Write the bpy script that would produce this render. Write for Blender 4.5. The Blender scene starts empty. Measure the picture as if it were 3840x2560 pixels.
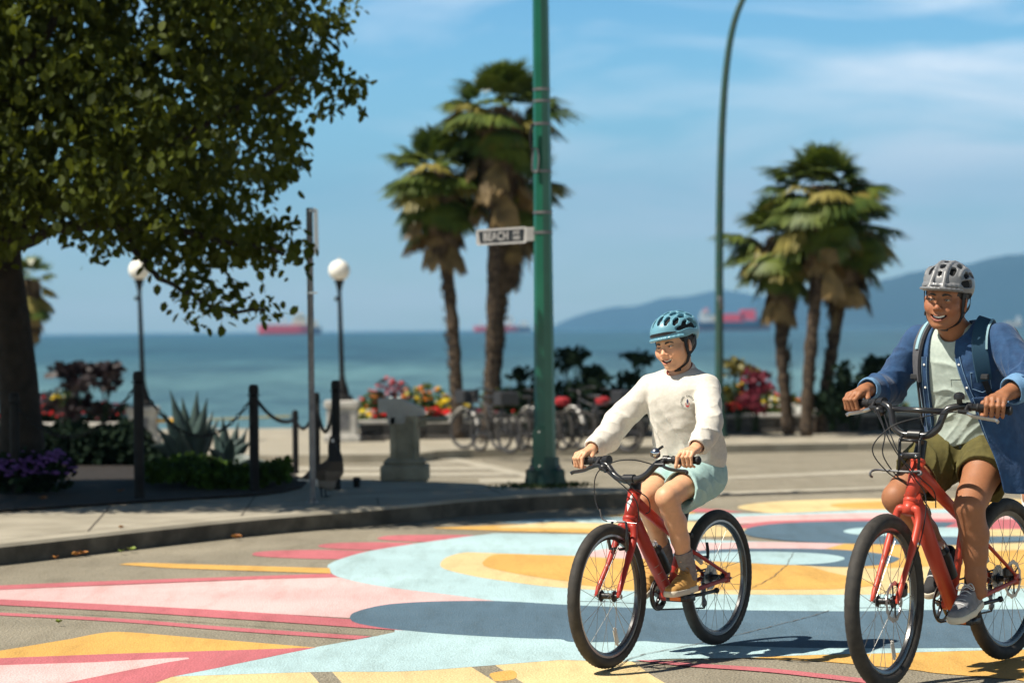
import bpy, math, random
import numpy as np
from mathutils import Vector, Matrix, geometry
rad = math.radians
SC = bpy.context.scene
COL = SC.collection
# ------------------------------------------------------------------ camera geometry (photo pixels 3840 x 2560)
F = 92/36*3840
CZ = 1.43
def _Rx(a):
    c, s = math.cos(a), math.sin(a); return np.array([[1,0,0],[0,c,-s],[0,s,c]])
def _Rz(a):
    c, s = math.cos(a), math.sin(a); return np.array([[c,-s,0],[s,c,0],[0,0,1]])
RC = _Rx(math.pi/2-rad(0.265)) @ _Rz(rad(-0.56))
CP = np.array([0, 0, CZ])
def ray(px, py): return RC @ np.array([(px-1920)/F, -(py-1280)/F, -1.0])
def at(px, py, Y):
    d = ray(px, py); return CP + d*(Y/d[1])
def dat(x, y, Y): return at(x*1.63265, y*1.63265, Y)
def gz(y): return 0 if y < 22.5 else (-0.42*(y-22.5)/16.5 if y < 39 else -0.42)
def gnd(px, py, off=0.0):
    d = ray(px, py); p = CP + d*((off-CZ)/d[2])
    if 0 < p[1] < 22.5: return p
    s = -0.42/16.5
    p = CP + d*((off - s*22.5 - CZ)/(d[2]-s*d[1]))
    if 0 < p[1] < 39: return p
    return CP + d*((off-0.42-CZ)/d[2])
cam = bpy.data.cameras.new('camera'); co = bpy.data.objects.new('camera', cam); COL.objects.link(co)
cam.lens = 92; cam.sensor_width = 36; cam.clip_end = 60000; cam.clip_start = 0.1
M = Matrix([list(r) for r in RC]).to_4x4(); M.translation = (0, 0, CZ); co.matrix_world = M
cam.dof.use_dof = True; cam.dof.focus_distance = 11.1; cam.dof.aperture_fstop = 3.0
SC.camera = co
# ------------------------------------------------------------------ object helpers
def tag(o, label=None, cat=None, group=None, kind=None):
    if label: o['label'] = label
    if cat: o['category'] = cat
    if group: o['group'] = group
    if kind: o['kind'] = kind
    return o
def empty(name, loc=(0,0,0), rz=0, label=None, cat=None, group=None):
    o = bpy.data.objects.new(name, None); COL.objects.link(o); o.location = [float(v) for v in loc]; o.rotation_euler = (0,0,rz)
    o.empty_display_size = 0.1
    return tag(o, label, cat, group)
def mesh(name, vs, fs, mat, parent=None, smooth=True, mats=None, fm=None, col=None):
    me = bpy.data.meshes.new(name)
    vs = np.asarray(vs, float).reshape(-1, 3)
    me.from_pydata(vs.tolist(), [], [tuple(int(i) for i in f) for f in fs]) if not isinstance(fs, np.ndarray) else fast(me, vs, fs)
    if mats:
        for m in mats: me.materials.append(m)
        if fm is not None: me.polygons.foreach_set('material_index', np.asarray(fm, np.int32))
    else: me.materials.append(mat)
    if smooth: me.polygons.foreach_set('use_smooth', np.ones(len(me.polygons), bool))
    if col is not None:
        a = me.color_attributes.new('Col', 'FLOAT_COLOR', 'POINT')
        c = np.ones((len(vs), 4), np.float32); c[:, :3] = col; a.data.foreach_set('color', c.ravel())
    me.update()
    o = bpy.data.objects.new(name, me); COL.objects.link(o)
    if parent is not None: o.parent = parent
    return o
def fast(me, vs, fs):
    n, k = fs.shape
    me.vertices.add(len(vs)); me.vertices.foreach_set('co', np.asarray(vs, np.float32).ravel())
    me.loops.add(n*k); me.loops.foreach_set('vertex_index', fs.astype(np.int32).ravel())
    me.polygons.add(n); me.polygons.foreach_set('loop_start', np.arange(0, n*k, k, dtype=np.int32))
    me.update(calc_edges=True)
class MB:
    """collects shapes for one mesh"""
    def __init__(s): s.v = []; s.f = []; s.n = 0; s.m = []; s.mi = 0
    def add(s, vs, fs):
        s.v.extend([tuple(float(c) for c in v) for v in vs]); s.f.extend([tuple(i+s.n for i in f) for f in fs]); s.n += len(vs); s.m.extend([s.mi]*len(fs)); return s
    def box(s, c, d, R=None, bev=0.0):
        c = np.array(c, float); d = np.array(d, float)/2
        if bev > 0:
            b = min(bev, d.min()*0.9); pts = []; 
            lay = []
            for z, e in ((-d[2], b), (-d[2]+b, 0), (d[2]-b, 0), (d[2], b)):
                x, y = d[0]-e, d[1]-e
                lay.append([(-x+b*0, -y, z), (x, -y, z), (x, y, z), (-x, y, z)])
            # octagon corners
            P = []
            for z, e in ((-d[2], b), (-d[2]+b, 0), (d[2]-b, 0), (d[2], b)):
                x, y = d[0]-e, d[1]-e
                P += [(-x+b, -y, z), (x-b, -y, z), (x, -y+b, z), (x, y-b, z), (x-b, y, z), (-x+b, y, z), (-x, y-b, z), (-x, -y+b, z)]
            fs = [tuple(range(7, -1, -1)), tuple(range(24, 32))]
            for k in range(3):
                for i in range(8): j = (i+1) % 8; fs.append((k*8+i, k*8+j, k*8+8+j, k*8+8+i))
            vs = np.array(P)
        else:
            vs = np.array([(x, y, z) for x in (-d[0], d[0]) for y in (-d[1], d[1]) for z in (-d[2], d[2])])
            fs = [(0,1,3,2), (4,6,7,5), (0,4,5,1), (2,3,7,6), (0,2,6,4), (1,5,7,3)]
        if R is not None: vs = vs @ np.array(R).T
        return s.add(vs + c, fs)
    def tube(s, pts, r, n=10, cap=True, flat=None):
        pts = [np.array(p, float) for p in pts]; m = len(pts)
        rs = [r]*m if np.isscalar(r) else list(r)
        T = []
        for i in range(m):
            t = pts[min(i+1, m-1)] - pts[max(i-1, 0)]; T.append(t/(np.linalg.norm(t)+1e-12))
        u = np.cross(T[0], [0, 0, 1.0]); 
        if np.linalg.norm(u) < 1e-3: u = np.cross(T[0], [0, 1.0, 0])
        u /= np.linalg.norm(u); vs = []; fs = []
        for i in range(m):
            u = u - T[i]*(u@T[i]); u /= np.linalg.norm(u); w = np.cross(T[i], u)
            for k in range(n):
                a = 2*math.pi*k/n; vs.append(pts[i] + rs[i]*(math.cos(a)*u + math.sin(a)*w*(flat or 1)))
        for i in range(m-1):
            for k in range(n): j = (k+1) % n; fs.append((i*n+k, i*n+j, i*n+n+j, i*n+n+k))
        if cap: fs.append(tuple(range(n-1, -1, -1))); fs.append(tuple(range((m-1)*n, m*n)))
        return s.add(vs, fs)
    def lathe(s, prof, n=24, c=(0,0,0), ax=None):
        """prof: list of (r, h) about an axis"""
        c = np.array(c, float); ax = np.array(ax if ax is not None else (0,0,1), float); ax /= np.linalg.norm(ax)
        u = np.cross(ax, [0,0,1.0]) if abs(ax[2]) < .9 else np.cross(ax, [0,1.0,0]); u /= np.linalg.norm(u); w = np.cross(ax, u)
        vs = []; fs = []
        for r, h in prof:
            for k in range(n):
                a = 2*math.pi*k/n; vs.append(c + ax*h + r*(math.cos(a)*u + math.sin(a)*w))
        for i in range(len(prof)-1):
            for k in range(n): j = (k+1) % n; fs.append((i*n+k, i*n+j, i*n+n+j, i*n+n+k))
        if prof[0][0] > 1e-6: fs.append(tuple(range(n-1, -1, -1)))
        if prof[-1][0] > 1e-6: fs.append(tuple(range((len(prof)-1)*n, len(prof)*n)))
        return s.add(vs, fs)
    def ball(s, c, r, n=12, R=None):
        r = np.array([r]*3 if np.isscalar(r) else r, float); vs = []; fs = []; m = n//2+1
        for i in range(m):
            t = math.pi*i/(m-1)
            for k in range(n):
                a = 2*math.pi*k/n; vs.append((math.sin(t)*math.cos(a), math.sin(t)*math.sin(a), math.cos(t)))
        for i in range(m-1):
            for k in range(n): j = (k+1) % n; fs.append((i*n+k, i*n+n+k, i*n+n+j, i*n+j))
        vs = np.array(vs)*r
        if R is not None: vs = vs @ np.array(R).T
        return s.add(vs + np.array(c, float), fs)
    def prism(s, poly, z0, z1, fn=None):
        """poly: 2D list, extruded in z (fn maps (x,y,z)->point)"""
        n = len(poly); fn = fn or (lambda x, y, z: (x, y, z))
        vs = [fn(x, y, z0) for x, y in poly] + [fn(x, y, z1) for x, y in poly]
        tr = geometry.tessellate_polygon([[Vector((x, y, 0)) for x, y in poly]])
        fs = [tuple(t) for t in tr] + [tuple(i+n for i in reversed(t)) for t in tr]
        for i in range(n): j = (i+1) % n; fs.append((i, j, j+n, i+n))
        return s.add(vs, fs)
    def make(s, name, mat, parent=None, smooth=True, mats=None, auto=True):
        o = mesh(name, s.v, s.f, mat, parent, smooth, mats, s.m if mats else None)
        import bmesh
        bm = bmesh.new(); bm.from_mesh(o.data)
        bmesh.ops.remove_doubles(bm, verts=bm.verts, dist=1e-6)
        bmesh.ops.recalc_face_normals(bm, faces=bm.faces)
        if smooth and auto:
            for e in bm.edges:
                if len(e.link_faces) == 2 and e.calc_face_angle(0) > rad(38): e.smooth = False
        bm.to_mesh(o.data); bm.free()
        return o
def catmull(pts, n=6, closed=False):
    P = [np.array(p, float) for p in pts]; out = []; m = len(P)
    rng = range(m) if closed else range(m-1)
    for i in rng:
        p0 = P[(i-1) % m] if closed or i > 0 else P[0]; p1 = P[i]; p2 = P[(i+1) % m]; p3 = P[(i+2) % m] if closed or i+2 < m else P[-1]
        for k in range(n):
            t = k/n; out.append(0.5*((2*p1) + (-p0+p2)*t + (2*p0-5*p1+4*p2-p3)*t*t + (-p0+3*p1-3*p2+p3)*t**3))
    if not closed: out.append(P[-1])
    return out
def copy_tree(o, parent=None):
    c = o.copy(); COL.objects.link(c)
    if parent is not None: c.parent = parent
    for ch in list(o.children): copy_tree(ch, c)
    return c
# ------------------------------------------------------------------ materials
def mat(name, col, rough=0.6, col2=None, scale=20, bump=0.0, bscale=None, metal=0.0, spec=0.5, detail=4, trans=None, attr=False, sheen=0, coat=0, lo=0.35, hi=0.65):
    m = bpy.data.materials.new(name); m.use_nodes = True; nt = m.node_tree; b = nt.nodes['Principled BSDF']
    b.inputs['Roughness'].default_value = rough; b.inputs['Metallic'].default_value = metal
    b.inputs['Specular IOR Level'].default_value = spec
    if sheen: b.inputs['Sheen Weight'].default_value = sheen
    if coat: b.inputs['Coat Weight'].default_value = coat; b.inputs['Coat Roughness'].default_value = 0.1
    tc = nt.nodes.new('ShaderNodeTexCoord')
    src = None
    if attr:
        at_ = nt.nodes.new('ShaderNodeAttribute'); at_.attribute_name = 'Col'; src = at_.outputs['Color']
    if col2 is not None or attr:
        nz = nt.nodes.new('ShaderNodeTexNoise'); nz.inputs['Scale'].default_value = scale; nz.inputs['Detail'].default_value = detail
        nt.links.new(tc.outputs['Object'], nz.inputs['Vector'])
        cr = nt.nodes.new('ShaderNodeValToRGB'); cr.color_ramp.elements[0].position = lo; cr.color_ramp.elements[1].position = hi
        c2 = col2 if col2 is not None else (1, 1, 1); c1 = col if not attr else (0.95, 0.945, 0.94)
        cr.color_ramp.elements[0].color = (*c1, 1); cr.color_ramp.elements[1].color = (*(c2 if not attr else (1.03, 1.02, 1.02)), 1)
        nt.links.new(nz.outputs['Fac'], cr.inputs['Fac'])
        if attr:
            mx = nt.nodes.new('ShaderNodeMix'); mx.data_type = 'RGBA'; mx.blend_type = 'MULTIPLY'; mx.inputs[0].default_value = 1
            nt.links.new(src, mx.inputs[6]); nt.links.new(cr.outputs['Color'], mx.inputs[7]); src = mx.outputs[2]
        else: src = cr.outputs['Color']
    if src is not None: nt.links.new(src, b.inputs['Base Color'])
    else: b.inputs['Base Color'].default_value = (*col, 1)
    if bump:
        n2 = nt.nodes.new('ShaderNodeTexNoise'); n2.inputs['Scale'].default_value = bscale or scale*4; n2.inputs['Detail'].default_value = 6
        nt.links.new(tc.outputs['Object'], n2.inputs['Vector'])
        bp = nt.nodes.new('ShaderNodeBump'); bp.inputs['Strength'].default_value = 1.0; bp.inputs['Distance'].default_value = bump
        nt.links.new(n2.outputs['Fac'], bp.inputs['Height']); nt.links.new(bp.outputs['Normal'], b.inputs['Normal'])
    if trans is not None:
        tr = nt.nodes.new('ShaderNodeBsdfTranslucent'); tr.inputs['Color'].default_value = (*trans[:3], 1)
        ms = nt.nodes.new('ShaderNodeMixShader'); ms.inputs[0].default_value = trans[3]
        nt.links.new(b.outputs[0], ms.inputs[1]); nt.links.new(tr.outputs[0], ms.inputs[2])
        nt.links.new(ms.outputs[0], nt.nodes['Material Output'].inputs['Surface'])
    return m
def srgb(r, g, b):
    f = lambda c: (c/255/12.92) if c/255 <= .04045 else ((c/255+.055)/1.055)**2.4
    return (f(r), f(g), f(b))
MT = {}
MT['iron'] = mat('black_iron', (0.006,0.006,0.0065), 0.65, (0.014,0.014,0.014), 8, spec=.2)
MT['green'] = mat('green_enamel', (0.004,0.085,0.05), 0.35, (0.006,0.105,0.062), 5, spec=.5, bump=.0006, bscale=60)
MT['green_dk'] = mat('weathered_green_enamel', (0.01,0.06,0.045), 0.6, (0.03,0.06,0.045), 12, bump=.002, bscale=40)
MT['galv'] = mat('galvanised_steel', (0.10,0.10,0.11), 0.5, (0.18,0.18,0.18), 9, metal=.4)
MT['alu'] = mat('sign_aluminium', (0.42,0.40,0.38), 0.5, (0.5,0.48,0.46), 14, metal=.3)
MT['chrome'] = mat('chrome', (0.75,0.75,0.78), 0.18, metal=1.0)
MT['steel'] = mat('steel', (0.45,0.45,0.46), 0.32, metal=1.0)
MT['black'] = mat('black_plastic', (0.012,0.012,0.014), 0.4)
MT['blackm'] = mat('black_metal', (0.02,0.02,0.022), 0.28, spec=.6)
MT['rubber'] = mat('tyre_rubber', (0.022,0.020,0.018), 0.75, (0.04,0.035,0.03), 30, bump=.001, bscale=150)
MT['white'] = mat('white_paint', (0.75,0.74,0.70), 0.5)
MT['stone'] = mat('old_concrete', (0.20,0.18,0.13), 0.85, (0.33,0.30,0.22), 6, bump=.006, bscale=50)
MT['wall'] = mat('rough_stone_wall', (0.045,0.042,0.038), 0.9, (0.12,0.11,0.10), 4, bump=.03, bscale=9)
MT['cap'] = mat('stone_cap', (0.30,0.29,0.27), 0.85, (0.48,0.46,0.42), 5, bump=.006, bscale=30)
MT['pave'] = mat('concrete_paving', (0.265,0.238,0.182), 0.85, (0.36,0.325,0.255), 2.5, bump=.002, bscale=160)
MT['bark'] = mat('bark', (0.006,0.0045,0.003), 0.95, (0.022,0.016,0.011), 7, bump=.02, bscale=22)
MT['soil'] = mat('soil', (0.008,0.0055,0.004), 1.0, (0.022,0.015,0.010), 9, bump=.03, bscale=25)
# ------------------------------------------------------------------ world, sun
W = bpy.data.worlds.new('World'); SC.world = W; W.use_nodes = True
nt = W.node_tree; bg = nt.nodes['Background']
sky = nt.nodes.new('ShaderNodeTexSky'); sky.sky_type = 'NISHITA'; sky.sun_disc = False
SUNDIR = Vector((-0.90, -0.36, 1.42)).normalized()       # towards the sun
el = math.asin(SUNDIR.z); azi = math.atan2(SUNDIR.x, SUNDIR.y)
sky.sun_elevation = el; sky.sun_rotation = azi; sky.air_density = 1.0; sky.dust_density = 0.6; sky.ozone_density = 2.5; sky.altitude = 10
hs = nt.nodes.new('ShaderNodeHueSaturation'); hs.inputs['Saturation'].default_value = 1.22; hs.inputs['Value'].default_value = 1.0; hs.inputs['Hue'].default_value = 0.492
nt.links.new(sky.outputs[0], hs.inputs['Color'])
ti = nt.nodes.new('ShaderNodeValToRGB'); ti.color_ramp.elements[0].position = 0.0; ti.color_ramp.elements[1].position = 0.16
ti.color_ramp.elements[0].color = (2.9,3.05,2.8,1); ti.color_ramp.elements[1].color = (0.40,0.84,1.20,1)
for p_, c_ in ((.07,(1.28,1.68,1.80,1)),(.24,(.20,.36,.50,1)),(.38,(.06,.11,.16,1)),(1.0,(.05,.09,.13,1))): e_ = ti.color_ramp.elements.new(p_); e_.color = c_  # upper stops darken the sky above the view to cut fill in shadows
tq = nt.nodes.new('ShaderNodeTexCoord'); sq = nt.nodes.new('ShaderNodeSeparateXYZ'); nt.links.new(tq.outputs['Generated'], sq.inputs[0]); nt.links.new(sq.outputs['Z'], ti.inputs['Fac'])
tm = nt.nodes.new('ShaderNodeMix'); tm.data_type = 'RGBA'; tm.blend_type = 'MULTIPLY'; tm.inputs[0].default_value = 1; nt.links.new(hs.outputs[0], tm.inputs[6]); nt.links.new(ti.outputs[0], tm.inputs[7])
# thin cirrus: noise on the direction, stretched sideways
tc = nt.nodes.new('ShaderNodeTexCoord'); mp = nt.nodes.new('ShaderNodeMapping'); mp.inputs['Scale'].default_value = (3.2, 1.0, 15.0); mp.inputs['Rotation'].default_value = (0, rad(-7), 0)
mp.inputs['Location'].default_value = (0.35, 0.0, 0.6)
nt.links.new(tc.outputs['Generated'], mp.inputs['Vector'])
nz = nt.nodes.new('ShaderNodeTexNoise'); nz.inputs['Scale'].default_value = 2.3; nz.inputs['Detail'].default_value = 6; nz.inputs['Roughness'].default_value = 0.5; nz.inputs['Distortion'].default_value = 0.5
nt.links.new(mp.outputs[0], nz.inputs['Vector'])
cr = nt.nodes.new('ShaderNodeValToRGB'); cr.color_ramp.elements[0].position = 0.42; cr.color_ramp.elements[1].position = 0.66
nt.links.new(nz.outputs['Fac'], cr.inputs['Fac'])
# more cloud towards the right (east of north)
sp = nt.nodes.new('ShaderNodeSeparateXYZ'); nt.links.new(tc.outputs['Generated'], sp.inputs[0])
mr = nt.nodes.new('ShaderNodeMapRange'); mr.inputs[1].default_value = -0.12; mr.inputs[2].default_value = 0.17; mr.inputs[3].default_value = 0.38; mr.inputs[4].default_value = 0.95
nt.links.new(sp.outputs['X'], mr.inputs[0])
mu = nt.nodes.new('ShaderNodeMath'); mu.operation = 'MULTIPLY'; nt.links.new(cr.outputs['Color'], mu.inputs[0]); nt.links.new(mr.outputs[0], mu.inputs[1])
mu2 = nt.nodes.new('ShaderNodeMath'); mu2.operation = 'MULTIPLY'; nt.links.new(mu.outputs[0], mu2.inputs[0]); mu2.inputs[1].default_value = 0.8
mz_ = nt.nodes.new('ShaderNodeMapRange'); mz_.inputs[1].default_value = .16; mz_.inputs[2].default_value = .34; mz_.inputs[3].default_value = 1; mz_.inputs[4].default_value = 0.03; nt.links.new(sp.outputs['Z'], mz_.inputs[0])
mu3 = nt.nodes.new('ShaderNodeMath'); mu3.operation = 'MULTIPLY'; nt.links.new(mu2.outputs[0], mu3.inputs[0]); nt.links.new(mz_.outputs[0], mu3.inputs[1])
mx = nt.nodes.new('ShaderNodeMix'); mx.data_type = 'RGBA'
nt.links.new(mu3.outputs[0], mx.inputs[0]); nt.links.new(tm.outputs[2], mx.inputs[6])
CLOUD = (17.0, 16.0, 15.5, 1); mx.inputs[7].default_value = CLOUD
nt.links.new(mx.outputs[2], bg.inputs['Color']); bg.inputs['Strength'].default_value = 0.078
sl = bpy.data.lights.new('sun', 'SUN'); so = bpy.data.objects.new('sun', sl); COL.objects.link(so)
sl.energy = 4.9; sl.angle = rad(0.55); sl.color = (1.0, 0.925, 0.80)
so.rotation_euler = (-SUNDIR).to_track_quat('-Z', 'Y').to_euler(); so.location = (-20, -10, 30)
vs = SC.view_settings; vs.view_transform = 'Standard'; vs.look = 'None'; vs.gamma = 1; vs.exposure = 0.68
# ------------------------------------------------------------------ ground sheets
def drape(o):
    """cut the mesh where the ground changes slope and lay it on the ground"""
    import bmesh
    bm = bmesh.new(); bm.from_mesh(o.data)
    for y in (22.5, 39.0):
        bmesh.ops.bisect_plane(bm, geom=bm.verts[:]+bm.edges[:]+bm.faces[:], plane_co=(0, y, 0), plane_no=(0, 1, 0), dist=1e-5)
    for v in bm.verts: v.co.z += gz(v.co.y)
    up = sum(f.normal.z for f in bm.faces if abs(f.normal.z) > .5)
    bm.to_mesh(o.data); bm.free(); return o
SHN = [0]
def sheet(name, polys_px, m, z, kind='structure', fine=True, closed=True, label=None):
    """flat sheet on the ground from a traced outline"""
    b = MB()
    for poly in polys_px:
        pts = [gnd(x, y, 0) for x, y in poly]
        q = [(p[0], p[1]) for p in pts]
        # stay below the horizon line
        tr = geometry.tessellate_polygon([[Vector((x, y, 0)) for x, y in q]])
        b.add([(x, y, z) for x, y in q], [tuple(t) for t in tr])
    o = mesh(name, b.v, b.f, m, smooth=False); drape(o)
    if kind: o['kind'] = kind
    return o
def road_mat(name, c1, c2, speck=(0.08,0.075,0.065), bump=.004, wear=0.0, worncol=(0.30,0.275,0.22), patch=0.12):
    m = bpy.data.materials.new(name); m.use_nodes = True; nt = m.node_tree; b = nt.nodes['Principled BSDF']; L = nt.links.new
    b.inputs['Roughness'].default_value = 0.85; b.inputs['Specular IOR Level'].default_value = 0.3
    tc = nt.nodes.new('ShaderNodeTexCoord')
    def noise(s, d=4, r=.55):
        n = nt.nodes.new('ShaderNodeTexNoise'); n.inputs['Scale'].default_value = s; n.inputs['Detail'].default_value = d; n.inputs['Roughness'].default_value = r; L(tc.outputs['Object'], n.inputs['Vector']); return n
    def ramp(i, p0, p1, a, c):
        r = nt.nodes.new('ShaderNodeValToRGB'); r.color_ramp.elements[0].position = p0; r.color_ramp.elements[1].position = p1
        r.color_ramp.elements[0].color = (*a, 1); r.color_ramp.elements[1].color = (*c, 1); L(i, r.inputs['Fac']); return r
    big = ramp(noise(0.9, 5).outputs['Fac'], .35, .65, c1, c2)
    fine = noise(85, 3, .7)
    fr = ramp(fine.outputs['Fac'], .33, .62, (1-patch*2.2,)*3, (1+patch,)*3)
    mu = nt.nodes.new('ShaderNodeMix'); mu.data_type = 'RGBA'; mu.blend_type = 'MULTIPLY'; mu.inputs[0].default_value = 1
    L(big.outputs[0], mu.inputs[6]); L(fr.outputs[0], mu.inputs[7]); src = mu.outputs[2]
    if wear > 0:   # worn paint: aggregate shows through in small pits and scuffed patches
        w1 = ramp(noise(140, 2, .6).outputs['Fac'], .30, .36, (1,1,1), (0,0,0)); w2 = ramp(noise(1.7, 6, .65).outputs['Fac'], .42, .75, (.25,)*3, (1,)*3)
        ml = nt.nodes.new('ShaderNodeMath'); ml.operation = 'MULTIPLY'; L(w1.outputs[0], ml.inputs[0]); L(w2.outputs[0], ml.inputs[1])
        ml2 = nt.nodes.new('ShaderNodeMath'); ml2.operation = 'MULTIPLY'; L(ml.outputs[0], ml2.inputs[0]); ml2.inputs[1].default_value = wear
        mz = nt.nodes.new('ShaderNodeMix'); mz.data_type = 'RGBA'; L(ml2.outputs[0], mz.inputs[0]); L(src, mz.inputs[6]); mz.inputs[7].default_value = (*worncol, 1); src = mz.outputs[2]
    # scuffs: long faint tyre and foot marks
    mp = nt.nodes.new('ShaderNodeMapping'); mp.inputs['Scale'].default_value = (2.2, .35, 1); mp.inputs['Rotation'].default_value = (0,0,rad(38)); L(tc.outputs['Object'], mp.inputs[0]); n3 = nt.nodes.new('ShaderNodeTexNoise'); n3.inputs['Scale'].default_value = 3.0; n3.inputs['Detail'].default_value = 7; n3.inputs['Roughness'].default_value = .7; L(mp.outputs[0], n3.inputs['Vector'])
    r3 = ramp(n3.outputs['Fac'], .30, .52, (.80,.79,.77), (1,1,1)); m3 = nt.nodes.new('ShaderNodeMix'); m3.data_type = 'RGBA'; m3.blend_type = 'MULTIPLY'; m3.inputs[0].default_value = 1; L(src, m3.inputs[6]); L(r3.outputs[0], m3.inputs[7]); src = m3.outputs[2]
    L(src, b.inputs['Base Color'])
    v = nt.nodes.new('ShaderNodeTexVoronoi'); v.inputs['Scale'].default_value = 95; L(tc.outputs['Object'], v.inputs['Vector'])
    ad = nt.nodes.new('ShaderNodeMath'); ad.operation = 'ADD'; L(fine.outputs['Fac'], ad.inputs[0]); L(v.outputs['Distance'], ad.inputs[1])
    bp = nt.nodes.new('ShaderNodeBump'); bp.inputs['Distance'].default_value = bump; bp.inputs['Strength'].default_value = 1; L(ad.outputs[0], bp.inputs['Height']); L(bp.outputs[0], b.inputs['Normal'])
    return m
MT['road'] = road_mat('exposed_aggregate_asphalt', (0.235,0.210,0.158), (0.32,0.285,0.215), patch=.24, bump=.005)
MT['road2'] = MT['road']
def paint(n, c): 
    c = np.array(c); return road_mat(n, tuple(c*0.86), tuple(np.minimum(c*1.05, .95)), bump=.003, wear=1.0, patch=.075)
PA = dict(
 lb=paint('light_blue_paint', (0.41,0.575,0.605)), sb=paint('steel_blue_paint', (0.088,0.150,0.205)),
 pk=paint('pink_paint', (0.69,0.45,0.44)), rd=paint('rose_red_paint', (0.50,0.145,0.165)),
 yl=paint('pale_yellow_paint', (0.69,0.53,0.27)), orr=paint('golden_paint', (0.65,0.38,0.10)),
 wh=paint('white_road_paint', (0.42,0.385,0.31)))
# one big ground sheet: road, then the slope to the promenade, then down under the sea
NX = [-3000,-400,-60,-20,-8,0,8,20,60,400,3000]; NY = [(-40,0),(4,0),(12,0),(22.5,0),(39,-0.42),(47.0,-0.42),(47.4,-5.0),(300,-9)]
vv = [(x, y, z) for y, z in NY for x in NX]; ff = []
for j in range(len(NY)-1):
    for i in range(len(NX)-1): a = j*len(NX)+i; ff.append((a, a+1, a+1+len(NX), a+len(NX)))
mesh('road', vv, ff, MT['road'], smooth=False)['kind'] = 'structure'
def tA(*p): return [(x/1.12, 1900+y/1.12) for x, y in p]
Z = 0.0006
def zl(lvl): SHN[0] += 1; return 0.002+Z*lvl+SHN[0]*0.000012
def mural(name, m, lvl, *pts, n=5, sm=True):
    P = catmull([np.array(p, float) for p in pts], n, True) if sm else pts
    return sheet('mural_'+name, [[(p[0], p[1]) for p in P]], PA[m], zl(lvl))
def seg(*groups):
    """outline from pieces; a piece given as a list is smoothed, a lone point stays a corner"""
    out = []
    for g in groups:
        if isinstance(g, list): out += [tuple(p) for p in catmull(g, 5)]
        else: out.append(g)
    return out
def mural2(name, m, lvl, *groups): return sheet('mural_'+name, [seg(*groups)], PA[m], zl(lvl))
# far band of the mural
mural('yellow_oval', 'yl', 1, (2765,1903),(2811,1890),(2923,1880),(3107,1873),(3282,1870),(3900,1874),(3950,1900),(3600,1912),(3282,1911),(3117,1916),(2903,1924),(2820,1915))
mural('golden_oval', 'orr', 2, (3112,1894),(3175,1886),(3325,1880),(3520,1879),(3900,1884),(3930,1900),(3592,1908),(3306,1909),(3160,1904))
mural2('rose_streak', 'rd', 1, [(2500,1907),(2560,1904),(2700,1911),(2790,1921)], [(2700,1921),(2600,1919),(2500,1913)])
mural2('light_blue_band', 'lb', 2, [(1874,1959),(2000,1948),(2200,1940),(2576,1928),(2700,1926),(2903,1925),(3117,1918),(3330,1911),(3920,1906)], [(3920,1932),(3330,1926),(3136,1929),(2918,1935),(2790,1940),(2700,1944),(2577,1952),(2400,1957),(2200,1964),(2000,1964)])
mural2('golden_strip', 'orr', 3, [(2230,1937),(2400,1927),(2560,1919),(2615,1924)], [(2560,1931),(2300,1939)])
mural2('pink_band', 'pk', 3, [(2729,1946),(2790,1938),(2918,1933),(3136,1927),(3330,1924),(3920,1929)], [(3920,1951),(3592,1951),(3282,1949),(3107,1952),(2954,1957),(2811,1963),(2740,1965),(2720,1955)])
mural2('rose_band', 'rd', 4, [(2745,1975),(2845,1960),(2918,1954),(3107,1949),(3282,1946),(3592,1947),(3920,1948)], (3920,1990), (3500,1990), [(3400,1975),(3136,1960),(2990,1962),(2870,1972),(2802,1982),(2760,1985)])
mural2('golden_strip', 'orr', 2, (1627,1979), [(1746,1974),(2000,1968),(2300,1975),(2500,1982)], [(2500,1999),(2300,2000),(2000,1994),(1746,1986),(1627,1981)])
mural2('yellow_band', 'yl', 3, [(1850,1978),(2023,1961),(2108,1958),(2300,1962),(2577,1955),(2700,1975),(2830,1984)], [(2800,2005),(2720,2013),(2580,2010),(2300,1986),(2000,1981),(1890,1980)])
mural2('steel_blue_crescent', 'sb', 5, [(2787,2001),(2802,1983),(2870,1969),(2990,1960),(3136,1956),(3282,1955),(3450,1956),(3587,1960)], (3519,1988), (3920,1989), (3920,2026), [(3795,2033),(3592,2045),(3306,2042),(3112,2037),(2942,2028),(2821,2013)])
mural2('yellow_patch', 'yl', 6, (3590,1988),(3920,1985),(3920,2010),(3590,2014))
mural2('light_blue_oval', 'lb', 7, [(3600,1980),(3430,1979),(3260,1980),(3190,1985),(3163,1994),(3180,2001),(3220,2006),(3350,2012),(3605,2015)])
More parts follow.
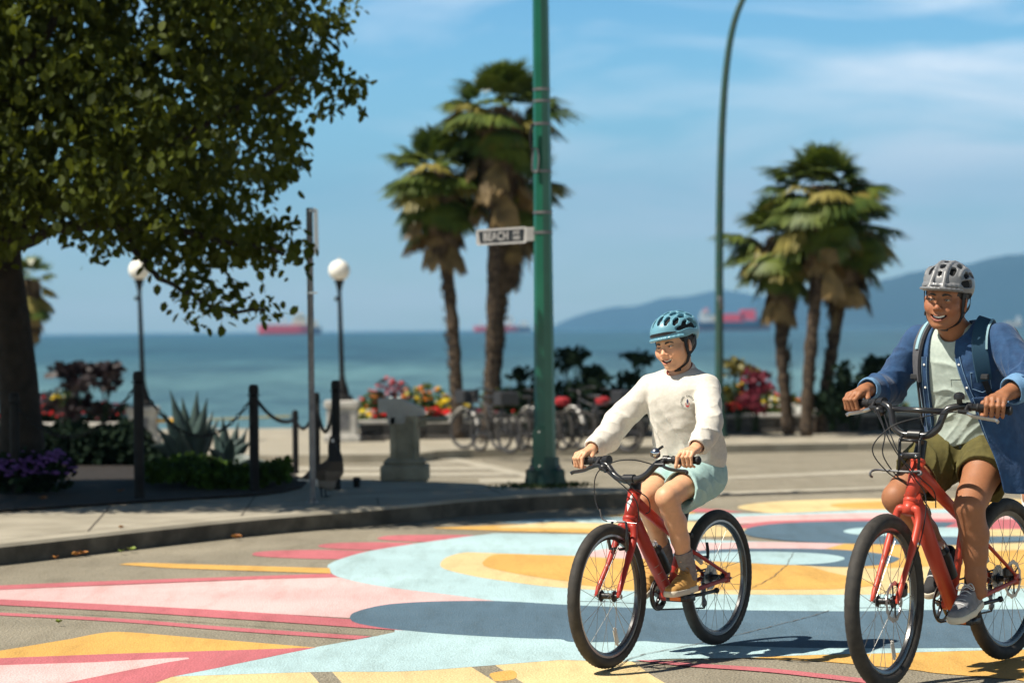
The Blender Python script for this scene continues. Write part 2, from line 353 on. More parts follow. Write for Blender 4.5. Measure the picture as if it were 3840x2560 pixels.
# big light blue swirl
mural2('light_blue_swirl', 'lb', 1, *[[(1848,2001),(1874,2000),(2214,2005),(2650,2024),(2800,2029),(3136,2037)], (3920,2040), (3920,2300), (3187,2300), (2147,2290), [(1875,2256),(1696,2232),(1518,2211),(1375,2190),(1268,2163),(1236,2140),(1228,2124),(1237,2114),(1277,2096),(1393,2065),(1589,2034),(1740,2013)]])
mural2('pink_wedge', 'pk', 2, (2155,2088), [(2244,2063),(2400,2045),(2600,2036),(2700,2037),(2820,2033),(3000,2035),(3160,2040)], (3088,2061), [(2820,2057),(2700,2060),(2560,2071),(2430,2091),(2380,2099)])
mural2('yellow_swirl', 'yl', 2, [(3010,2040),(3165,2038),(3350,2041),(3920,2036)], (3920,2203), [(3277,2230),(2811,2230),(2500,2223),(2368,2217),(2193,2210),(2027,2197),(1900,2180),(1789,2163),(1683,2139),(1651,2120),(1670,2093),(1734,2073),(1810,2073),(1900,2076),(2150,2084)], (2400,2095), (2811,2080))
mural2('pink_wedge', 'pk', 3, (2155,2088), [(2244,2063),(2400,2045),(2600,2036),(2700,2037),(2820,2033),(3000,2035),(3165,2039)], (3088,2061), [(2820,2057),(2700,2060),(2560,2071),(2430,2091),(2380,2099)])
mural2('golden_swirl', 'orr', 4, [(1808,2112),(1831,2090),(1874,2079),(1980,2080),(2150,2086),(2346,2096),(2560,2101),(2811,2113),(3010,2122),(3102,2144),(3185,2163),(3277,2186),(3285,2196),(3185,2206),(3088,2211),(2811,2212),(2500,2213),(2350,2211),(2190,2195),(2142,2182),(2066,2173),(1959,2156),(1853,2135),(1815,2123)])
mural2('golden_arc', 'orr', 3, (3088,2061), [(3165,2041),(3250,2041),(3480,2047),(3600,2060)], [(3480,2125),(3277,2132),(3233,2127)], (3100,2080))
mural2('golden_arc', 'orr', 3, [(3500,2125),(3640,2085),(3760,2066),(3920,2060)], (3920,2195), [(3700,2196),(3560,2180),(3500,2150)])
mural2('steel_blue_crescent', 'sb', 5, (2414,2096), [(2560,2072),(2700,2061),(2940,2058),(3136,2062),(3280,2074),(3364,2091),(3369,2100),(3330,2115),(3233,2125),(3136,2127),(3010,2121)], [(2811,2110),(2600,2100)])
mural('light_blue_oval', 'lb', 6, (2540,2094),(2620,2080),(2780,2071),(2950,2072),(3100,2080),(3168,2095),(3110,2112),(2960,2120),(2811,2113),(2620,2103))
# steel blue base, lower light blue, bottom yellow
mural2('light_blue_foreground', 'lb', 2, (1480,2360), (2100,2380), (3920,2400), (3920,2434), [(3653,2440),(3450,2446),(3290,2451),(3140,2454),(2956,2460),(2743,2469),(2503,2471),(2365,2481),(2130,2476),(2080,2477),(1786,2500),(1518,2518),(1161,2521),(643,2538)], [(804,2507),(982,2471),(1187,2427),(1384,2391),(1480,2371)])
mural2('steel_blue_river', 'sb', 3, [(1311,2318),(1330,2297),(1429,2271),(1562,2259),(1741,2254),(1900,2256),(2147,2270),(2411,2281),(2700,2288),(3187,2293),(3500,2288),(3920,2285)], [(3920,2429),(3137,2432),(2725,2422),(2500,2411),(2417,2405),(2350,2408),(2147,2408),(2100,2398),(1964,2394),(1696,2380),(1473,2360),(1357,2342),(1320,2330)])
mural2('yellow_foreground', 'yl', 1, (560,2566), (643,2537), [(1161,2520),(1518,2516),(1786,2498),(2080,2475),(2130,2474),(2365,2479)], [(2390,2492),(2440,2530),(2540,2590),(2600,2650)], (560,2650))
sheet('mural_gap', [[(1156,2514),(1241,2514),(1290,2570),(1350,2650),(1250,2650),(1205,2570)], [(1765,2500),(1855,2494),(1960,2560),(2010,2600),(1930,2610),(1870,2565)]], MT['road2'], 0.0031)
mural('golden_patch', 'orr', 3, (1838,2527),(1890,2517),(1926,2516),(1938,2532),(1925,2548),(1865,2556),(1845,2545))
mural2('golden_foreground', 'orr', 1, [(2770,2467),(2956,2457),(3140,2453),(3290,2449),(3920,2430)], (3920,2570), [(3810,2548),(3520,2525),(3425,2512),(3140,2485),(2990,2475),(2850,2470)])
mural2('rose_line', 'rd', 4, [(2380,2477),(2480,2479),(2580,2488),(2880,2507),(3240,2546),(3360,2562)], [(3360,2577),(3200,2558),(2880,2522),(2600,2502),(2480,2489)])
# left side of the mural
mural2('pink_ray', 'pk', 0, *[[(x, y) for x, y in tA((-30,350),(600,325),(1400,293))], *tA((1560,318),(2300,380),(2300,405)), [(x, y) for x, y in tA((1950,402),(1600,422),(1475,468))], [(x, y) for x, y in tA((1000,440),(500,415),(-30,388))]])
mural2('rose_border', 'rd', 3, *[tA((-30,333),(400,315),(1000,295),(1390,281)), *tA((1420,296)), tA((1000,308),(500,328),(-30,351))])
mural2('rose_border', 'rd', 2, *[tA((-30,388),(500,413),(1000,440),(1472,473)), tA((1500,486),(1600,505),(1750,523)), tA((1650,518),(1500,508),(1000,473),(500,440),(-30,412))])
mural2('rose_line', 'rd', 1, *[tA((-30,443),(500,470),(1000,508),(1560,545)), tA((1500,558),(1000,524),(500,484),(-30,455))])
mural2('golden_ray', 'orr', 1, *[tA((500,243),(560,236),(700,238),(1000,247),(1385,258)), tA((1390,280),(1100,271),(700,257))])
mural('rose_stroke', 'rd', 0, *tA((1060,198),(1110,187),(1300,181),(1500,184),(1600,190),(1500,218),(1300,218),(1100,209)))
mural('rose_stroke', 'rd', 0, *tA((1335,165),(1400,153),(1600,149),(1750,153),(1830,160),(1700,182),(1550,181),(1400,176)))
mural('rose_stroke', 'rd', 0, *tA((1585,132),(1640,121),(1800,118),(2000,121),(1950,140),(1850,148),(1750,147),(1620,140)))
mural2('golden_wedge', 'orr', 1, *[*tA((-30,610)), tA((300,555),(400,535),(480,526),(580,530),(700,540),(1000,565),(1330,592)), *tA((1000,607),(0,640),(-30,642))])
mural2('rose_wedge', 'rd', 2, *tA((-30,638),(500,618),(1000,603),(1330,592),(1180,622),(900,681),(720,716),(600,760),(400,820),(-30,820)))
mural2('pink_arrow', 'pk', 3, *[*tA((-30,668)), tA((400,655),(700,638),(790,635)), *tA((795,641),(700,656),(290,739),(100,780),(-30,800))])
# joints and cracks
MT['crack'] = mat('crack_filler', (0.10,0.085,0.065), 0.9)
def crack(pts, w, z=0.016, name='road_crack', wob=0.006, seed=1):
    rnd = random.Random(seed); P = [gnd(*p) for p in pts]; Q = []
    for a, b_ in zip(P[:-1], P[1:]):
        n = max(2, int(np.linalg.norm(b_-a)/0.05))
        for k in range(n): Q.append(a+(b_-a)*k/n + np.array([rnd.uniform(-wob,wob), rnd.uniform(-wob,wob), 0]))
    Q.append(P[-1]); vs = []; fs = []
    for i, p in enumerate(Q):
        t = Q[min(i+1,len(Q)-1)]-Q[max(i-1,0)]; t /= np.linalg.norm(t)+1e-9; nrm = np.array([-t[1], t[0], 0])*w*rnd.uniform(.4,1.2)
        vs += [(p+nrm)[:2].tolist()+[gz(p[1])+z], (p-nrm)[:2].tolist()+[gz(p[1])+z]]
        if i: k = 2*i; fs.append((k-2, k, k+1, k-1))
    mesh(name, vs, fs, MT['crack'], smooth=False)['kind'] = 'structure'
crack(tA((-30,430),(500,462),(1000,497),(1590,545)), .005, .0035)
crack([(2395,2460),(2600,2420),(2800,2375),(3000,2325),(3110,2292)], .004, .0072, seed=2)
crack([(2820,2208),(2900,2165),(2950,2120),(2975,2075)], .003, .0072, seed=3)
crack([(2280,2520),(2370,2470),(2420,2455)], .004, .0072, seed=4)
# crosswalk and lane lines behind
def bars(name, polys): return sheet(name, polys, PA['wh'], 0.005)
bars('crosswalk_stripe', [[(1080,1733),(1690,1733),(1740,1740),(1080,1741)], [(1080,1752),(1790,1751),(1850,1762),(1080,1764)], [(1080,1774),(1870,1773),(1950,1783),(1080,1787)], [(1794,1797),(1985,1793),(1995,1808),(1800,1812)]])
bars('crosswalk_stripe', [[(1600,1713),(1690,1714),(1850,1745),(1990,1778),(1990,1796),(1840,1762),(1690,1728),(1600,1720)]])
bars('lane_line', [[(2480,1800),(2650,1790),(3180,1767),(3920,1738),(3920,1749),(3180,1779),(2650,1800),(2480,1812)], [(2480,1862),(2700,1846),(3380,1821),(3920,1800),(3920,1808),(3380,1830),(2700,1857),(2480,1874)]])
crack([(2480,1869),(2700,1860),(3300,1843),(3900,1825)], .05, .003, 'road_seam', seed=6)
# near pavement with its kerb
kt = [(-300,2068),(0,2040),(400,1997),(826,1952),(1100,1927),(1340,1909),(1555,1890),(1725,1873),(1938,1857),(2150,1845),(2300,1841),(2400,1838),(2425,1833)]
bk = [(2400,1829),(2240,1827),(1990,1824),(1850,1820),(1800,1812),(1600,1804),(1300,1794),(1100,1780),(980,1760),(700,1745),(0,1745),(-400,1760)]
def solid(name, outline, m, zt=0.13, zb=-.1, off=0.13):
    P = [gnd(x, y, off) for x, y in outline]; q = [(p[0], p[1]) for p in P]
    b = MB(); n = len(q)
    tr = geometry.tessellate_polygon([[Vector((x, y, 0)) for x, y in q]])
    c = np.mean(np.array(q), 0)
    top = [(x, y, zt) for x, y in q]; low = [(x, y, zt-.02) for x, y in q]; bot = [(x, y, zb) for x, y in q]
    # soft arris: top ring pulled in by 2 cm
    N = []
    area = sum(q[i][0]*q[(i+1)%n][1]-q[(i+1)%n][0]*q[i][1] for i in range(n)); sg = 1 if area > 0 else -1
    for i in range(n):
        t = np.array(q[(i+1)%n])-np.array(q[i-1]); t /= np.linalg.norm(t)+1e-9; N.append(np.array([-t[1], t[0]])*sg*.02)
    top = [(x+N[i][0], y+N[i][1], z) for i, (x, y, z) in enumerate(top)]
    fs = [tuple(t) for t in tr]
    for i in range(n):
        j = (i+1) % n; fs += [(i, j, n+j, n+i), (n+i, n+j, 2*n+j, 2*n+i)]
    b.add(top+low+bot, fs)
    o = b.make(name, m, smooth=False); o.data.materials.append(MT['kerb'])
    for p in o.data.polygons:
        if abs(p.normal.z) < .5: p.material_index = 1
    return drape(o)
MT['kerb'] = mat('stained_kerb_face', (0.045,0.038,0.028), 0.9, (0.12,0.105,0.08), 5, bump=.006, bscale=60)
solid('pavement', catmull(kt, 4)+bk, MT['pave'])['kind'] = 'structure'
# narrow joint that sets off the kerb stone
def strip(name, pts, w, z, m):
    P = [gnd(x, y, .13) for x, y in pts]; vs = []; fs = []
    for i, p in enumerate(P):
        t = P[min(i+1,len(P)-1)]-P[max(i-1,0)]; t /= np.linalg.norm(t); nn = np.array([-t[1], t[0], 0])*w
        vs += [p+nn+[0,0,z], p-nn+[0,0,z]]
        if i: k = 2*i; fs.append((k-2,k,k+1,k-1))
    mesh(name, vs, fs, m, smooth=False)['kind'] = 'structure'
strip('kerb_joint', [(x, y) for x, y in catmull([(-300,2052),(0,2024),(400,1981),(826,1939),(1100,1914),(1340,1897),(1555,1878),(1725,1862)], 4)], .004, .003, MT['crack'])
for q_ in ([(330,1991),(420,1890)],[(905,1934),(960,1855)],[(1420,1893),(1400,1800)],[(1880,1852),(1800,1815)]): strip('pavement_joint', q_, .006, .003, MT['crack'])
# planted bed
bed = [(-300,1935),(0,1911),(516,1877),(800,1860),(958,1851),(1060,1838),(1130,1822),(1150,1800),(1100,1775),(980,1758),(700,1700),(0,1690),(-400,1690)]
P = [gnd(x, y, .15) for x, y in bed]; b = MB(); b.prism([(p[0], p[1]) for p in P], 0.1, .15); drape(b.make('flowerbed_soil', MT['soil'], smooth=False))['kind'] = 'structure'
# far promenade
far = [(1560,1735),(1640,1722),(1760,1716),(2000,1712),(2200,1709),(2700,1699),(3180,1690),(3920,1676)]
FK = [gnd(x, y, 0.0) for x, y in far]
q = [(p[0], p[1]) for p in FK] + [(12.5, 46.9), (-14, 46.9), (-14, 36.5), (FK[0][0]-1.3, FK[0][1]-.2)]
b = MB(); b.prism(q, -.1, .12); drape(b.make('promenade', MT['pave'], smooth=False))['kind'] = 'structure'
# sea
wm = bpy.data.materials.new('sea_water'); wm.use_nodes = True; nt = wm.node_tree; bs = nt.nodes['Principled BSDF']; L = nt.links.new
bs.inputs['Roughness'].default_value = 0.32; bs.inputs['Specular IOR Level'].default_value = 0.22
tc = nt.nodes.new('ShaderNodeTexCoord'); sp = nt.nodes.new('ShaderNodeSeparateXYZ'); L(tc.outputs['Object'], sp.inputs[0])
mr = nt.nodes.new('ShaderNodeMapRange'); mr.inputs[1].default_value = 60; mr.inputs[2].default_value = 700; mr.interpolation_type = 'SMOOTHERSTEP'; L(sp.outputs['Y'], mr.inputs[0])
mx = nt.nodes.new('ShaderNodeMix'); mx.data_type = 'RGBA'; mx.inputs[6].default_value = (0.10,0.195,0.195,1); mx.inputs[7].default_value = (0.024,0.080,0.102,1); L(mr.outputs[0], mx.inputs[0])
mp = nt.nodes.new('ShaderNodeMapping'); mp.inputs['Scale'].default_value = (.16, .05, 1); L(tc.outputs['Object'], mp.inputs[0])
nz = nt.nodes.new('ShaderNodeTexNoise'); nz.inputs['Scale'].default_value = 1.6; nz.inputs['Detail'].default_value = 8; L(mp.outputs[0], nz.inputs['Vector'])
cr = nt.nodes.new('ShaderNodeValToRGB'); cr.color_ramp.elements[0].position = .35; cr.color_ramp.elements[1].position = .65; cr.color_ramp.elements[0].color = (.66,.69,.72,1); cr.color_ramp.elements[1].color = (1.28,1.25,1.22,1); L(nz.outputs['Fac'], cr.inputs['Fac'])
mm = nt.nodes.new('ShaderNodeMix'); mm.data_type = 'RGBA'; mm.blend_type = 'MULTIPLY'; mm.inputs[0].default_value = 1; L(mx.outputs[2], mm.inputs[6]); L(cr.outputs[0], mm.inputs[7])
mp2 = nt.nodes.new('ShaderNodeMapping'); mp2.inputs['Scale'].default_value = (.030, .0055, 1); mp2.inputs['Rotation'].default_value = (0,0,rad(4)); L(tc.outputs['Object'], mp2.inputs[0]); nq = nt.nodes.new('ShaderNodeTexNoise'); nq.inputs['Scale'].default_value = 1.3; nq.inputs['Detail'].default_value = 9; nq.inputs['Roughness'].default_value = .62; L(mp2.outputs[0], nq.inputs['Vector'])
cq = nt.nodes.new('ShaderNodeValToRGB'); cq.color_ramp.elements[0].position = .36; cq.color_ramp.elements[1].position = .66; cq.color_ramp.elements[0].color = (.55,.60,.66,1); cq.color_ramp.elements[1].color = (1.5,1.42,1.35,1); L(nq.outputs['Fac'], cq.inputs['Fac'])
mw = nt.nodes.new('ShaderNodeMix'); mw.data_type = 'RGBA'; mw.blend_type = 'MULTIPLY'; mw.inputs[0].default_value = 1; L(mm.outputs[2], mw.inputs[6]); L(cq.outputs[0], mw.inputs[7]); L(mw.outputs[2], bs.inputs['Base Color'])
n2 = nt.nodes.new('ShaderNodeTexNoise'); n2.inputs['Scale'].default_value = 0.9; n2.inputs['Detail'].default_value = 5; L(tc.outputs['Object'], n2.inputs['Vector'])
bp = nt.nodes.new('ShaderNodeBump'); bp.inputs['Distance'].default_value = .5; bp.inputs['Strength'].default_value = 1; L(n2.outputs['Fac'], bp.inputs['Height']); L(bp.outputs[0], bs.inputs['Normal'])
SEA = -4.0
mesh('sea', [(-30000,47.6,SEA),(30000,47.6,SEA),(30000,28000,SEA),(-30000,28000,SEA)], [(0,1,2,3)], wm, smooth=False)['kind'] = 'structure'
# mountains across the bay
MT['hill'] = mat('forested_mountain', (0.012,0.03,0.04), 1.0, (0.02,0.04,0.05), .004)
def range_(name, pts, Y, depth):
    top = catmull([(x, y) for x, y in pts], 4); vs = []; fs = []; n = len(top); rows = 9
    rnd = random.Random(Y)
    for r in range(rows):
        t = r/(rows-1)             # front foot .. crest .. back foot
        for i, p in enumerate(top):
            c = at(p[0], p[1], Y); h = c[2]-SEA; k = math.sin(math.pi*t)
            z = SEA - 5 + (h+5)*(k**0.8) * (1 + (0.05*math.sin(i*1.7+r*2.3) if 0 < r < rows-1 and r != (rows-1)//2 else 0))
            vs.append((c[0]*(1+(t-.5)*depth/Y), Y+(t-.5)*depth, z if r != (rows-1)//2 else c[2]))
    for r in range(rows-1):
        for i in range(n-1): a = r*n+i; fs.append((a, a+1, a+1+n, a+n))
    mesh(name, vs, fs, MT['hill'])['kind'] = 'structure'
range_('mountain', [(2060,1236),(2085,1217),(2182,1178),(2299,1151),(2386,1146),(2488,1117),(2565,1113),(2656,1094),(2715,1087),(2800,1100),(2883,1114),(3000,1110),(3250,1140),(3600,1180),(3700,1222)], 15000, 3000)
range_('mountain', [(2700,1226),(2850,1130),(3000,1095),(3135,1073),(3289,1054),(3441,1018),(3622,992),(3720,966),(3836,952),(4000,930),(4400,900),(4800,960),(5200,1150)], 10500, 2600)
# far low land beyond the mountain foot line and haze
hz = bpy.data.materials.new('haze_air'); hz.use_nodes = True; nt = hz.node_tree; nt.nodes.remove(nt.nodes['Principled BSDF'])
pv = nt.nodes.new('ShaderNodeVolumePrincipled'); pv.inputs['Color'].default_value = (0.25,0.60,1.0,1); pv.inputs['Density'].default_value = 7.6e-5; pv.inputs['Anisotropy'].default_value = 0.0
nt.links.new(pv.outputs[0], nt.nodes['Material Output'].inputs['Volume'])
b = MB(); b.box((0, 13950, 745), (60400, 28160, 1511)); hb = b.make('haze', hz, smooth=False); hb['kind'] = 'stuff'
# ------------------------------------------------------------------ large leafy tree, top left
rng = np.random.default_rng(7)
MT['leaf'] = mat('tree_leaf', (0.008,0.015,0.003), 0.65, (0.060,0.078,0.008), 3.2, trans=(0.16,0.19,0.015,0.24), spec=.15)
tb = at(83, 1700, 21.5); tb = np.array([tb[0], 21.5, .12])
tree = empty('leafy_tree', tb, 0, 'big dark leafy tree overhanging the flowerbed, trunk at the left edge', 'tree')
T0 = tb
MB_ = MB()
def limb(b, p, r0, r1, n=9, wob=.05, seed=0):
    rnd = random.Random(seed); Q = catmull(p, 5); m = len(Q)
    Q = [q+np.array([rnd.uniform(-wob,wob) for _ in range(3)])*(0 if i in (0,) else .5) for i, q in enumerate(Q)]
    b.tube(Q, [r0+(r1-r0)*(i/(m-1))**.8 for i in range(m)], n)
tr = MB()
def W_(px, py, Y): return at(px, py, Y)-T0
base = np.array([0, 0, -.1])
tr.tube([base, base+[.0,0,.12], W_(80,1600,21.5), W_(65,1400,21.5), W_(35,1200,21.4), W_(10,1000,21.3), W_(0,800,21.2), W_(-40,600,21), W_(-120,200,21), W_(-200,-300,21.2), W_(-260,-900,21.5)],
        [.36,.24,.175,.165,.17,.16,.15,.14,.12,.09,.04], 14)
for i, (P, r) in enumerate([([(8,940,21.3),(140,800,20.8),(420,640,20.2),(760,470,19.6),(1100,300,19.4)], .09), ([(0,800,21.2),(200,520,21),(520,260,21),(800,60,21.2),(900,-160,21.6)], .09),
    ([(5,960,21.3),(240,850,20.5),(540,850,19.8),(800,900,19.4),(1060,950,19.2)], .06), ([(480,880,20),(560,1010,19.7),(680,1090,19.5),(860,1170,19.4),(1000,1160,19.3)], .028),
    ([(-40,600,21),(-300,420,20),(-700,200,19.3)], .09), ([(-40,560,21),(60,300,19.8),(200,60,19.0),(300,-260,18.8)], .07), ([(-120,200,21),(100,-100,21.5),(450,-420,22),(700,-700,22.3)], .07), ([(-120,200,21),(-400,-100,22),(-800,-420,22.4)], .07), ([(0,800,21.2),(-240,760,22),(-600,700,22.5)],.06)]):
    limb(tr, [W_(*p) for p in P], r, .012, 8, .04, i)
tr.make('trunk', MT['bark'], tree)
# crown outline (photo pixels) at its own distance, real depth and thickness; leaves on small twigs
CR = [(-400,1000),(-60,1010),(60,905),(170,830),(300,905),(390,980),(500,880),(560,930),(640,1010),(720,1060),(800,1130),(880,1165),(960,1160),(1030,1110),(960,1080),(880,1090),(820,1040),(760,960),(850,985),(960,985),(1050,965),(1140,940),(1080,880),(1000,840),(905,800),(930,770),(1010,700),(1130,650),(1150,590),(1090,560),(1180,500),(1290,420),(1350,400),(1360,320),(1260,270),(1230,215),(1370,110),(1360,40),(1260,10),(1200,-50),(1120,-200),(950,-420),(700,-620),(300,-800),(-300,-900),(-1000,-800),(-1500,-400),(-1600,200),(-1200,800)]
CRP = np.array(CR, float)
def inpoly(x, y, P):
    r = np.zeros(len(x), bool); n = len(P)
    for i in range(n):
        x1, y1 = P[i]; x2, y2 = P[(i+1) % n]
        c = ((y1 > y) != (y2 > y)) & (x < (x2-x1)*(y-y1)/(y2-y1+1e-9)+x1); r ^= c
    return r
def projv(P):
    q = (P-CP) @ RC; return 1920+F*q[:,0]/-q[:,2], 1280-F*q[:,1]/-q[:,2]
n = 42000
P = np.stack([rng.uniform(-7.8, -.9, n), rng.uniform(18.3, 23.2, n), rng.uniform(1.5, 6.2, n)], 1)
px, py = projv(P)
# thin drooping sprays stay near the tree's own plane; body of the crown is thick
yc = 20.2; thick = np.clip((px*-1+1500)/900, .25, 1)*2.3
ok = (P[:,1] < 22.1) & inpoly(px, py, CRP) & (np.abs(P[:,1]-yc) < thick*np.clip((1250-py)/500, .35, 1))
# leave sky gaps
gap = np.sin(P[:,0]*3.1+1.3)*np.sin(P[:,2]*3.7+.4)+.6*np.sin(P[:,0]*7.3+P[:,2]*5.1)
ok &= (gap > np.where(px > 450, -.45, -.85)) | (rng.random(n) < .5)
P = P[ok]; px = px[ok]; py = py[ok]
keep = rng.random(len(P)) < np.where(py > 780, .42, np.where(py < -50, .75, .62)); P = P[keep][:16500]
br = [[(180,830,20.8),(420,840,20.2),(560,930,19.9),(640,1010,19.7),(700,1075,19.5),(800,1140,19.4),(900,1165,19.35),(1010,1150,19.3)], [(300,930,20.4),(560,870,19.8),(800,905,19.4),(930,945,19.3),(1060,955,19.2),(1125,945,19.2)], [(560,1010,19.7),(640,960,19.7),(760,925,19.5),(900,925,19.4)], [(500,820,20),(720,800,19.8),(950,830,19.5),(1060,860,19.4)], [(640,1060,19.6),(720,1120,19.5),(790,1170,19.4)]]
EX = []
for q_ in br:
    Q_ = catmull([at(*p) for p in q_], 14)
    for p in Q_[8:]: EX += [p+rng.normal(size=3)*np.array([.05,.12,.04]) for _ in range(1)] if rng.random() < .5 else []
P = np.concatenate([P, np.array(EX)])
# leaf shape: ovate, folded along the midrib, 6 verts
LS = np.array([(0,0,0),(.34,.33,.06),(.30,.78,.05),(0,1.08,-.05),(-.30,.78,.05),(-.34,.33,.06)])
LF = [(0,1,2,3),(0,3,4,5)]
V = []
for c in P:
    m = rng.integers(6, 10); d = rng.normal(size=3); d[2] = -abs(d[2])*.6; d /= np.linalg.norm(d)
    for j in range(m):
        s = rng.uniform(.038, .095); o = c + d*(j-m*.55)*.026 + rng.normal(size=3)*.05
        a = rng.normal(size=3); a[2] = -abs(a[2])-.5; a /= np.linalg.norm(a)   # leaf hangs outwards and down
        nn = rng.normal(size=3)+np.array([0, -.2, 1.1]); u = np.cross(a, nn); u /= np.linalg.norm(u); w = np.cross(u, a)
        V.append(o + (LS[:,:1]*u + LS[:,1:2]*a + LS[:,2:]*w)*s)
V = np.array(V); nl = len(V); idx = np.arange(nl)[:,None]*6
FF = np.concatenate([idx+np.array(LF[0])[None], idx+np.array(LF[1])[None]])
mesh('crown', V.reshape(-1,3)-T0, FF, MT['leaf'], tree, smooth=False)
# ------------------------------------------------------------------ fan palms
MT['frond'] = mat('palm_frond_green', (0.035,0.070,0.014), 0.42, (0.115,0.145,0.022), 2.2, trans=(0.12,0.17,0.02,.12), spec=.5)
MT['frondy'] = mat('palm_frond_yellowing', (0.14,0.13,0.02), 0.55, (0.24,0.20,0.045), 2.5, trans=(.3,.22,.03,.15))
MT['frondb'] = mat('palm_frond_browning', (0.09,0.06,0.02), 0.7, (0.26,0.17,0.06), 3)
MT['frondd'] = mat('palm_frond_dead', (0.035,0.022,0.014), 0.85, (0.20,0.135,0.075), 5)
MT['palmbark'] = mat('palm_fibre_bark', (0.020,0.013,0.009), 0.95, (0.10,0.07,0.045), 14, bump=.03, bscale=30)
def fan(rng, o, a, size, droop, spread=2.5):
    """one fan leaf: petiole from o along a, then radiating narrow segments"""
    a = a/np.linalg.norm(a); u = np.cross(a, [0,0,1.0]); u /= np.linalg.norm(u)+1e-9; w = np.cross(u, a)
    V = []; Q = []
    def quad(p0, p1, hw0, hw1, side):
        k = len(V); V.extend([p0-side*hw0, p0+side*hw0, p1+side*hw1, p1-side*hw1]); Q.append((k, k+1, k+2, k+3))
    pl = size*rng.uniform(.8, 1.1); h = o + a*pl - np.array([0,0,droop*.25*pl])
    quad(o, h, .012, .009, u)
    ns = 20
    for i in range(ns):
        th = (i/(ns-1)-.5)*spread + rng.normal()*.03
        d = a*math.cos(th) + u*math.sin(th); d = d + w*(.12*math.cos(th*2)); d[2] -= droop*.35; d /= np.linalg.norm(d)
        L = size*(.92+.25*math.cos(th))*rng.uniform(.9, 1.05); s = np.cross(d, w); s /= np.linalg.norm(s)
        m = h + d*L*.55; d2 = d.copy(); d2[2] -= .25+droop*.5; d2 /= np.linalg.norm(d2); e = m + d2*L*.5
        hw = L*.075; quad(h, m, hw*.35, hw, s); quad(m, e, hw, hw*.12, s)
    return V, Q
def palm(label, base_px, base_py, crown_px, crown_py, Y, R=.75, seed=0, skirt=1.0, dead=12, green=60, tr=.098):
    r = np.random.default_rng(seed)
    b0 = at(base_px, base_py, Y); b0[2] = gz(Y)+.1; c = at(crown_px, crown_py, Y)
    e = empty('palm_tree', b0, 0, label, 'palm tree', 'fan palms along the promenade')
    H = c-b0; t = MB(); pts = []; rs = []; n = 26
    for i in range(n):
        f = i/(n-1); pts.append(H*f + np.array([math.sin(f*2.5+seed)*.06*math.sin(math.pi*f), 0, 0])); rs.append(tr*(1.0+.12*math.sin(i*2.4+seed)+r.normal()*.04)*(1.1 if f < .05 else 1)*(1+.28*max(0, f-.62)/.38))
    t.tube(pts, rs, 14)
    # old leaf bases: rough stubs all over the trunk
    for i in range(260):
        f = r.uniform(.02, .98); a = r.uniform(0, 6.28); rr = tr*(1.0+.45*max(0, f-.62)/.38); d = np.array([math.cos(a), math.sin(a), 0]); p = H*f + d*rr*.85
        q = p + d*r.uniform(.02,.05) + np.array([0,0,r.uniform(.02,.09)]); s = np.array([-d[1], d[0], 0])*r.uniform(.012,.03)
        t.add([p-s, p+s, q+s*.5, q-s*.5, p-[0,0,.05]], [(0,1,2,3),(0,4,1)])
    t.make('trunk', MT['palmbark'], e, auto=False)
    def grow(cnt, name, m, lo, hi, zoff, dr, sz, drop=0):
        V = []; Q = []
        for i in range(cnt):
            a = i*2.39996+r.uniform(-.3,.3); el = rad(r.uniform(lo, hi)); d = np.array([math.cos(a)*math.cos(el), math.sin(a)*math.cos(el), math.sin(el)])
            o = H + np.array([0,0,zoff - drop*r.random()]) + d*.05; v, q = fan(r, o, d, sz*r.uniform(.78,1.12)*(1-.42*max(0,math.sin(el))), dr*r.uniform(.7,1.3), 2.6 if dr < 1.2 else 1.5)
            k = len(V); V += v; Q += [tuple(x+k for x in f) for f in q]
        return mesh(name, V, np.array(Q), m, e, smooth=False)
    grow(green, 'crown', MT['frond'], -32, 78, .02, .42, R*.54)
    grow(8, 'yellow_fronds', MT['frondy'], -48, 10, .0, .8, R*.54)
    grow(18, 'lower_fronds', MT['frond'], -60, -20, -.02, .8, R*.48, drop=.32*R)
    grow(14, 'browning_fronds', MT['frondb'], -78, -40, -.15, 1.2, R*.44, drop=.6*R)
    grow(dead, 'dead_fronds', MT['frondd'], -80, -48, .0, 1.6, R*.34, drop=.35*skirt)
    n = int(2600*skirt); a = r.uniform(0,6.28,n); f = r.random(n)**.8; z0 = -f*1.15*skirt; rad0 = tr*(1.35-.25*f)+r.random(n)*(.16+.14*(skirt > 1))*(1-f*.7)*R; L = r.uniform(.16,.42,n)*(1.1-.5*f)
    o = H[None,:]*(1+z0/H[2])[:,None]+np.stack([np.cos(a)*rad0, np.sin(a)*rad0, 0*a],1); e_ = o+np.stack([np.cos(a)*(.03+.05*r.random(n)), np.sin(a)*(.03+.05*r.random(n)), -L],1); s_ = np.stack([-np.sin(a), np.cos(a), r.normal(size=n)*.3],1)*r.uniform(.008,.024,n)[:,None]
    mesh('hanging_thatch', np.stack([o-s_, o+s_, e_+s_*.3, e_-s_*.3],1).reshape(-1,3), np.arange(n*4).reshape(-1,4), MT['frondd'], e, smooth=False)
    return e
S_ = 1.63265
palm('palm with the lower leftmost crown of the pair by the street sign', 1052*S_, 950*S_, 1005*S_, 385*S_, 41.5, .95, 1, 1.15)
palm('tallest palm, its green crown rising just left of the green pole', 1117*S_, 950*S_, 1150*S_, 245*S_, 41.0, 1.05, 2, 1.2)
palm('palm whose low brown crown hides behind the green pole', 1128*S_, 950*S_, 1185*S_, 400*S_, 42.6, .85, 3, 1.5, dead=16, green=22)
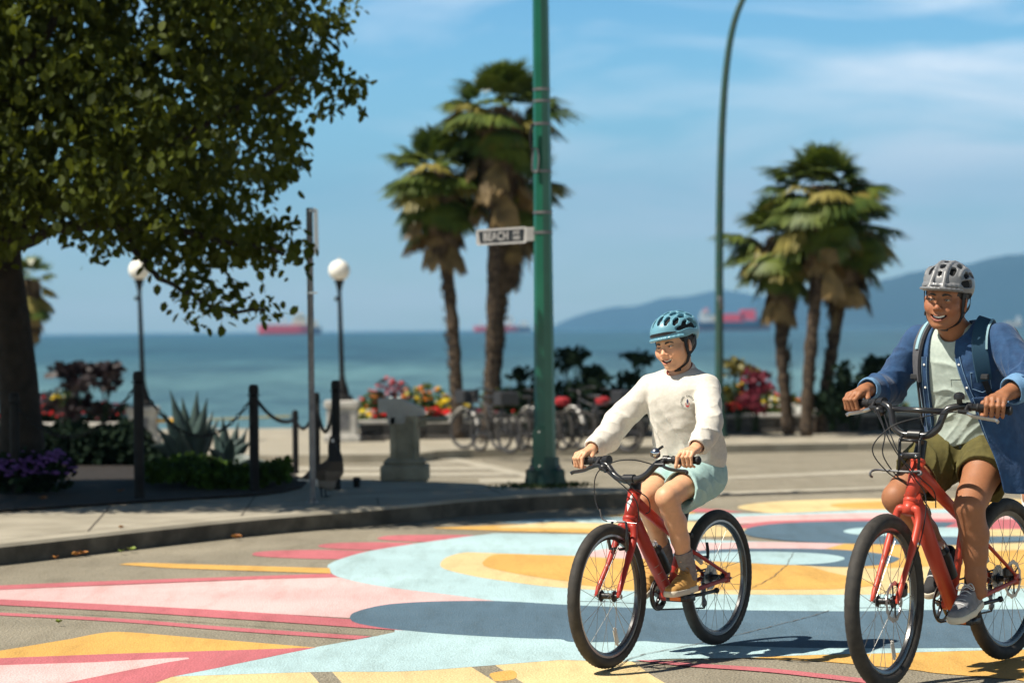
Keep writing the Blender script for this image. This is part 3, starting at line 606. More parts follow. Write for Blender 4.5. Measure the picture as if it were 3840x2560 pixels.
palm('left palm of the right hand group, leaning trunk beside the curved lamp post', 1812*S_, 915*S_, 1790*S_, 540*S_, 42.0, .92, 4, 1.0, dead=24)
palm('centre palm of the right hand group with the highest crown', 1852*S_, 930*S_, 1888*S_, 425*S_, 41.2, 1.0, 5, 1.0)
palm('right palm of the right hand group with a dark drooping crown', 1882*S_, 930*S_, 1945*S_, 500*S_, 42.4, .95, 6, 1.1, dead=24, green=32)
palm('brown trunked palm behind the big tree at the left edge', 52*S_, 945*S_, 62*S_, 640*S_, 43.0, .6, 7, .8, dead=24, green=18)
# ------------------------------------------------------------------ poles
def place(px, py, z): return gnd(px, py, z)
gp = place(2045, 1822, .13); gp[2] = .13; s0 = F/gp[1]; GY = gp[1]
G = empty('utility_pole', gp, 0, 'tall dark green octagonal pole on the pavement corner carrying the street name sign', 'street pole')
b = MB(); b.tube([(0,0,.22), (0,0,1.5), (0,0,4.4), (-.02,0,8.2)], [.092,.080,.064,.05], 8); b.make('shaft', MT['green'], G, smooth=False)
b = MB(); b.lathe([(.17,0),(.17,.05),(.16,.09),(.12,.16),(.115,.24)], 8)
for k in range(4):
    a = rad(45+90*k); b.box((.15*math.cos(a), .15*math.sin(a), .07), (.09,.09,.14), _Rz(a), .012)
b.make('base', MT['green_dk'], G)
for k in range(4): a = rad(45+90*k); b = MB(); b.lathe([(.018,0),(.018,.03)], 6, (.16*math.cos(a), .16*math.sin(a), .14)); b.make('anchor_bolt', MT['galv'], G)
c = at(2021, 1680, GY)-gp; hc = MB()
Pf = [(math.cos(t)*.055, .18*(1 if math.sin(t) > 0 else -1)*.7 + math.sin(t)*.055) for t in np.linspace(0, 2*math.pi, 24, endpoint=False)]
hc.prism(Pf, 0, .014, lambda x, y, z: (x+c[0], -.098-z, y+c[2])); cv = hc.make('access_cover', MT['green'], G)
for dz in (-.14, .14): b = MB(); b.lathe([(.008,0),(.008,.006)], 8, (c[0], -.113, c[2]+dz), (0,-1,0)); b.make('cover_bolt', MT['chrome'], cv)
def band(py, r, w=.012, m='galv', par=G, base=gp, name='clamp_band'):
    z = at(2030, py, GY)[2]-base[2]; b = MB(); b.lathe([(r-.003,-w),(r+.004,-w),(r+.004,w),(r-.003,w)], 16, (0,0,z)); return b.make(name, MT[m], par)
for py, r in ((336,.068),(380,.068),(465,.070),(797,.076),(872,.077),(643,.073)): band(py, r)
def plate(name, quad, th, m, par, org, smooth=False):
    q = [np.array(p)-org for p in quad]; nrm = np.cross(q[1]-q[0], q[3]-q[0]); nrm /= np.linalg.norm(nrm)
    b = MB(); b.add(q+[p+nrm*th for p in q], [(3,2,1,0),(4,5,6,7),(0,1,5,4),(1,2,6,5),(2,3,7,6),(3,0,4,7)]); return b.make(name, MT[m], par, smooth=smooth), nrm
# small signs seen on the far side, edge on
MT['signback'] = mat('worn_sign_back', (0.20,0.19,0.19), 0.6, (0.34,0.32,0.31), 10)
for (x0, y0, x1, y1, lab) in ((2036,341,2061,387,'small grey sign plate clamped high on the green pole'), (2048,783,2071,838,'grey sign plate clamped to the green pole above the street name')):
    Q = [at(x0,y0,GY-.05), at(x1,y0+6,GY+.32), at(x1,y1,GY+.32), at(x0,y1-6,GY-.05)]; org = Q[0].copy(); e = empty('sign_plate', org, 0, lab, 'sign', 'sign plates on the green pole')
    plate('plate', Q, .004, 'signback', e, org); bb = MB(); bb.box(at((x0+x1)/2-4,(y0+y1)/2,GY+.06)-org, (.05,.03,.03)); bb.make('bracket', MT['galv'], e)
# conduit loop + cable guard
b = MB(); zc = [at(x, y, GY-.09)-gp for x, y in ((2000,560),(1996,630),(2003,646),(2016,640),(2020,600),(2017,565),(2005,556),(1996,560),(1990,520),(1992,470))]
b.tube(catmull(zc, 5), .008, 8); b.make('cable_loop', MT['galv'], G)
b = MB(); zc = [at(x, y, GY-.1)-gp for x, y in ((1998,465),(1990,500),(1992,555))]; b.tube(zc, .012, 8); b.make('conduit', MT['iron'], G)
# street name sign
Q = [at(1782,860,GY+.62), at(1972,847.5,GY+.04), at(1965,912,GY+.04), at(1789,923,GY+.62)]; org = Q[1].copy()
sg = empty('street_sign', org, 0, 'white framed black street name sign reading BEACH AVE on the green pole', 'street sign')
ux = Q[1]-Q[0]; WL = np.linalg.norm(ux); ux /= WL; uz = np.array([0,0,1.0]); uy = np.cross(uz, ux); uy /= np.linalg.norm(uy); WH = .137
o0 = (Q[0]+Q[3])/2
def sq(x, y, d): return o0-org + ux*x + uz*y + uy*d
def rrect(x0, x1, y0, y1, r, ta=0):
    P = []
    for cx, cy, a0 in ((x1-r,y1-r,0),(x0+r,y1-r,90),(x0+r,y0+r,180),(x1-r,y0+r,270)):
        for k in range(5): a = rad(a0+22.5*k); P.append((cx+r*math.cos(a), cy+r*math.sin(a)))
    return P
b = MB(); b.prism(rrect(0, WL, -WH/2, WH/2, .03), 0, .006, lambda x, y, z: sq(x, y, z)); b.make('panel', MT['alu'], sg, smooth=False)
MT['signblack'] = mat('sign_black', (0.012,0.014,0.016), 0.5)
inner = [(.035,WH/2-.018),(WL-.03,WH/2-.018),(WL-.045,-WH/2+.018),(.06,-WH/2+.018)]
b = MB(); b.prism(inner, -.0015, 0, lambda x, y, z: sq(x, y, z)); b.make('black_field', MT['signblack'], sg, smooth=False)
def text(name, s, size, m, par, fn_origin, ux, uz, ext=.001, align='CENTER', squeeze=1.0):
    cu = bpy.data.curves.new(name, 'FONT'); cu.body = s; cu.size = size; cu.extrude = ext; cu.align_x = align; cu.align_y = 'CENTER'; cu.offset = size*.020; cu.space_character = 1.08
    t = bpy.data.objects.new(name, cu); COL.objects.link(t)
    bpy.context.view_layer.update(); dg = bpy.context.evaluated_depsgraph_get(); me = bpy.data.meshes.new_from_object(t.evaluated_get(dg))
    bpy.data.objects.remove(t); o = bpy.data.objects.new(name, me); COL.objects.link(o); me.materials.clear(); me.materials.append(m)
    ux = np.array(ux); uz = np.array(uz); un = np.cross(ux, uz)
    mtx = Matrix([[ux[0]*squeeze, uz[0], un[0], fn_origin[0]],[ux[1]*squeeze, uz[1], un[1], fn_origin[1]],[ux[2]*squeeze, uz[2], un[2], fn_origin[2]],[0,0,0,1]])
    me.transform(mtx); 
    if par is not None: o.parent = par
    return o
text('lettering', 'BEACH', .098, MT['alu'], sg, sq(WL*.40, -.002, -.0035), ux, uz, squeeze=1.12)
text('lettering', 'AVE', .045, MT['alu'], sg, sq(WL*.80, .022, -.0035), ux, uz, squeeze=1.1)
text('lettering', '1800', .045, MT['alu'], sg, sq(WL*.80, -.022, -.0035), ux, uz, squeeze=1.1)
b = MB(); p0 = sq(WL, 0, .0); p1 = at(2010, 878, GY-.03)-org; b.box((p0+p1)/2+[0,0,.0], (.09,.03,.115), None, .004); b.make('bracket', MT['alu'], sg)
# moss at the pole foot
MT['grass'] = mat('short_grass', (0.03,0.05,0.012), .8, (0.07,0.10,0.02), 20)
MT['gcover'] = mat('low_ground_cover', (0.010,0.024,0.005), .8, (0.045,0.09,0.010), 4, spec=.12)
def tufts(name, pts, m, h, w, n, seed, par=None, spread=.1, lean=.5):
    r = np.random.default_rng(seed); V = np.zeros((n,4,3))
    c = np.array([pts(r) for _ in range(n)]); a = r.uniform(0,6.28,n); hh = h*r.uniform(.5,1.2,n); ln = r.normal(size=(n,2))*lean*hh[:,None]
    s = np.stack([np.cos(a), np.sin(a), 0*a],1)*w*r.uniform(.6,1.2,n)[:,None]; t = c + np.stack([ln[:,0], ln[:,1], hh],1)
    V[:,0] = c-s; V[:,1] = c+s; V[:,2] = t+s*.5; V[:,3] = t-s*.5
    return mesh(name, V.reshape(-1,3), np.arange(n*4).reshape(n,4), m, par, smooth=False)
tag(tufts('grass_tufts', lambda r: gp+np.array([r.normal()*.16, r.normal()*.10-.06, 0]), MT['grass'], .035, .008, 900, 3), 'short grass and moss round the foot of the green pole', 'grass', kind='stuff')
# grey sign pole
sp_ = place(1173, 1886, .13); sp_[2] = .13; SY = sp_[1]
g2 = empty('sign_post', sp_, 0, 'slim grey steel sign post standing on the pavement beside the goose', 'sign post')
top = at(1160, 780, SY)-sp_; b = MB(); b.tube([(0,0,0), top], .024, 14); b.make('post', MT['galv'], g2)
b = MB(); b.lathe([(.045,0),(.04,.02),(.028,.035)], 14); b.make('foot_collar', MT['galv'], g2)
for py in (790, 930, 1098):
    z = at(1165, py, SY)-sp_; b = MB(); b.lathe([(.024,-.008),(.030,-.008),(.030,.008),(.024,.008)], 14, (z[0]*.9, 0, z[2])); b.box((z[0]*.9+.035,0,z[2]), (.03,.012,.012)); b.make('clamp', MT['steel'], g2)
Q = [at(1176,778,SY-.06), at(1192,786,SY+.30), at(1196,958,SY+.30), at(1180,952,SY-.06)]; org = Q[0].copy()
e = empty('parking_sign', org, 0, 'thin white sign seen edge on at the top of the grey post', 'sign'); plate('panel', Q, .003, 'white', e, org)
b = MB(); b.tube(catmull([at(1176,790,SY-.063)-org, at(1190,800,SY+.28)-org], 2), .003, 6); b.make('edge_trim', MT['galv'], e)
# curved lamp post
lp = place(2700, 1640, .12); LY = lp[1]; L_ = empty('street_lamp', lp, 0, 'tall thin green lamp post curving over at the top, right of the boy', 'lamp post')
P = [(0,0,0)]+[at(x, y, LY)-lp for x, y in ((2698,1500),(2697,1200),(2698,900),(2702,650),(2711,420),(2727,230),(2752,90),(2790,-10),(2850,-110),(2960,-200),(3150,-260),(3320,-275))]
b = MB(); Q = catmull(P, 4); b.tube(Q, [.072+(.034-.072)*i/(len(Q)-1) for i in range(len(Q))], 12); b.make('shaft', MT['green_dk'], L_)
b = MB(); b.lathe([(.13,0),(.13,.06),(.10,.1),(.095,.5),(.075,.56)], 12); b.make('base', MT['green_dk'], L_)
b = MB(); z = at(2698,1135,LY)-lp; b.lathe([(.05,-.12),(.066,-.10),(.066,.10),(.05,.12)], 12, z); b.make('collar', MT['galv'], L_)
b = MB(); b.ball(Q[-1]+[.35,0,.0], (.38,.13,.07), 14); b.make('lamp_head', MT['galv'], L_)
# globe lamps on plinths
MT['globe'] = mat('opal_globe', (0.80,0.77,0.70), 0.6, spec=.15)
def globe_lamp(px, py, pbx, pby, pbot, hw, label, plab):
    Y = 41.0; c = at(px, py, Y); f = at(pbx, pby, Y); bot = gz(Y)+.12
    pl = empty('lamp_plinth', (f[0], Y, bot), 0, plab, 'plinth', 'stone plinths under the globe lamps')
    H = f[2]-bot; b = MB(); b.box((0,0,H*.46), (hw*1.75,hw*1.75,H*.92), None, .015); b.box((0,0,.05), (hw*2.1,hw*2.1,.1), None, .01); b.box((0,0,H-.06), (hw*2.0,hw*2.0,.12), None, .02); b.make('block', MT['cap'], pl)
    b = MB(); b.box((0,-hw*.88,H*.5), (hw*.9,.012,H*.42)); b.make('recessed_panel', MT['galv'], pl)
    e = empty('globe_lamp', (f[0], Y, f[2]), 0, label, 'lamp', 'white globe lamps on the promenade')
    o = c-np.array([f[0], Y, f[2]]); rr = .165; b = MB(); b.lathe([(.17,0),(.17,.05),(.11,.09),(.09,.20),(.06,.28),(.04,.40)], 14); b.make('base', MT['iron'], e)
    b = MB(); b.tube([(0,0,.3),(o[0]*.5,0,o[2]*.5),(o[0],0,o[2]-rr-.16)], [.042,.036,.03], 12); b.make('post', MT['iron'], e)
    b = MB(); b.lathe([(.03,-.20),(.045,-.12),(.075,-.03),(.08,0)], 14, (o[0],0,o[2]-rr+.03)); b.box((o[0]-.05,0,o[2]-rr-.28),(.05,.05,.06)); b.make('holder', MT['iron'], e)
    b = MB(); b.ball(o, rr, 28); b.lathe([(.012,0),(.006,.05)], 8, (o[0],0,o[2]+rr-.005)); b.make('globe', MT['globe'], e)
globe_lamp(522, 1012, 537, 1522, 1660, .24, 'white globe lamp partly behind the low tree branch', 'stone plinth behind the agave, under the left globe lamp')
globe_lamp(1272, 1014, 1284, 1500, 1660, .27, 'white globe lamp standing clear against the sky, right of the sign post', 'stone plinth behind the chain posts, under the right globe lamp')
# low concrete post and rail behind the agave
e = empty('rail', at(640,1590,41), 0, 'thin yellow and green horizontal rail behind the agave', 'railing'); o_ = at(640,1590,41)
b = MB(); b.tube([at(560,1577,41)-o_, at(655,1576,41)-o_], .03, 8); b.make('yellow_bar', mat('yellow_rail', (.75,.42,.02), .5), e)
b = MB(); b.tube([at(655,1576,41)-o_, at(800,1572,40.6)-o_, at(1090,1560,40.2)-o_], .016, 8); b.make('rope', mat('tan_rope', (.22,.20,.09), .8), e)
b = MB(); q = at(640,1590,41)-o_; b.box((q[0],.1,-.2), (.11,.11,.62), None, .01); b.make('post', MT['cap'], e)
# ------------------------------------------------------------------ chain fence
POSTS = [(57,1860,1470,.075),(523,1876,1390,.078),(955,1850,1440,.075),(1109,1765,1536,.058),(1189,1793,1470,.058),(1262,1834,1424,.068)]
plabs = ['faint black bollard in front of the tree trunk', 'black bollard with chain, tallest one left of the agave', 'black bollard just right of the agave', 'short black bollard right behind the sign post, chain on both sides','thin black bollard hidden behind the grey sign post','black bollard right behind the goose']
tops = []
for (x, y, t, w), lab in zip(POSTS, plabs):
    p = place(x, y, .13); p[2] = gz(p[1])+.13; h = at(x, t, p[1])[2]-p[2]; e = empty('bollard', p, 0, lab, 'bollard', 'black chain posts round the flowerbed')
    b = MB(); b.lathe([(w*.52,-.03),(w*.52,h-.10),(w*.40,h-.095),(w*.40,h-.08),(w*.55,h-.075),(w*.55,h-.03),(w*.42,h-.005),(0.001,h)], 16); b.make('post', MT['iron'], e)
    b = MB(); r_ = w*.62; b.tube([(math.cos(a)*r_, math.sin(a)*r_, h-.088) for a in np.linspace(0, 2*math.pi, 17)], .007, 6, cap=False); b.make('chain_ring', MT['iron'], e)
    tops.append(p+np.array([0,0,h-.09]))
def chain(a, c, sag, label):
    a = np.array(a); c = np.array(c); L = np.linalg.norm(c-a); n = max(8, int(L*1.12/.038)); b = MB(); pts = []
    for i in range(n+1): t = i/n; pts.append(a*(1-t)+c*t - np.array([0,0,sag*4*t*(1-t)]))
    for i in range(n):
        m = (pts[i]+pts[i+1])/2; d = pts[i+1]-pts[i]; d /= np.linalg.norm(d); u = np.cross(d, [0,0,1.0]); u /= np.linalg.norm(u); w = np.cross(d, u)
        if i % 2: u = w
        R_ = [(m + d*.026*math.cos(k) + u*.014*math.sin(k)) for k in np.linspace(0, 2*math.pi, 9)]
        b.tube(R_, .0052, 5, cap=False)
    o = b.make('chain', MT['iron'], None); tag(o, label, 'chain', 'chains between the bollards'); return o
chain(tops[0], tops[1], .34, 'black chain sagging between the tree trunk and the tallest bollard')
chain(tops[1], tops[2], .37, 'black chain sagging in front of the agave')
chain(tops[2], tops[3], .10, 'black chain from the bollard right of the agave to the short bollard')
chain(tops[3], tops[4], .16, 'black chain between the short bollard and the sign post')
chain(tops[4], tops[5], .30, 'black chain hanging left of the bollard behind the goose')
# stub
p = place(1338, 1826, .13); e = MB(); e.lathe([(.028,0),(.028,.05),(.034,.052),(.034,.075),(.02,.085)], 12, (0,0,0)); o = e.make('stub_post', MT['iron'], None); o.location = p.tolist(); tag(o, 'tiny black stub post in the shade between goose and stone fountain', 'stub post')
# ------------------------------------------------------------------ drinking fountain
p = place(1520, 1800, .13); p[2] = gz(p[1])+.13; FY = p[1]; s = FY/F
ft = empty('drinking_fountain', p, 0, 'old concrete drinking fountain with a slanted top on the shaded pavement', 'drinking fountain')
b = MB(); b.box((0,0,.07), (.42,.42,.14), None, .015)
b.box((0,0,.165), (.37,.37,.06), None, .028); b.make('base', MT['stone'], ft, smooth=False)
b = MB(); b.box((0,0,.38), (.25,.25,.42), None, .02)
for sx in (-1, 1): b.box((sx*.10,-.135,.36), (.05,.03,.40), None, .006)
b.make('pedestal', MT['stone'], ft, smooth=False)
b = MB(); pr = [(-.225,.715),(-.03,.715),(.175,.625),(.175,.565),(.02,.565),(-.0,.50),(-.14,.50),(-.15,.59),(-.225,.60)]
b.prism(pr, -.15, .15, lambda x, y, z: (x, z, y)); b.make('head_block', MT['cap'], ft, smooth=False)
b = MB(); b.box((.20,.0,.53), (.36,.26,.035), None, .008); b.box((.13,0,.50), (.12,.2,.06)); b.make('basin', MT['stone'], ft, smooth=False)
b = MB(); b.tube(catmull([(.10,-.05,.55),(.10,-.05,.60),(.13,-.05,.62),(.155,-.05,.61)],3), .008, 8); b.make('spout', MT['chrome'], ft)
for x_ in (-.12,-.05): b = MB(); b.lathe([(.02,0),(.02,.02),(.005,.03)], 10, (x_,0,.713)); b.make('push_button', MT['chrome'], ft)
# ------------------------------------------------------------------ far stone walls, flower beds
def wall(xa, ya, xb, yb, topy_a, topy_b, label):
    A = gnd(xa, ya, .12); B = gnd(xb, yb, .12); d = B-A; d[2] = 0; L = np.linalg.norm(d); d /= L; nrm = np.array([-d[1], d[0], 0]); H = .30
    e = empty('planter_wall', A, 0, label, 'planter wall', 'low stone planter walls')
    b = MB(); rnd = random.Random(int(xa)); x = 0
    while x < L:
        w = rnd.uniform(.28,.55); w = min(w, L-x); hsp = rnd.uniform(.10,.14)
        for z0, z1 in ((0,hsp),(hsp,H-.05)): 
            c = d*(x+w/2)+nrm*(.15+rnd.uniform(-.012,.012)); b.box(c+[0,0,(z0+z1)/2], (w-.012,.30,z1-z0-.01), np.stack([d,nrm,[0,0,1]],1), .012)
        x += w
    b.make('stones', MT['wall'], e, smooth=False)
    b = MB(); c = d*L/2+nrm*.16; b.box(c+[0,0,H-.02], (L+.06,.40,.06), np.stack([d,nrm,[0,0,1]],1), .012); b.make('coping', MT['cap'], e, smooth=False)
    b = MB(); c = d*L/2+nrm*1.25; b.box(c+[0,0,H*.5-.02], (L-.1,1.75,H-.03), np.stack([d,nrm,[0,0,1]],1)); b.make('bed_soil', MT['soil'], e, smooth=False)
    return A, d, nrm, L
W1 = wall(1346,1650,2440,1637,0,0,'low stone planter wall behind the fountain and parked bikes')
W2 = wall(2702,1625,4100,1606,0,0,'low stone planter wall in front of the right hand palms')
W0 = wall(-260,1662,470,1658,0,0,'low stone planter wall behind the dark hedge on the left')
FLC = dict(red=(0.55,0.012,0.015), orange=(0.75,0.20,0.015), yellow=(0.80,0.50,0.02), pink=(0.60,0.09,0.09), white=(0.62,0.64,0.58), purple=(0.09,0.03,0.17), magenta=(0.13,0.010,0.025), dark=(0.012,0.005,0.007), lime=(0.22,0.26,0.03))
for k, v in FLC.items(): MT['fl_'+k] = mat('petal_'+k, v, .6, tuple(np.minimum(np.array(v)*1.5, .9)), 15, trans=(*v, .15))
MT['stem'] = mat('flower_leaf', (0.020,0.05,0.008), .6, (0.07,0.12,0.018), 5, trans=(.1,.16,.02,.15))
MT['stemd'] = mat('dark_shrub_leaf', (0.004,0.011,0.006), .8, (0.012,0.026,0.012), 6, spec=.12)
def leafcloud(r, c, R, n, s, up=.3):
    d = r.normal(size=(n,3)); d /= np.linalg.norm(d,axis=1)[:,None]; p = c + d*np.array(R)*(r.random(n)**.45)[:,None]
    a = r.normal(size=(n,3)); a[:,2] += up; a /= np.linalg.norm(a,axis=1)[:,None]; q = r.normal(size=(n,3)); u = np.cross(a,q); u /= np.linalg.norm(u,axis=1)[:,None]
    z = s*r.uniform(.6,1.3,n)[:,None]
    return np.stack([p, p+(u*.45+a*.5)*z, p+a*z, p+(-u*.45+a*.5)*z], 1)
def plant(name, c, R, leafm, blooms, seed, label, cat='flowers', group=None, nl=260, ls=.09, bs=.045, nb=26, stems=0):
    r = np.random.default_rng(seed); c = np.array(c, float); e = empty(name, c, 0, label, cat, group)
    V = leafcloud(r, np.array([0,0,R[2]*.9]), R, nl, ls); V[:,:,2] = np.abs(V[:,:,2])
    mesh('foliage', V.reshape(-1,3), np.arange(nl*4).reshape(-1,4), MT[leafm], e, smooth=False)
    if stems:
        b = MB()
        for i in range(stems):
            a = r.uniform(0,6.28); t = np.array([math.cos(a)*R[0]*.6*r.random(), math.sin(a)*R[1]*.5, R[2]*r.uniform(1.2,1.8)]); b.tube([(t[0]*.2,t[1]*.2,0), t*[.6,.6,.6], t], [.012,.008,.005], 5)
        b.make('stems', MT['stemd'], e)
    if blooms:
        for bi, bl in enumerate(blooms):
            b = MB()
            for i in range(nb):
                d = r.normal(size=3); d /= np.linalg.norm(d); d[1] = -abs(d[1])*.9; d[2] = abs(d[2]); p = np.array([0,0,R[2]*.9]) + d*np.array(R)*r.uniform(.8,1.12)
                z = bs*r.uniform(.6,1.2); b.ball(p, (z,z,z*.6), 6)
            b.make('blossoms', MT['fl_'+bl], e)
    return e
def bedpt(Wd, px, dep=.75, z=.28):
    """point of a bed behind the wall under photo column px"""
    A, d, nrm, L = Wd; o = A+nrm*dep; dd = ray(px, 1600); # intersect in plan
    Mx = np.array([[dd[0], -d[0]],[dd[1], -d[1]]]); t = np.linalg.solve(Mx, (o-CP)[:2]); q = CP+dd*t[0]; q[2] = gz(q[1])+.12+z; return q
GF = 'flower clumps in the promenade planters'
flowers = [ # wall, px, depth, R, leaf, blooms, label
 (W1,1385,.45,(.22,.2,.12),'stem',['white','yellow'],'white flower clump at the left end of the planter, beside the lamp plinth',220,.05,40),
 (W1,1440,.4,(.28,.22,.13),'stemd',['red'],'deep red flower clump left of the drinking fountain',160,.05,60),
 (W1,1400,1.0,(.25,.25,.30),'stem',['orange','pink'],'loose orange and pink flower clump left of the drinking fountain',240,.045,7),
 (W1,1470,1.1,(.34,.3,.42),'fl_magenta',['dark','pink'],'tall plum coloured plant rising behind the drinking fountain',150,.07,12),
 (W1,1590,1.0,(.42,.35,.36),'stem',['orange','yellow'],'tall orange and yellow flowers right behind the drinking fountain',420,.06,14),
 (W1,1620,.4,(.38,.2,.13),'stem',['red'],'bright red flower patch right of the drinking fountain',160,.055,60),
 (W1,1700,.6,(.28,.22,.24),'stem',['yellow'],'bright yellow flower clump left of the palm trunks',200,.06,34),
 (W1,1716,.3,(.24,.16,.09),'fl_white',['white'],'white flower patch at the foot of the left palms',120,.04,30),
 (W1,1800,.5,(.36,.2,.12),'stemd',['magenta'],'dark crimson flower patch between the left palm trunks',160,.05,40),
 (W1,1890,.7,(.42,.3,.33),'stem',['yellow'],'leafy green clump behind the parked bikes',420,.03,5),
 (W1,1985,.7,(.30,.25,.30),'stem',['orange'],'orange flower clump touching the green pole at left',200,.06,14),
 (W1,2120,.9,(.35,.3,.36),'stemd',['magenta'],'dark leafy clump behind the parked bikes, right of the green pole',260,.04,8),
 (W1,2210,.9,(.35,.3,.40),'stemd',['pink'],'dark clump with one pink bloom behind the parked bikes',260,.04,4),
 (W1,2330,.7,(.35,.3,.30),'stemd',['red'],'dark clump with red blooms beside the boy',240,.04,14),
 (W1,2420,.7,(.30,.3,.30),'stemd',['red'],'dark clump half hidden by the sleeve of the boy',200,.04,10),
 (W2,2745,.4,(.24,.2,.13),'stemd',['red'],'red flower clump at the foot of the curved lamp post',160,.055,40),
 (W2,2800,.4,(.26,.2,.14),'stemd',['red'],'second red flower clump right of the curved lamp post',160,.055,40),
 (W2,2760,1.0,(.32,.3,.34),'stem',['orange','yellow'],'green clump with orange blooms right of the curved lamp post',340,.055,8),
 (W2,2860,1.0,(.30,.3,.30),'stem',['pink','red'],'green clump with tall pink blooms left of the right hand palms',320,.06,6),
 (W2,2900,.5,(.30,.25,.18),'stem',['yellow','white'],'yellow and white flowers left of the right hand palms',260,.05,16),
 (W2,2955,.6,(.22,.2,.2),'stem',['orange'],'orange flowers in front of the leaning palm trunk',200,.06,10),
 (W2,2985,.3,(.20,.16,.10),'fl_white',['white'],'white flower ball in front of the right hand palms',110,.04,26),
 (W2,3060,.5,(.32,.2,.10),'stemd',['magenta'],'dark crimson flowers at the feet of the right hand palms',150,.05,40),
 (W2,3150,.5,(.32,.2,.12),'stemd',['magenta','red'],'crimson flowers right of the palms, left of the hand of the man',160,.05,34),
 (W2,3240,.7,(.42,.3,.22),'stemd',['orange'],'dark clump with an orange bloom behind the hand of the man',260,.04,3),
 (W0,150,.5,(.35,.2,.2),'stemd',['red'],'red flower clump right of the big tree trunk',170,.05,40),
 (W0,200,.9,(.40,.2,.36),'fl_dark',['red','magenta'],'dark red foliage clump right of the big tree trunk',260,.05,9),
 (W0,245,.7,(.28,.2,.34),'stem',['yellow','lime'],'green clump with one yellow bloom behind the hedge',240,.05,5),
 (W0,345,.6,(.36,.2,.22),'stemd',['red'],'red blooms on a dark clump behind the hedge, right side',200,.055,20),
 (W0,420,.6,(.40,.2,.22),'stemd',['magenta'],'dark crimson clump beside the left plinth',220,.05,24)]
for i, (Wd, px_, dep, R, lf, bl, lab, nl, bs, nb) in enumerate(flowers):
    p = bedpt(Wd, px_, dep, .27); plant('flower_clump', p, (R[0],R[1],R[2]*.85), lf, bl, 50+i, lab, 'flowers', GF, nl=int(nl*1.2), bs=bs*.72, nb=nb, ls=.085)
# taller dark shrubs with see-through heads against the water
def tall_shrub(px_, py_top, Y, w, seed, label, leafm='stemd', heads=9, ls=.11, base=None, zb=None):
    r = np.random.default_rng(seed); t = at(px_, py_top, Y); bz = gz(Y)+.3 if zb is None else zb; e = empty('shrub', (t[0], Y, bz), 0, label, 'shrub', 'dark shrubs against the water'); H = t[2]-bz
    b = MB(); V = []
    for i in range(heads):
        f = 1-.65*r.random()*(i > 1); hx = r.uniform(-w,w)*(1.1-f*.4); hy = r.uniform(-.3,.3); h = np.array([hx,hy,H*f-.05])
        b.tube(catmull([(hx*.15,0,-.1),(hx*.5,hy*.5,H*f*.5),h],3), [.012]*6+[.006], 5); V.append(leafcloud(r, h, (.17,.15,.10), 46, ls))
    b.make('stems', MT['stemd'], e, auto=False); V = np.concatenate(V); mesh('foliage', V.reshape(-1,3), np.arange(len(V)*4).reshape(-1,4), MT[leafm], e, smooth=False)
# low foliage filling the planters
def filler(Wd, xa, xb, n, seed, lab, bl):
    r = np.random.default_rng(seed); V = []; b = {k: MB() for k in bl}
    for i in range(n):
        p = bedpt(Wd, r.uniform(xa,xb), r.uniform(.25,1.5), .27); p[2] += r.random()*.10; V.append(leafcloud(r, p, (.06,.06,.05), 7, .075))
        if r.random() < .30: k = bl[int(r.random()*len(bl))]; z = r.uniform(.018,.035); b[k].ball(p+[0,-.03,.07], (z,z,z*.7), 5)
    V = np.concatenate(V); fo = mesh('planter_foliage', V.reshape(-1,3), np.arange(len(V)*4).reshape(-1,4), MT['stem' if seed % 2 else 'stemd'], smooth=False); tag(fo, lab, 'foliage', kind='stuff')
    for k in bl: b[k].make('small_blooms', MT['fl_'+k], fo)
filler(W1, 1350, 2440, 620, 301, 'low bedding foliage filling the planter behind the parked bikes', ['red','yellow','white','orange'])
filler(W2, 2705, 3400, 420, 303, 'low bedding foliage filling the planter under the right palms', ['red','white','magenta','orange'])
filler(W0, -200, 460, 260, 304, 'low bedding foliage in the planter behind the hedge', ['red','magenta'])
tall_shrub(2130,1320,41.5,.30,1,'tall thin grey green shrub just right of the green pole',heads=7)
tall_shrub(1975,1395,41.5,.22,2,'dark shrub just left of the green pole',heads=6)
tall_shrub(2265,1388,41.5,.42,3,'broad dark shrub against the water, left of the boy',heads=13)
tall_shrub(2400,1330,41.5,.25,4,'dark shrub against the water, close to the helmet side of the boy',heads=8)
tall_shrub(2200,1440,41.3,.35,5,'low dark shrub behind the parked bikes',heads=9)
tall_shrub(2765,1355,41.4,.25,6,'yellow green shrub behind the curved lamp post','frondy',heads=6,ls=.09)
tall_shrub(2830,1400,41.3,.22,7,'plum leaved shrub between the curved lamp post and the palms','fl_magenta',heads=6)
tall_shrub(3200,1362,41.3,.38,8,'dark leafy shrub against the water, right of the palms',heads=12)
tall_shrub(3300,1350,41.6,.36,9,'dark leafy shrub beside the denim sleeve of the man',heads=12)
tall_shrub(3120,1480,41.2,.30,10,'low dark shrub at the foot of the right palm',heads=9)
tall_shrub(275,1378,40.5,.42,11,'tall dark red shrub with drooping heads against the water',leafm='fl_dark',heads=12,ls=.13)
tall_shrub(385,1372,40.8,.30,12,'thin dark shrub against the water, left of the first globe lamp',leafm='fl_dark',heads=7,ls=.12)
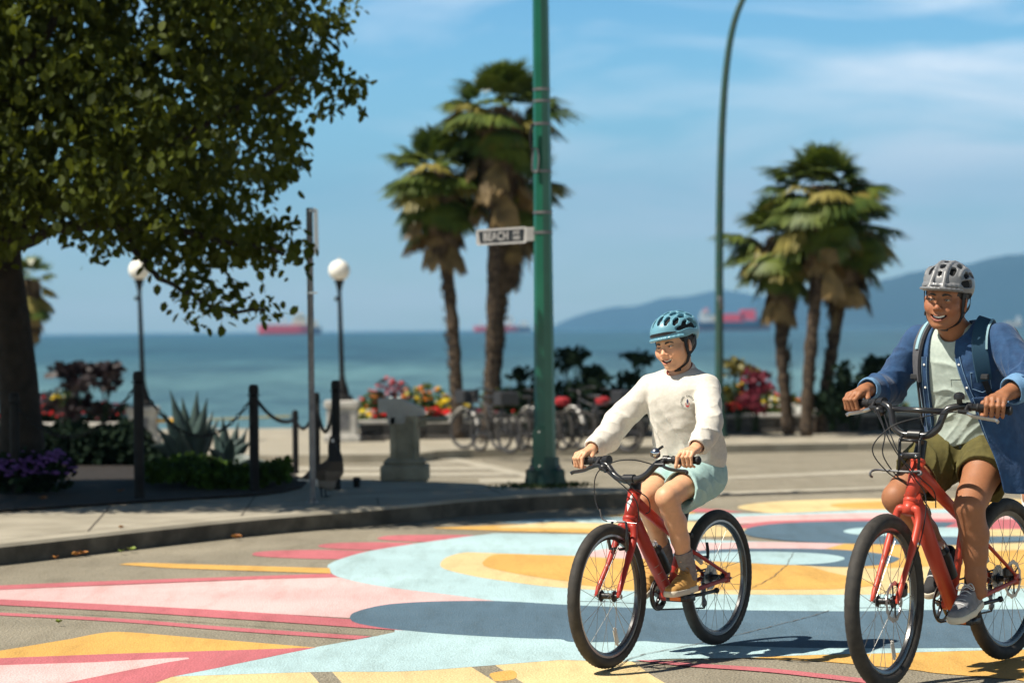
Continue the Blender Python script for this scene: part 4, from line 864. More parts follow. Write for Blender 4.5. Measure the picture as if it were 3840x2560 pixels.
# ------------------------------------------------------------------ plants in the shaded bed
def bp_(px_, py_, off=.15): p = gnd(px_, py_, off); p[2] = gz(p[1])+off; return p
r = np.random.default_rng(3)
def hedge(x0, x1, ybot, ytop, dep, label, seed, n=9000, leafm='stemd', ls=.10):
    r = np.random.default_rng(seed); A = bp_(x0,ybot); B = bp_(x1,ybot); H = at(x0,ytop,A[1])[2]-A[2]; e = empty('hedge', (A+B)/2, 0, label, 'hedge')
    d = (B-A)/2; V = np.zeros((n,4,3)); t = r.uniform(-1,1,n); h = r.random(n)**.7; y = r.uniform(0,dep,n)
    bulge = 1-.18*np.abs(np.sin(t*5.0))-.12*np.abs(np.sin(t*13+1)); edge = np.clip((1-np.abs(t))*5, .35, 1)
    c = np.stack([d[0]*t, d[1]*t+y, H*h*bulge*edge], 1); a = r.normal(size=(n,3)); a /= np.linalg.norm(a,axis=1)[:,None]; q = r.normal(size=(n,3)); u = np.cross(a,q); u /= np.linalg.norm(u,axis=1)[:,None]; z = ls*r.uniform(.5,1.2,n)[:,None]
    V = np.stack([c, c+(u*.4+a*.5)*z, c+a*z, c+(-u*.4+a*.5)*z], 1); mesh('foliage', V.reshape(-1,3), np.arange(n*4).reshape(-1,4), MT[leafm], e, smooth=False)
    b = MB(); 
    for i in range(14): f = r.uniform(-.95,.95); b.tube([(d[0]*f,d[1]*f+dep*.4,-.05),(d[0]*f+.03,d[1]*f+dep*.4,H*.6)], [.02,.01], 5)
    b.make('stems', MT['bark'], e, auto=False)
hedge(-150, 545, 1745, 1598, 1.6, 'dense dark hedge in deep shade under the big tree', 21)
pf = bp_(150,1850); 
for i, (x, y, w, h, lab) in enumerate([(20,1850,.18,.16,'purple flower clump at the left edge in the shade'),(110,1846,.16,.17,'purple flower clump right of the faint bollard'),(200,1846,.18,.18,'purple flowers, rightmost of the shaded purple clumps')]):
    plant('flower_clump', bp_(x,y), (w,.2,h), 'stemd', ['purple'], 200+i, lab, 'flowers', 'purple flowers under the tree', nl=240, bs=.028, nb=46, ls=.07)
r = np.random.default_rng(8)
def gc(r):
    x = r.uniform(545,1085); y = r.uniform(1785,1835); return bp_(x, y)+np.array([0,0,r.uniform(0,.12)])
n = 5200; V = np.zeros((n,4,3)); c = np.array([gc(r) for _ in range(n)]); c[:,2] += .05*np.sin(c[:,0]*6)+.02; a = r.normal(size=(n,3)); a[:,2] += .6; a /= np.linalg.norm(a,axis=1)[:,None]; q = r.normal(size=(n,3)); u = np.cross(a,q); u /= np.linalg.norm(u,axis=1)[:,None]; z = .055*r.uniform(.5,1.3,n)[:,None]
V = np.stack([c, c+(u*.45+a*.5)*z, c+a*z, c+(-u*.45+a*.5)*z], 1)
o = mesh('ground_cover', V.reshape(-1,3), np.arange(n*4).reshape(-1,4), MT['gcover'], smooth=False); tag(o, 'low green ground cover in front of the agave', 'ground cover', kind='stuff')
# agaves
MT['agave'] = mat('agave_leaf', (0.022,0.045,0.042), .5, (0.045,0.075,0.065), 6)
def agave(px_, py_, spec, label, seed, sc=1.0):
    o = bp_(px_, py_); e = empty('agave', o, 0, label, 'agave', 'spiky agaves in the bed'); r = np.random.default_rng(seed)
    for tx, ty, dy in spec:
        t = at(tx, ty, o[1]+dy)-o; L = np.linalg.norm(t); side = np.array([t[2], 0, -t[0]]); side /= np.linalg.norm(side)+1e-9; n = 7; vs = []; fs = []
        sag = np.array([0,0,-.05*L])
        for i in range(n):
            f = i/(n-1); p = t*f + sag*0 + np.array([0,0,.14*L*math.sin(math.pi*f)*(1 if t[2] < .35 else .1)]); w = .062*sc*(1-(f-.35)**2*1.9 if f > .35 else .75+.6*f)*(1-f**4)
            w = max(w, .002); vs += [p-side*w+[0,-.0,0], p+np.array([0,.022*(1-f),-.0]), p+side*w, p+np.array([0,.030*(1-f)+.004,0])]
            if i: k = 4*(i-1); fs += [(k,k+4,k+5,k+1),(k+1,k+5,k+6,k+2),(k+2,k+6,k+7,k+3),(k+3,k+7,k+4,k)]
        mesh('leaf', vs, fs, MT['agave'], e)
agave(720,1755,[(637,1460,0),(683,1486,.1),(740,1462,.05),(778,1490,-.05),(610,1540,-.1),(585,1600,-.2),(820,1570,.1),(700,1560,-.25),(760,1580,-.25),(660,1600,-.25),(560,1670,-.1),(655,1520,.2),(800,1540,.25)],'large spiky agave rising above the chain, its tips against the water',1,1.25)
agave(850,1775,[(835,1560,0),(895,1580,.1),(905,1640,0),(945,1655,-.1),(955,1710,-.1),(800,1600,0),(780,1680,-.2),(870,1640,-.2),(930,1600,.15),(1010,1735,-.15),(850,1600,.2)],'smaller spiky agave left of the second bollard',2,1.0)
# ------------------------------------------------------------------ fallen leaves on the road
MT['fallen'] = mat('dry_leaf', (0.42,0.20,0.03), .7, (0.30,0.08,0.03), 30); MT['fresh'] = mat('green_leaf', (0.16,0.22,0.02), .6)
for i, (x, y, s, m, lab) in enumerate([(885,2018,.075,'fallen','large curled golden leaf on the road by the kerb'),(490,2065,.06,'fresh','green leaf on the road near the left kerb'),(455,2072,.045,'fresh','small flat green leaf left of the other green leaf'),(285,2083,.06,'fallen','brown leaf fragment by the kerb, left of the green leaves'),(312,2078,.06,'fallen','curled brown leaf beside the fragment by the kerb'),(208,2095,.04,'fallen','leftmost small brown leaf by the kerb'),(454,1981,.04,'fallen','little dry leaf on the kerb top'),(160,1873,.07,'fallen','dry leaf on the dark soil below the purple flowers'),(450,1845,.06,'fallen','dry leaf on the dark soil near the tallest bollard'),(220,2337,.035,'fresh','tiny yellowish leaf on the asphalt between the rose lines')]):
    off = .13 if 1900 < y < 2000 and x < 500 else (.16 if y < 1900 else .014); p = gnd(x, y, off); rr = random.Random(i); b = MB(); n = 9; ring = []
    for k in range(n):
        a = 2*math.pi*k/n; q = s*(.6+.4*abs(math.cos(a*1.5)))*.6; ring.append((q*math.cos(a), q*math.sin(a)*.7, .012+s*.35*abs(math.sin(a+i))*rr.uniform(.4,1)))
    b.add([(0,0,.004)]+ring, [(0,k+1,(k+1)%n+1) for k in range(n)]); o = mesh('fallen_leaf', b.v, b.f, MT[m]); o.location = p.tolist(); tag(o, lab, 'leaf', 'fallen leaves')
# ------------------------------------------------------------------ ships on the bay
MT['s_red'] = mat('ship_red', (0.85,0.03,0.04), .6); MT['s_navy'] = mat('ship_navy', (0.02,0.035,0.09), .6); MT['s_cream'] = mat('ship_cream', (0.75,0.62,0.45), .6); MT['s_white'] = mat('ship_white', (0.78,0.76,0.72), .6); MT['s_rust'] = mat('ship_boot_red', (0.40,0.08,0.06), .7)
def ship(xa, xb, ydeck, Yd, hullm, label, boxes, split=None, bow=-1):
    """hull between photo columns xa..xb at distance Yd"""
    k = Yd/F; cx = (xa+xb)/2; c = at(cx, 1250, Yd); e = empty('cargo_ship', (c[0], Yd, SEA), 0, label, 'ship', 'cargo ships anchored on the bay'); L = (xb-xa)*k; Hd = at(cx, ydeck, Yd)[2]-SEA; Wd = L*.14
    def hull(z0, z1, m, nm, x0=0, x1=1):
        st = [(0,.55,.03),(.06,.9,.0),(.2,1,0),(.8,1,0),(.92,.7,0),(1.0,.08,.02)]; b = MB(); vs = []; fs = []
        S = [s for s in st if x0 <= s[0] <= x1]
        for f, w, up in S:
            xx = (f-.5)*L*(-bow); 
            for z, q in ((z0,.8),(z1,1)): vs += [(xx*(1 if z == z1 else .97), -w*q*Wd/2, z+up*Hd*3*(z==z1)), (xx*(1 if z == z1 else .97), w*q*Wd/2, z+up*Hd*3*(z==z1))]
        for i in range(len(S)-1): k4 = 4*i; fs += [(k4,k4+4,k4+6,k4+2),(k4+1,k4+3,k4+7,k4+5),(k4+2,k4+6,k4+7,k4+3),(k4,k4+1,k4+5,k4+4)]
        fs += [(0,2,3,1), (4*(len(S)-1),4*(len(S)-1)+1,4*(len(S)-1)+3,4*(len(S)-1)+2)]
        b.add(vs, fs); b.make(nm, MT[m], e, smooth=False)
    hull(0, Hd*.22, 's_rust', 'boot_stripe'); hull(Hd*.22+.02, Hd, hullm, 'hull')
    for (x0, x1, y0, y1, m, nm) in boxes:
        A = at(x0, y1, Yd); B = at(x1, y0, Yd); b = MB(); b.box(((A[0]+B[0])/2-c[0], 0, (A[2]+B[2])/2-SEA), (B[0]-A[0], Wd*.75, B[2]-A[2]))
        if nm == 'superstructure': b.box(((A[0]+B[0])/2-c[0], 0, B[2]-SEA+(B[2]-A[2])*.12), ((B[0]-A[0])*.6, Wd*.9, (B[2]-A[2])*.25)); b.tube([((A[0]+B[0])/2-c[0],0,B[2]-SEA),((A[0]+B[0])/2-c[0],0,B[2]-SEA+(B[2]-A[2])*.6)], (B[0]-A[0])*.05, 6)
        if nm == 'crane': b.tube([((A[0]+B[0])/2-c[0],0,A[2]-SEA),((A[0]+B[0])/2-c[0]+(B[0]-A[0])*1.2,0,B[2]-SEA+(B[2]-A[2])*.2)], (B[0]-A[0])*.15, 6)
        b.make(nm, MT[m], e, smooth=False)
ship(968, 1160, 1219, 4200, 's_red', 'long red cargo ship left of the grey sign post', [(1100,1150,1186,1219,'s_cream','superstructure'),(1006,1014,1196,1219,'s_white','crane'),(1060,1068,1194,1219,'s_white','crane'),(1030,1046,1212,1219,'s_white','hatch'),(1080,1096,1212,1219,'s_white','hatch')])
ship(1095, 1206, 1226, 4600, 's_navy', 'dark navy ship behind the red one, right of the grey sign post', [(1165,1190,1206,1226,'s_cream','superstructure'),(1120,1126,1212,1226,'s_white','crane')])
ship(1776, 1945, 1222, 5200, 's_red', 'red and white freighter between the left palm trunks', [(1895,1925,1192,1222,'s_white','superstructure'),(1800,1806,1206,1222,'s_white','crane'),(1850,1856,1204,1222,'s_white','crane')])
ship(1940, 1992, 1224, 5600, 's_navy', 'small white topped boat left of the green pole', [(1950,1978,1208,1224,'s_white','superstructure')])
ship(2612, 2890, 1206, 4000, 's_navy', 'big container ship with red stacks behind the curved lamp post', [(2625,2665,1174,1206,'s_white','superstructure'),(2668,2700,1182,1206,'s_cream','containers'),(2702,2790,1176,1206,'s_red','containers'),(2776,2832,1160,1200,'s_red','containers'),(2835,2870,1190,1206,'s_navy','containers'),(2640,2650,1160,1180,'s_red','crane')])
ship(90, 152, 1232, 5000, 's_navy', 'dark ship at the far left behind the big tree trunk', [(100,115,1212,1232,'s_white','superstructure')])
ship(3770, 3836, 1206, 6000, 's_cream', 'pale ship far off at the right edge, above the shoulder of the man', [(3812,3828,1190,1206,'s_white','superstructure')])
# ------------------------------------------------------------------ bicycles
MT['redframe'] = mat('satin_red_frame', (0.34,0.027,0.017), 0.46, (0.40,0.034,0.021), 3, spec=.4, coat=.05)
MT['redframe2'] = mat('bright_orange_red_frame', (0.46,0.050,0.026), 0.45, (0.52,0.06,0.03), 3, spec=.4, coat=.05)
MT['greyframe'] = mat('grey_frame', (0.030,0.030,0.034), .4); MT['whiteframe'] = mat('white_frame', (0.6,0.6,0.58), .4)
MT['steel_rim'] = mat('dull_rim', (.022,.022,.025), .5); MT['reflo'] = mat('orange_reflector', (0.75,0.16,0.01), .25, coat=.5); MT['reflw'] = mat('clear_reflector', (0.62,0.60,0.56), .2, coat=.6)
MT['grip'] = mat('rubber_grip', (0.015,0.015,0.017), .65, bump=.001, bscale=200)
MT['blackrim'] = mat('black_rim', (0.018,0.018,0.020), .25, spec=.7, coat=.3)
def rotz(a): return _Rz(a)
def tyre_mesh(R, r, par, m='rubber', tread=True, n=96):
    b = MB(); vs = []; fs = []; k = 18
    for i in range(n):
        a = 2*math.pi*i/n
        for j in range(k):
            t = 2*math.pi*j/k; q = r*(1+.0*math.cos(t)); w = r*math.sin(t); d = R + q*math.cos(t)*.98
            if tread and math.cos(t) > .35: d += .0011*(1 if (i+(j % 2)*1) % 2 else -1)
            vs.append((d*math.cos(a), w, d*math.sin(a)))
    for i in range(n):
        for j in range(k): a, c = i*k+j, ((i+1) % n)*k; fs.append((a, i*k+(j+1) % k, c+(j+1) % k, c+j))
    b.add(vs, fs); return b.make('tyre', MT[m], par)
def wheel(par, c, R, r, rimc='blackrim', spokes=28, rotor=False, rear=False, detail=True, brakeface=False):
    w = empty('wheel', c); w.parent = par
    tyre_mesh(R-r, r, w, n=140 if detail else 48)
    b = MB(); Ri = R-2*r+.004; n = 64 if detail else 32; vs = []; fs = []; pr = [(Ri+.004,-.014),(Ri-.008,-.0145),(Ri-.020,-.006),(Ri-.020,.006),(Ri-.008,.0145),(Ri+.004,.014)]
    for i in range(n):
        a = 2*math.pi*i/n; vs += [(q*math.cos(a), y, q*math.sin(a)) for q, y in pr]
    for i in range(n):
        for j in range(6): a, d = i*6, ((i+1) % n)*6; fs.append((a+j, a+(j+1) % 6, d+(j+1) % 6, d+j))
    b.add(vs, fs); b.make('rim', MT[rimc], w)
    if brakeface:
        for s in (-1, 1):
            b = MB(); vs = []; fs = []
            for i in range(64):
                a = 2*math.pi*i/64; vs += [((Ri+.004)*math.cos(a), s*.0152, (Ri+.004)*math.sin(a)), ((Ri-.007)*math.cos(a), s*.0158, (Ri-.007)*math.sin(a))]
            for i in range(64): a, d = 2*i, 2*((i+1) % 64); fs.append((a, a+1, d+1, d))
            b.add(vs, fs); b.make('brake_track', MT['steel'], w)
    hw = .05 if not rear else .062; b = MB(); b.lathe([(.004,-hw),(.009,-hw),(.011,-hw+.012),(.024,-.034),(.024,-.030),(.013,-.024),(.013,.024),(.024,.030),(.024,.034),(.011,hw-.012),(.009,hw),(.004,hw)], 16, (0,0,0), (0,1,0)); b.make('hub', MT['black'], w)
    b = MB(); b.tube([(0,0,0),(.022,.0,Ri-.018)], .00115 if detail else .003, 5); sp = None
    for i in range(spokes):
        sd = 1 if i % 2 else -1; kk = 1 if (i//2) % 2 else -1; a = 2*math.pi*i/spokes
        p0 = np.array([.022*kk, sd*.031, .004]); p1 = np.array([0, 0, Ri-.016])
        if sp is None or (i < 4): 
            bb = MB(); bb.tube([p0, p1], .0011 if detail else .0026, 5); o = bb.make('spoke', MT['steel_rim'] if not detail else MT['spoke'], w); pro = o.data; P_ = getattr(wheel, 'c', None)
            if i == 0: four = []
            four.append(pro)
        else:
            o = bpy.data.objects.new('spoke', four[i % 4]); COL.objects.link(o); o.parent = w
        o.rotation_euler = (0, a, 0); sp = o
    if detail:
        b = MB(); b.box((0,0,R*.62), (.012,.008,.085), None, .003); b.box((0,0,R*.62), (.028,.006,.07), None, .002); o = b.make('wheel_reflector', MT['reflw'], w); o.rotation_euler = (0, rad(200 if not rear else 60), 0)
    if rotor:
        b = MB(); R1 = .08; n = 48
        vs = []; fs = []
        for i in range(n):
            a = 2*math.pi*i/n; q = R1+.003*math.sin(i*math.pi/2); vs += [(q*math.cos(a),.0365,q*math.sin(a)),((R1-.017)*math.cos(a),.0365,(R1-.017)*math.sin(a)),(q*math.cos(a),.0385,q*math.sin(a)),((R1-.017)*math.cos(a),.0385,(R1-.017)*math.sin(a))]
        for i in range(n):
            if i % 4 == 3: pass
            a, d = 4*i, 4*((i+1) % n); fs += [(a,a+1,d+1,d),(a+2,d+2,d+3,a+3),(a,d,d+2,a+2),(a+1,a+3,d+3,d+1)]
        b.add(vs, fs); ro = b.make('brake_rotor', MT['steel'], w)
        b = MB()
        for i in range(6): a = 2*math.pi*i/6; b.tube([(.02*math.cos(a),.0375,.02*math.sin(a)), (.045*math.cos(a+.25),.0375,.045*math.sin(a+.25)), (.066*math.cos(a+.3),.0375,.066*math.sin(a+.3))], .0035, 5)
        b.lathe([(.001,.034),(.024,.034),(.024,.040),(.001,.040)], 12, (0,0,0), (0,1,0)); b.make('rotor_carrier', MT['blackm'], w, auto=False)
    return w
MT['spoke'] = mat('spoke_steel', (0.30,0.29,0.27), .3, metal=.8)
def disc_ring(R, r0, y0, y1, n=40, teeth=0):
    b = MB(); pr = [(r0,y0),(R,y0),(R,y1),(r0,y1)]; vs = []; fs = []; n = teeth*4 if teeth else n
    for i in range(n):
        a = 2*math.pi*i/n
        for q, y in pr: 
            if teeth and q == R: q = R-(.005 if i % 4 in (0,1) else 0)
            vs.append((q*math.cos(a), y, q*math.sin(a)))
    for i in range(n):
        for j in range(4): a, d = 4*i, 4*((i+1) % n); fs.append((a+j, a+(j+1) % 4, d+(j+1) % 4, d+j))
    return b.add(vs, fs)
def curved(b, pts, r, n=12, k=5): return b.tube(catmull([np.array(p, float) for p in pts], k), r, n)
def bike(name, loc, yaw, label, P, detail=True, group=None):
    """P: geometry in the bike's own frame, x forwards, y left, z up, origin at the rear contact point"""
    B = empty(name, loc, yaw, label, 'bicycle', group); v = np.array; fm = MT[P['col']]
    wb, R, r = P['wb'], P['R'], P['r']; bb = v([P['bb'][0], 0, P['bb'][1]]); ht = v([P['ht'][0],0,P['ht'][1]]); hb = v([P['hb'][0],0,P['hb'][1]]); st = v([P['st'][0],0,P['st'][1]]); fh = v([wb,0,R]); rh = v([0,0,R])
    sa = (ht-hb)/np.linalg.norm(ht-hb); TR = P.get('tr', .018); DR = P.get('dr', .025)
    # frame: one welded piece
    b = MB(); b.tube([hb, ht], .0275 if detail else .02, 20)
    if detail: b.lathe([(.027,-.004),(.0305,0),(.0305,.012),(.027,.016)], 20, hb, sa); b.lathe([(.027,-.012),(.0302,-.010),(.0302,.002),(.027,.004)], 20, ht, sa)
    tt0 = ht-sa*.035; b.tube([tt0, (tt0+st)/2+v([0,0,-.004]), st-v([0,0,.0])], [TR*1.1, TR, TR*.85], 14)
    dt0 = hb+sa*.035; b.tube([dt0, (dt0+bb)/2+v([0,0,-.006]), bb], [DR, DR, DR*.92], 14)
    ctop = st+(st-bb)/np.linalg.norm(st-bb)*.03; b.tube([bb, st, ctop], .0165, 14); b.lathe([(.026,-.036),(.026,.036)], 16, bb, (0,1,0))
    for s in (-1, 1):
        d = v([0,s*.062,0]); b.tube([bb+v([-.03,s*.022,0]), bb+v([-.11,s*.040,.006]), rh+d+v([.03,0,-.004])], [.012,.011,.009], 10)
        b.tube([st+v([-.008,s*.012,-.03]), st*.75+rh*.25+v([0,s*.042,-.02]), rh+d+v([.02,0,.02])], [.009,.0085,.0075], 10)
        b.box(rh+d+v([.012,0,.002]), (.045,.007,.045), None, .002)
    fr = b.make('frame', fm, B, auto=False)
    if detail:
        b = MB(); b.lathe([(.0185,-.004),(.020,-.002),(.020,.012),(.0185,.014)], 16, ctop, (st-bb)/np.linalg.norm(st-bb)); b.tube([ctop+v([-.01,.0,.004]), ctop+v([-.02,.035,-.0]), ctop+v([.01,.055,-.006])], .006, 8); b.make('seat_clamp', MT['black'], B)
    sd = (st-bb)/np.linalg.norm(st-bb); stop = v([P['saddle'][0],0,P['saddle'][1]]); b = MB(); b.tube([st, stop-v([0,0,.04])], .0138, 12); b.make('seatpost', MT['black'], B)
    # saddle
    b = MB(); vs = []; fs = []; sec = [(-.13,.068,.0),(-.11,.078,.008),(-.04,.066,.006),(.04,.036,.0),(.11,.021,.002),(.135,.012,-.008)]
    for x, w, z in sec:
        for k in range(12): a = 2*math.pi*k/12; vs.append((stop[0]+x, w*math.cos(a), stop[2]+z-.012+(.018 if math.sin(a) > 0 else .030)*math.sin(a)*(1-.2*abs(math.cos(a)))))
    for i in range(5):
        for k in range(12): j = (k+1) % 12; fs.append((12*i+k, 12*i+j, 12*i+12+j, 12*i+12+k))
    fs += [tuple(range(11,-1,-1)), tuple(range(60,72))]; b.add(vs, fs); b.make('saddle', MT['black'], B)
    # steering group turned about the steering axis
    ang = P.get('steer', 0.0); Kx = np.array([[0,-sa[2],sa[1]],[sa[2],0,-sa[0]],[-sa[1],sa[0],0]]); RS = np.eye(3)+math.sin(ang)*Kx+(1-math.cos(ang))*Kx@Kx
    def S(p): return hb + RS@(np.asarray(p, float)-hb)
    S0 = S
    if 'wsteer' in P:
        an2 = P['wsteer']; RW = np.eye(3)+math.sin(an2)*Kx+(1-math.cos(an2))*Kx@Kx
        def S(p): return hb + RW@(np.asarray(p, float)-hb)
    else: RW = RS
    crown = hb-sa*.03; fw = P['fw']
    b = MB(); b.tube([S(hb-sa*.002), S(hb-sa*.05)], [.0285,.027], 16)
    for s in (-1, 1):
        pts = [crown+v([.004,s*.012,-.002]), crown+v([.010,s*(fw*.75),.001]), crown+v([.022,s*fw,-.045]), crown*.55+(fh+v([-.015,0,0]))*.45+v([0,s*(fw+.003),0]), fh+v([-.012,s*.052,.03]), fh+v([0,s*.052,-.004])]
        b.tube([S(p) for p in catmull(pts, 5)], [.017]*6+[.0155]*10+[.012]*5+[.010]*5, 12)
    b.make('fork', fm, B, auto=False)
    fwl = wheel(B, S(fh), R, r, P['rim'], P['spokes'], P.get('rotor'), False, detail, P.get('brakeface')); fwl.rotation_euler = (0, 0, math.atan2(RW[1,0], RW[0,0]))
    wheel(B, rh, R, r, P['rim'], P['spokes'], P.get('rotor'), True, detail, P.get('brakeface'))
    # axle nuts
    if detail:
        b = MB(); b.tube([S(fh+v([0,-.066,0])), S(fh+v([0,.066,0]))], .0055, 8); b.tube([S(fh+v([0,.066,0])), S(fh+v([0,.064,0]))], .011, 8); b.make('axle', MT['steel'], B)
        b = MB(); b.tube([rh+v([0,-.076,0]), rh+v([0,.076,0])], .0055, 8); b.make('axle', MT['steel'], B)
    SF = S; S = S0
    # stem, bars
    cl = v([P['clamp'][0],0,P['clamp'][1]]); top = ht+sa*P['stem_h']
    b = MB(); b.tube([S(ht+sa*.003), S(top)], [.026,.0225], 16); b.tube([S(top-sa*.014), S(cl)], [.019,.017], 14); b.tube([S(cl+v([0,-.026,0])), S(cl+v([0,.026,0]))], .0205, 16); b.make('stem', MT['black'], B)
    hbp = P['bar']; b = MB(); half = [v(p) for p in hbp]; full = [v([p[0],-p[1],p[2]]) for p in reversed(half)]+half[1 if half[0][1] == 0 else 0:]
    b.tube([S(p) for p in catmull(full, 6)], (.0148 if detail else .0125), 14)
    if P.get('cross'): c = P['cross']; b.tube([S(v([c[0],-c[1],c[2]])), S(v([c[0],c[1],c[2]]))], .0115, 12)
    b.make('handlebar', MT['blackm'], B, auto=False)
    e0, e1 = half[-2], half[-1]; gl = P.get('grip', .12); gd = (e1-e0)/np.linalg.norm(e1-e0)
    out = {}
    for s, nm in ((1,'L'),(-1,'R')):
        f = lambda p: S(v([p[0], s*p[1], p[2]])); g1 = e1+gd*.004; g0 = e1-gd*gl
        b = MB(); b.lathe([(.0165,0),(.0185,.004),(.0165,.008),(.0160,gl-.012),(.0190,gl-.008),(.0190,gl),(.012,gl+.006),(.001,gl+.008)], 18, f(g0), (f(g1)-f(g0))); b.make('grip', MT['grip'], B)
        out[nm] = (f(g0), f(e1))
        if detail:
            c = g0-gd*.03; fd = v([1,0,0]); dn = v([0,0,-1]); LV = P.get('lever', (.045,-.035))
            b = MB(); b.tube([f(c-gd*.012), f(c+gd*.012)], .0185, 14); b.tube([f(c+fd*.014), f(c+fd*.034+dn*.018)], .010, 10); b.tube([f(c+fd*.036+dn*.020-gd*.03), f(c+fd*.034+dn*.020+gd*.012)], [.008,.011], 10)
            lv = b.make('brake_mount', MT['black'], B)
            b = MB(); pts = [c+fd*.036+dn*.022+gd*.005, c+fd*.052+dn*.030+gd*.03, c+fd*(LV[0]+.012)+dn*(-LV[1])+gd*.06, c+fd*(LV[0]+.008)+dn*(-LV[1]+.004)+gd*.10, c+fd*(LV[0]+.010)+dn*(-LV[1]+.006)+gd*.125, c+fd*(LV[0]+.018)+dn*(-LV[1]+.012)+gd*.135]
            b.tube([f(p) for p in catmull(pts, 4)], .0058, 8, flat=1.35); b.make('brake_lever', MT[P.get('levm','blackm')], B)
            c2 = c-gd*.035
            if s == -1: # shifter
                b = MB(); b.tube([f(c2-gd*.016), f(c2+gd*.012)], .021, 14); b.make('shifter_clamp', MT['black'], B)
                b = MB(); b.ball(f(c2+fd*.022+dn*.030), (.026,.024,.018), 12); b.tube([f(c2+fd*.02+dn*.02), f(c2+fd*.028+dn*.045-gd*.02)], [.012,.014], 8); b.make('shifter', MT['black'], B, auto=False)
            else:     # bell
                q = c2+v([.01,0,.030]); 
                if P.get('bell') == 'brass':
                    b = MB(); ax = v([.85,-.35,-.25]); b.lathe([(.0,.0),(.014,.0),(.022,.006),(.0235,.018),(.018,.030),(.009,.036)], 20, f(q)-ax*.008, RS@ax); b.make('bell', MT['bell'], B)
                    b = MB(); b.lathe([(.010,.036),(.010,.038),(.001,.039)], 14, f(q)-ax*.008, RS@ax); b.make('bell_cap', MT['bellc'], B); b = MB(); b.tube([f(q+v([0,0,.01])), f(q+v([-.0,.03,.026]))], .006, 8); b.make('bell_thumb_tab', MT['black'], B)
                else:
                    b = MB(); b.lathe([(.0215,-.010),(.0225,.0),(.021,.010),(.012,.018),(.001,.020)], 20, f(q+v([0,-.0,.006]))); b.make('bell', MT['black'], B); b = MB(); b.tube([f(c2), f(q)], .012, 10); b.make('bell_mount', MT['black'], B)
    # cables
    if detail:
        for pts in P['cables']:
            b = MB(); b.tube([S(p) for p in catmull([v(p) for p in pts], 7)], .0026, 7); b.make('cable', MT['black'], B)
    # rim brakes
    S = SF
    if P.get('vbrake'):
        for s in (-1, 1):
            c = crown*.80+(fh)*.20+v([.03,0,0]); p0 = c+v([.016,s*.040,-.035]); b = MB(); b.tube([S(q) for q in catmull([p0, p0+v([.008,s*.004,.045]), p0+v([.0,s*-.0,.085]), p0+v([-.005,s*-.008,.118])], 4)], [.0075]*6+[.0055]*7, 8); b.make('brake_arm', MT['blackm'], B)
            b = MB(); b.box(S(p0+v([.0,-s*.020,.004])), (.055,.012,.012), None, .003); b.make('brake_pad', MT['black'], B)
        p0 = crown*.80+(fh)*.20+v([.041,0,.083]); b = MB(); b.tube([S(p0+v([0,-.075,.004])), S(p0+v([0,.085,-.004]))], .0009, 6); b.tube([S(p0+v([0,-.012,0])), S(p0+v([0,.028,0]))], .005, 8); b.make('brake_wire', MT['steel'], B)
        b = MB(); b.tube([S(q) for q in catmull([p0+v([.0,-.06,.0]), p0+v([.004,-.082,.012]), p0+v([.01,-.088,.05])], 4)], .0035, 7); b.make('brake_noodle', MT['galv'], B)
        for s in (-1, 1):
            p0 = v([.16,s*.040,.385]); b = MB(); curved(b, [p0, p0+v([-.012,0,.04]), p0+v([-.02,-s*.01,.085])], .007, 8); b.make('brake_arm', MT['black'], B); b = MB(); b.box(p0+v([-.0,-s*.018,.02]), (.05,.012,.014), None, .003); b.make('brake_pad', MT['black'], B)
    if P.get('rotor'):
        b = MB(); q = fh+v([-.055,.048,.045]); b.box(S(q), (.045,.030,.062), None, .008); b.tube([S(q+v([0,.016,.01])), S(q+v([0,.020,.01]))], .009, 8); b.make('brake_caliper', MT['black'], B)
        b = MB(); q = rh+v([.06,.045,.035]); b.box(q, (.06,.028,.045), None, .008); b.make('brake_caliper', MT['black'], B)
    # drivetrain on the right side
    cr = P['ring']; b = disc_ring(cr, cr-.014, -.0485, -.0445, teeth=32 if detail else 0, n=32); ring = b.make('chainring', MT['blackm'], B); ring.location = bb.tolist()
    if detail:
        b = MB()
        for i in range(5): a = 2*math.pi*i/5+.3; b.tube([(0,-.046,0), ((cr-.008)*math.cos(a),-.046,(cr-.008)*math.sin(a))], [.012,.007], 8, flat=.4)
        o = b.make('spider', MT['blackm'], ring, auto=False)
    if P.get('guard'): b = disc_ring(cr+.006, cr-.024, -.056, -.051, n=48); o = b.make('chain_guard', MT['black'], B); o.location = bb.tolist()
    ca, cn = P['crank'], P['crank_len']
    for s, a in ((1, ca), (-1, ca+math.pi)):
        d = v([math.cos(a)*cn, 0, math.sin(a)*cn]); p1 = bb+v([0,s*.075,0]); b = MB(); b.tube([bb+v([0,s*.03,0]), bb+v([0,s*.066,0])], .013, 10); b.tube([bb+v([0,s*.064,0]), bb+d+v([0,s*.076,0])], [.014,.0095], 10, flat=.65); b.make('crank_arm', MT['blackm'], B, auto=False)
        pc = bb+d+v([0,s*.132,0]); out['ped'+('L' if s > 0 else 'R')] = pc
        b = MB(); b.tube([bb+d+v([0,s*.078,0]), pc], .006, 8); b.box(pc+v([.038,0,0]), (.012,.098,.026), None, .003); b.box(pc-v([.038,0,0]), (.012,.098,.026), None, .003); b.box(pc+v([0,-.044,0]), (.075,.010,.022)); b.box(pc+v([0,.044,0]), (.075,.010,.022)); b.box(pc, (.07,.035,.020), None, .004); pd = b.make('pedal', MT['black'], B, auto=False)
        if detail: 
            for q in (1, -1): b = MB(); b.box(pc+v([q*.046,0,0]), (.005,.052,.016)); b.make('pedal_reflector', MT['reflo'], pd)
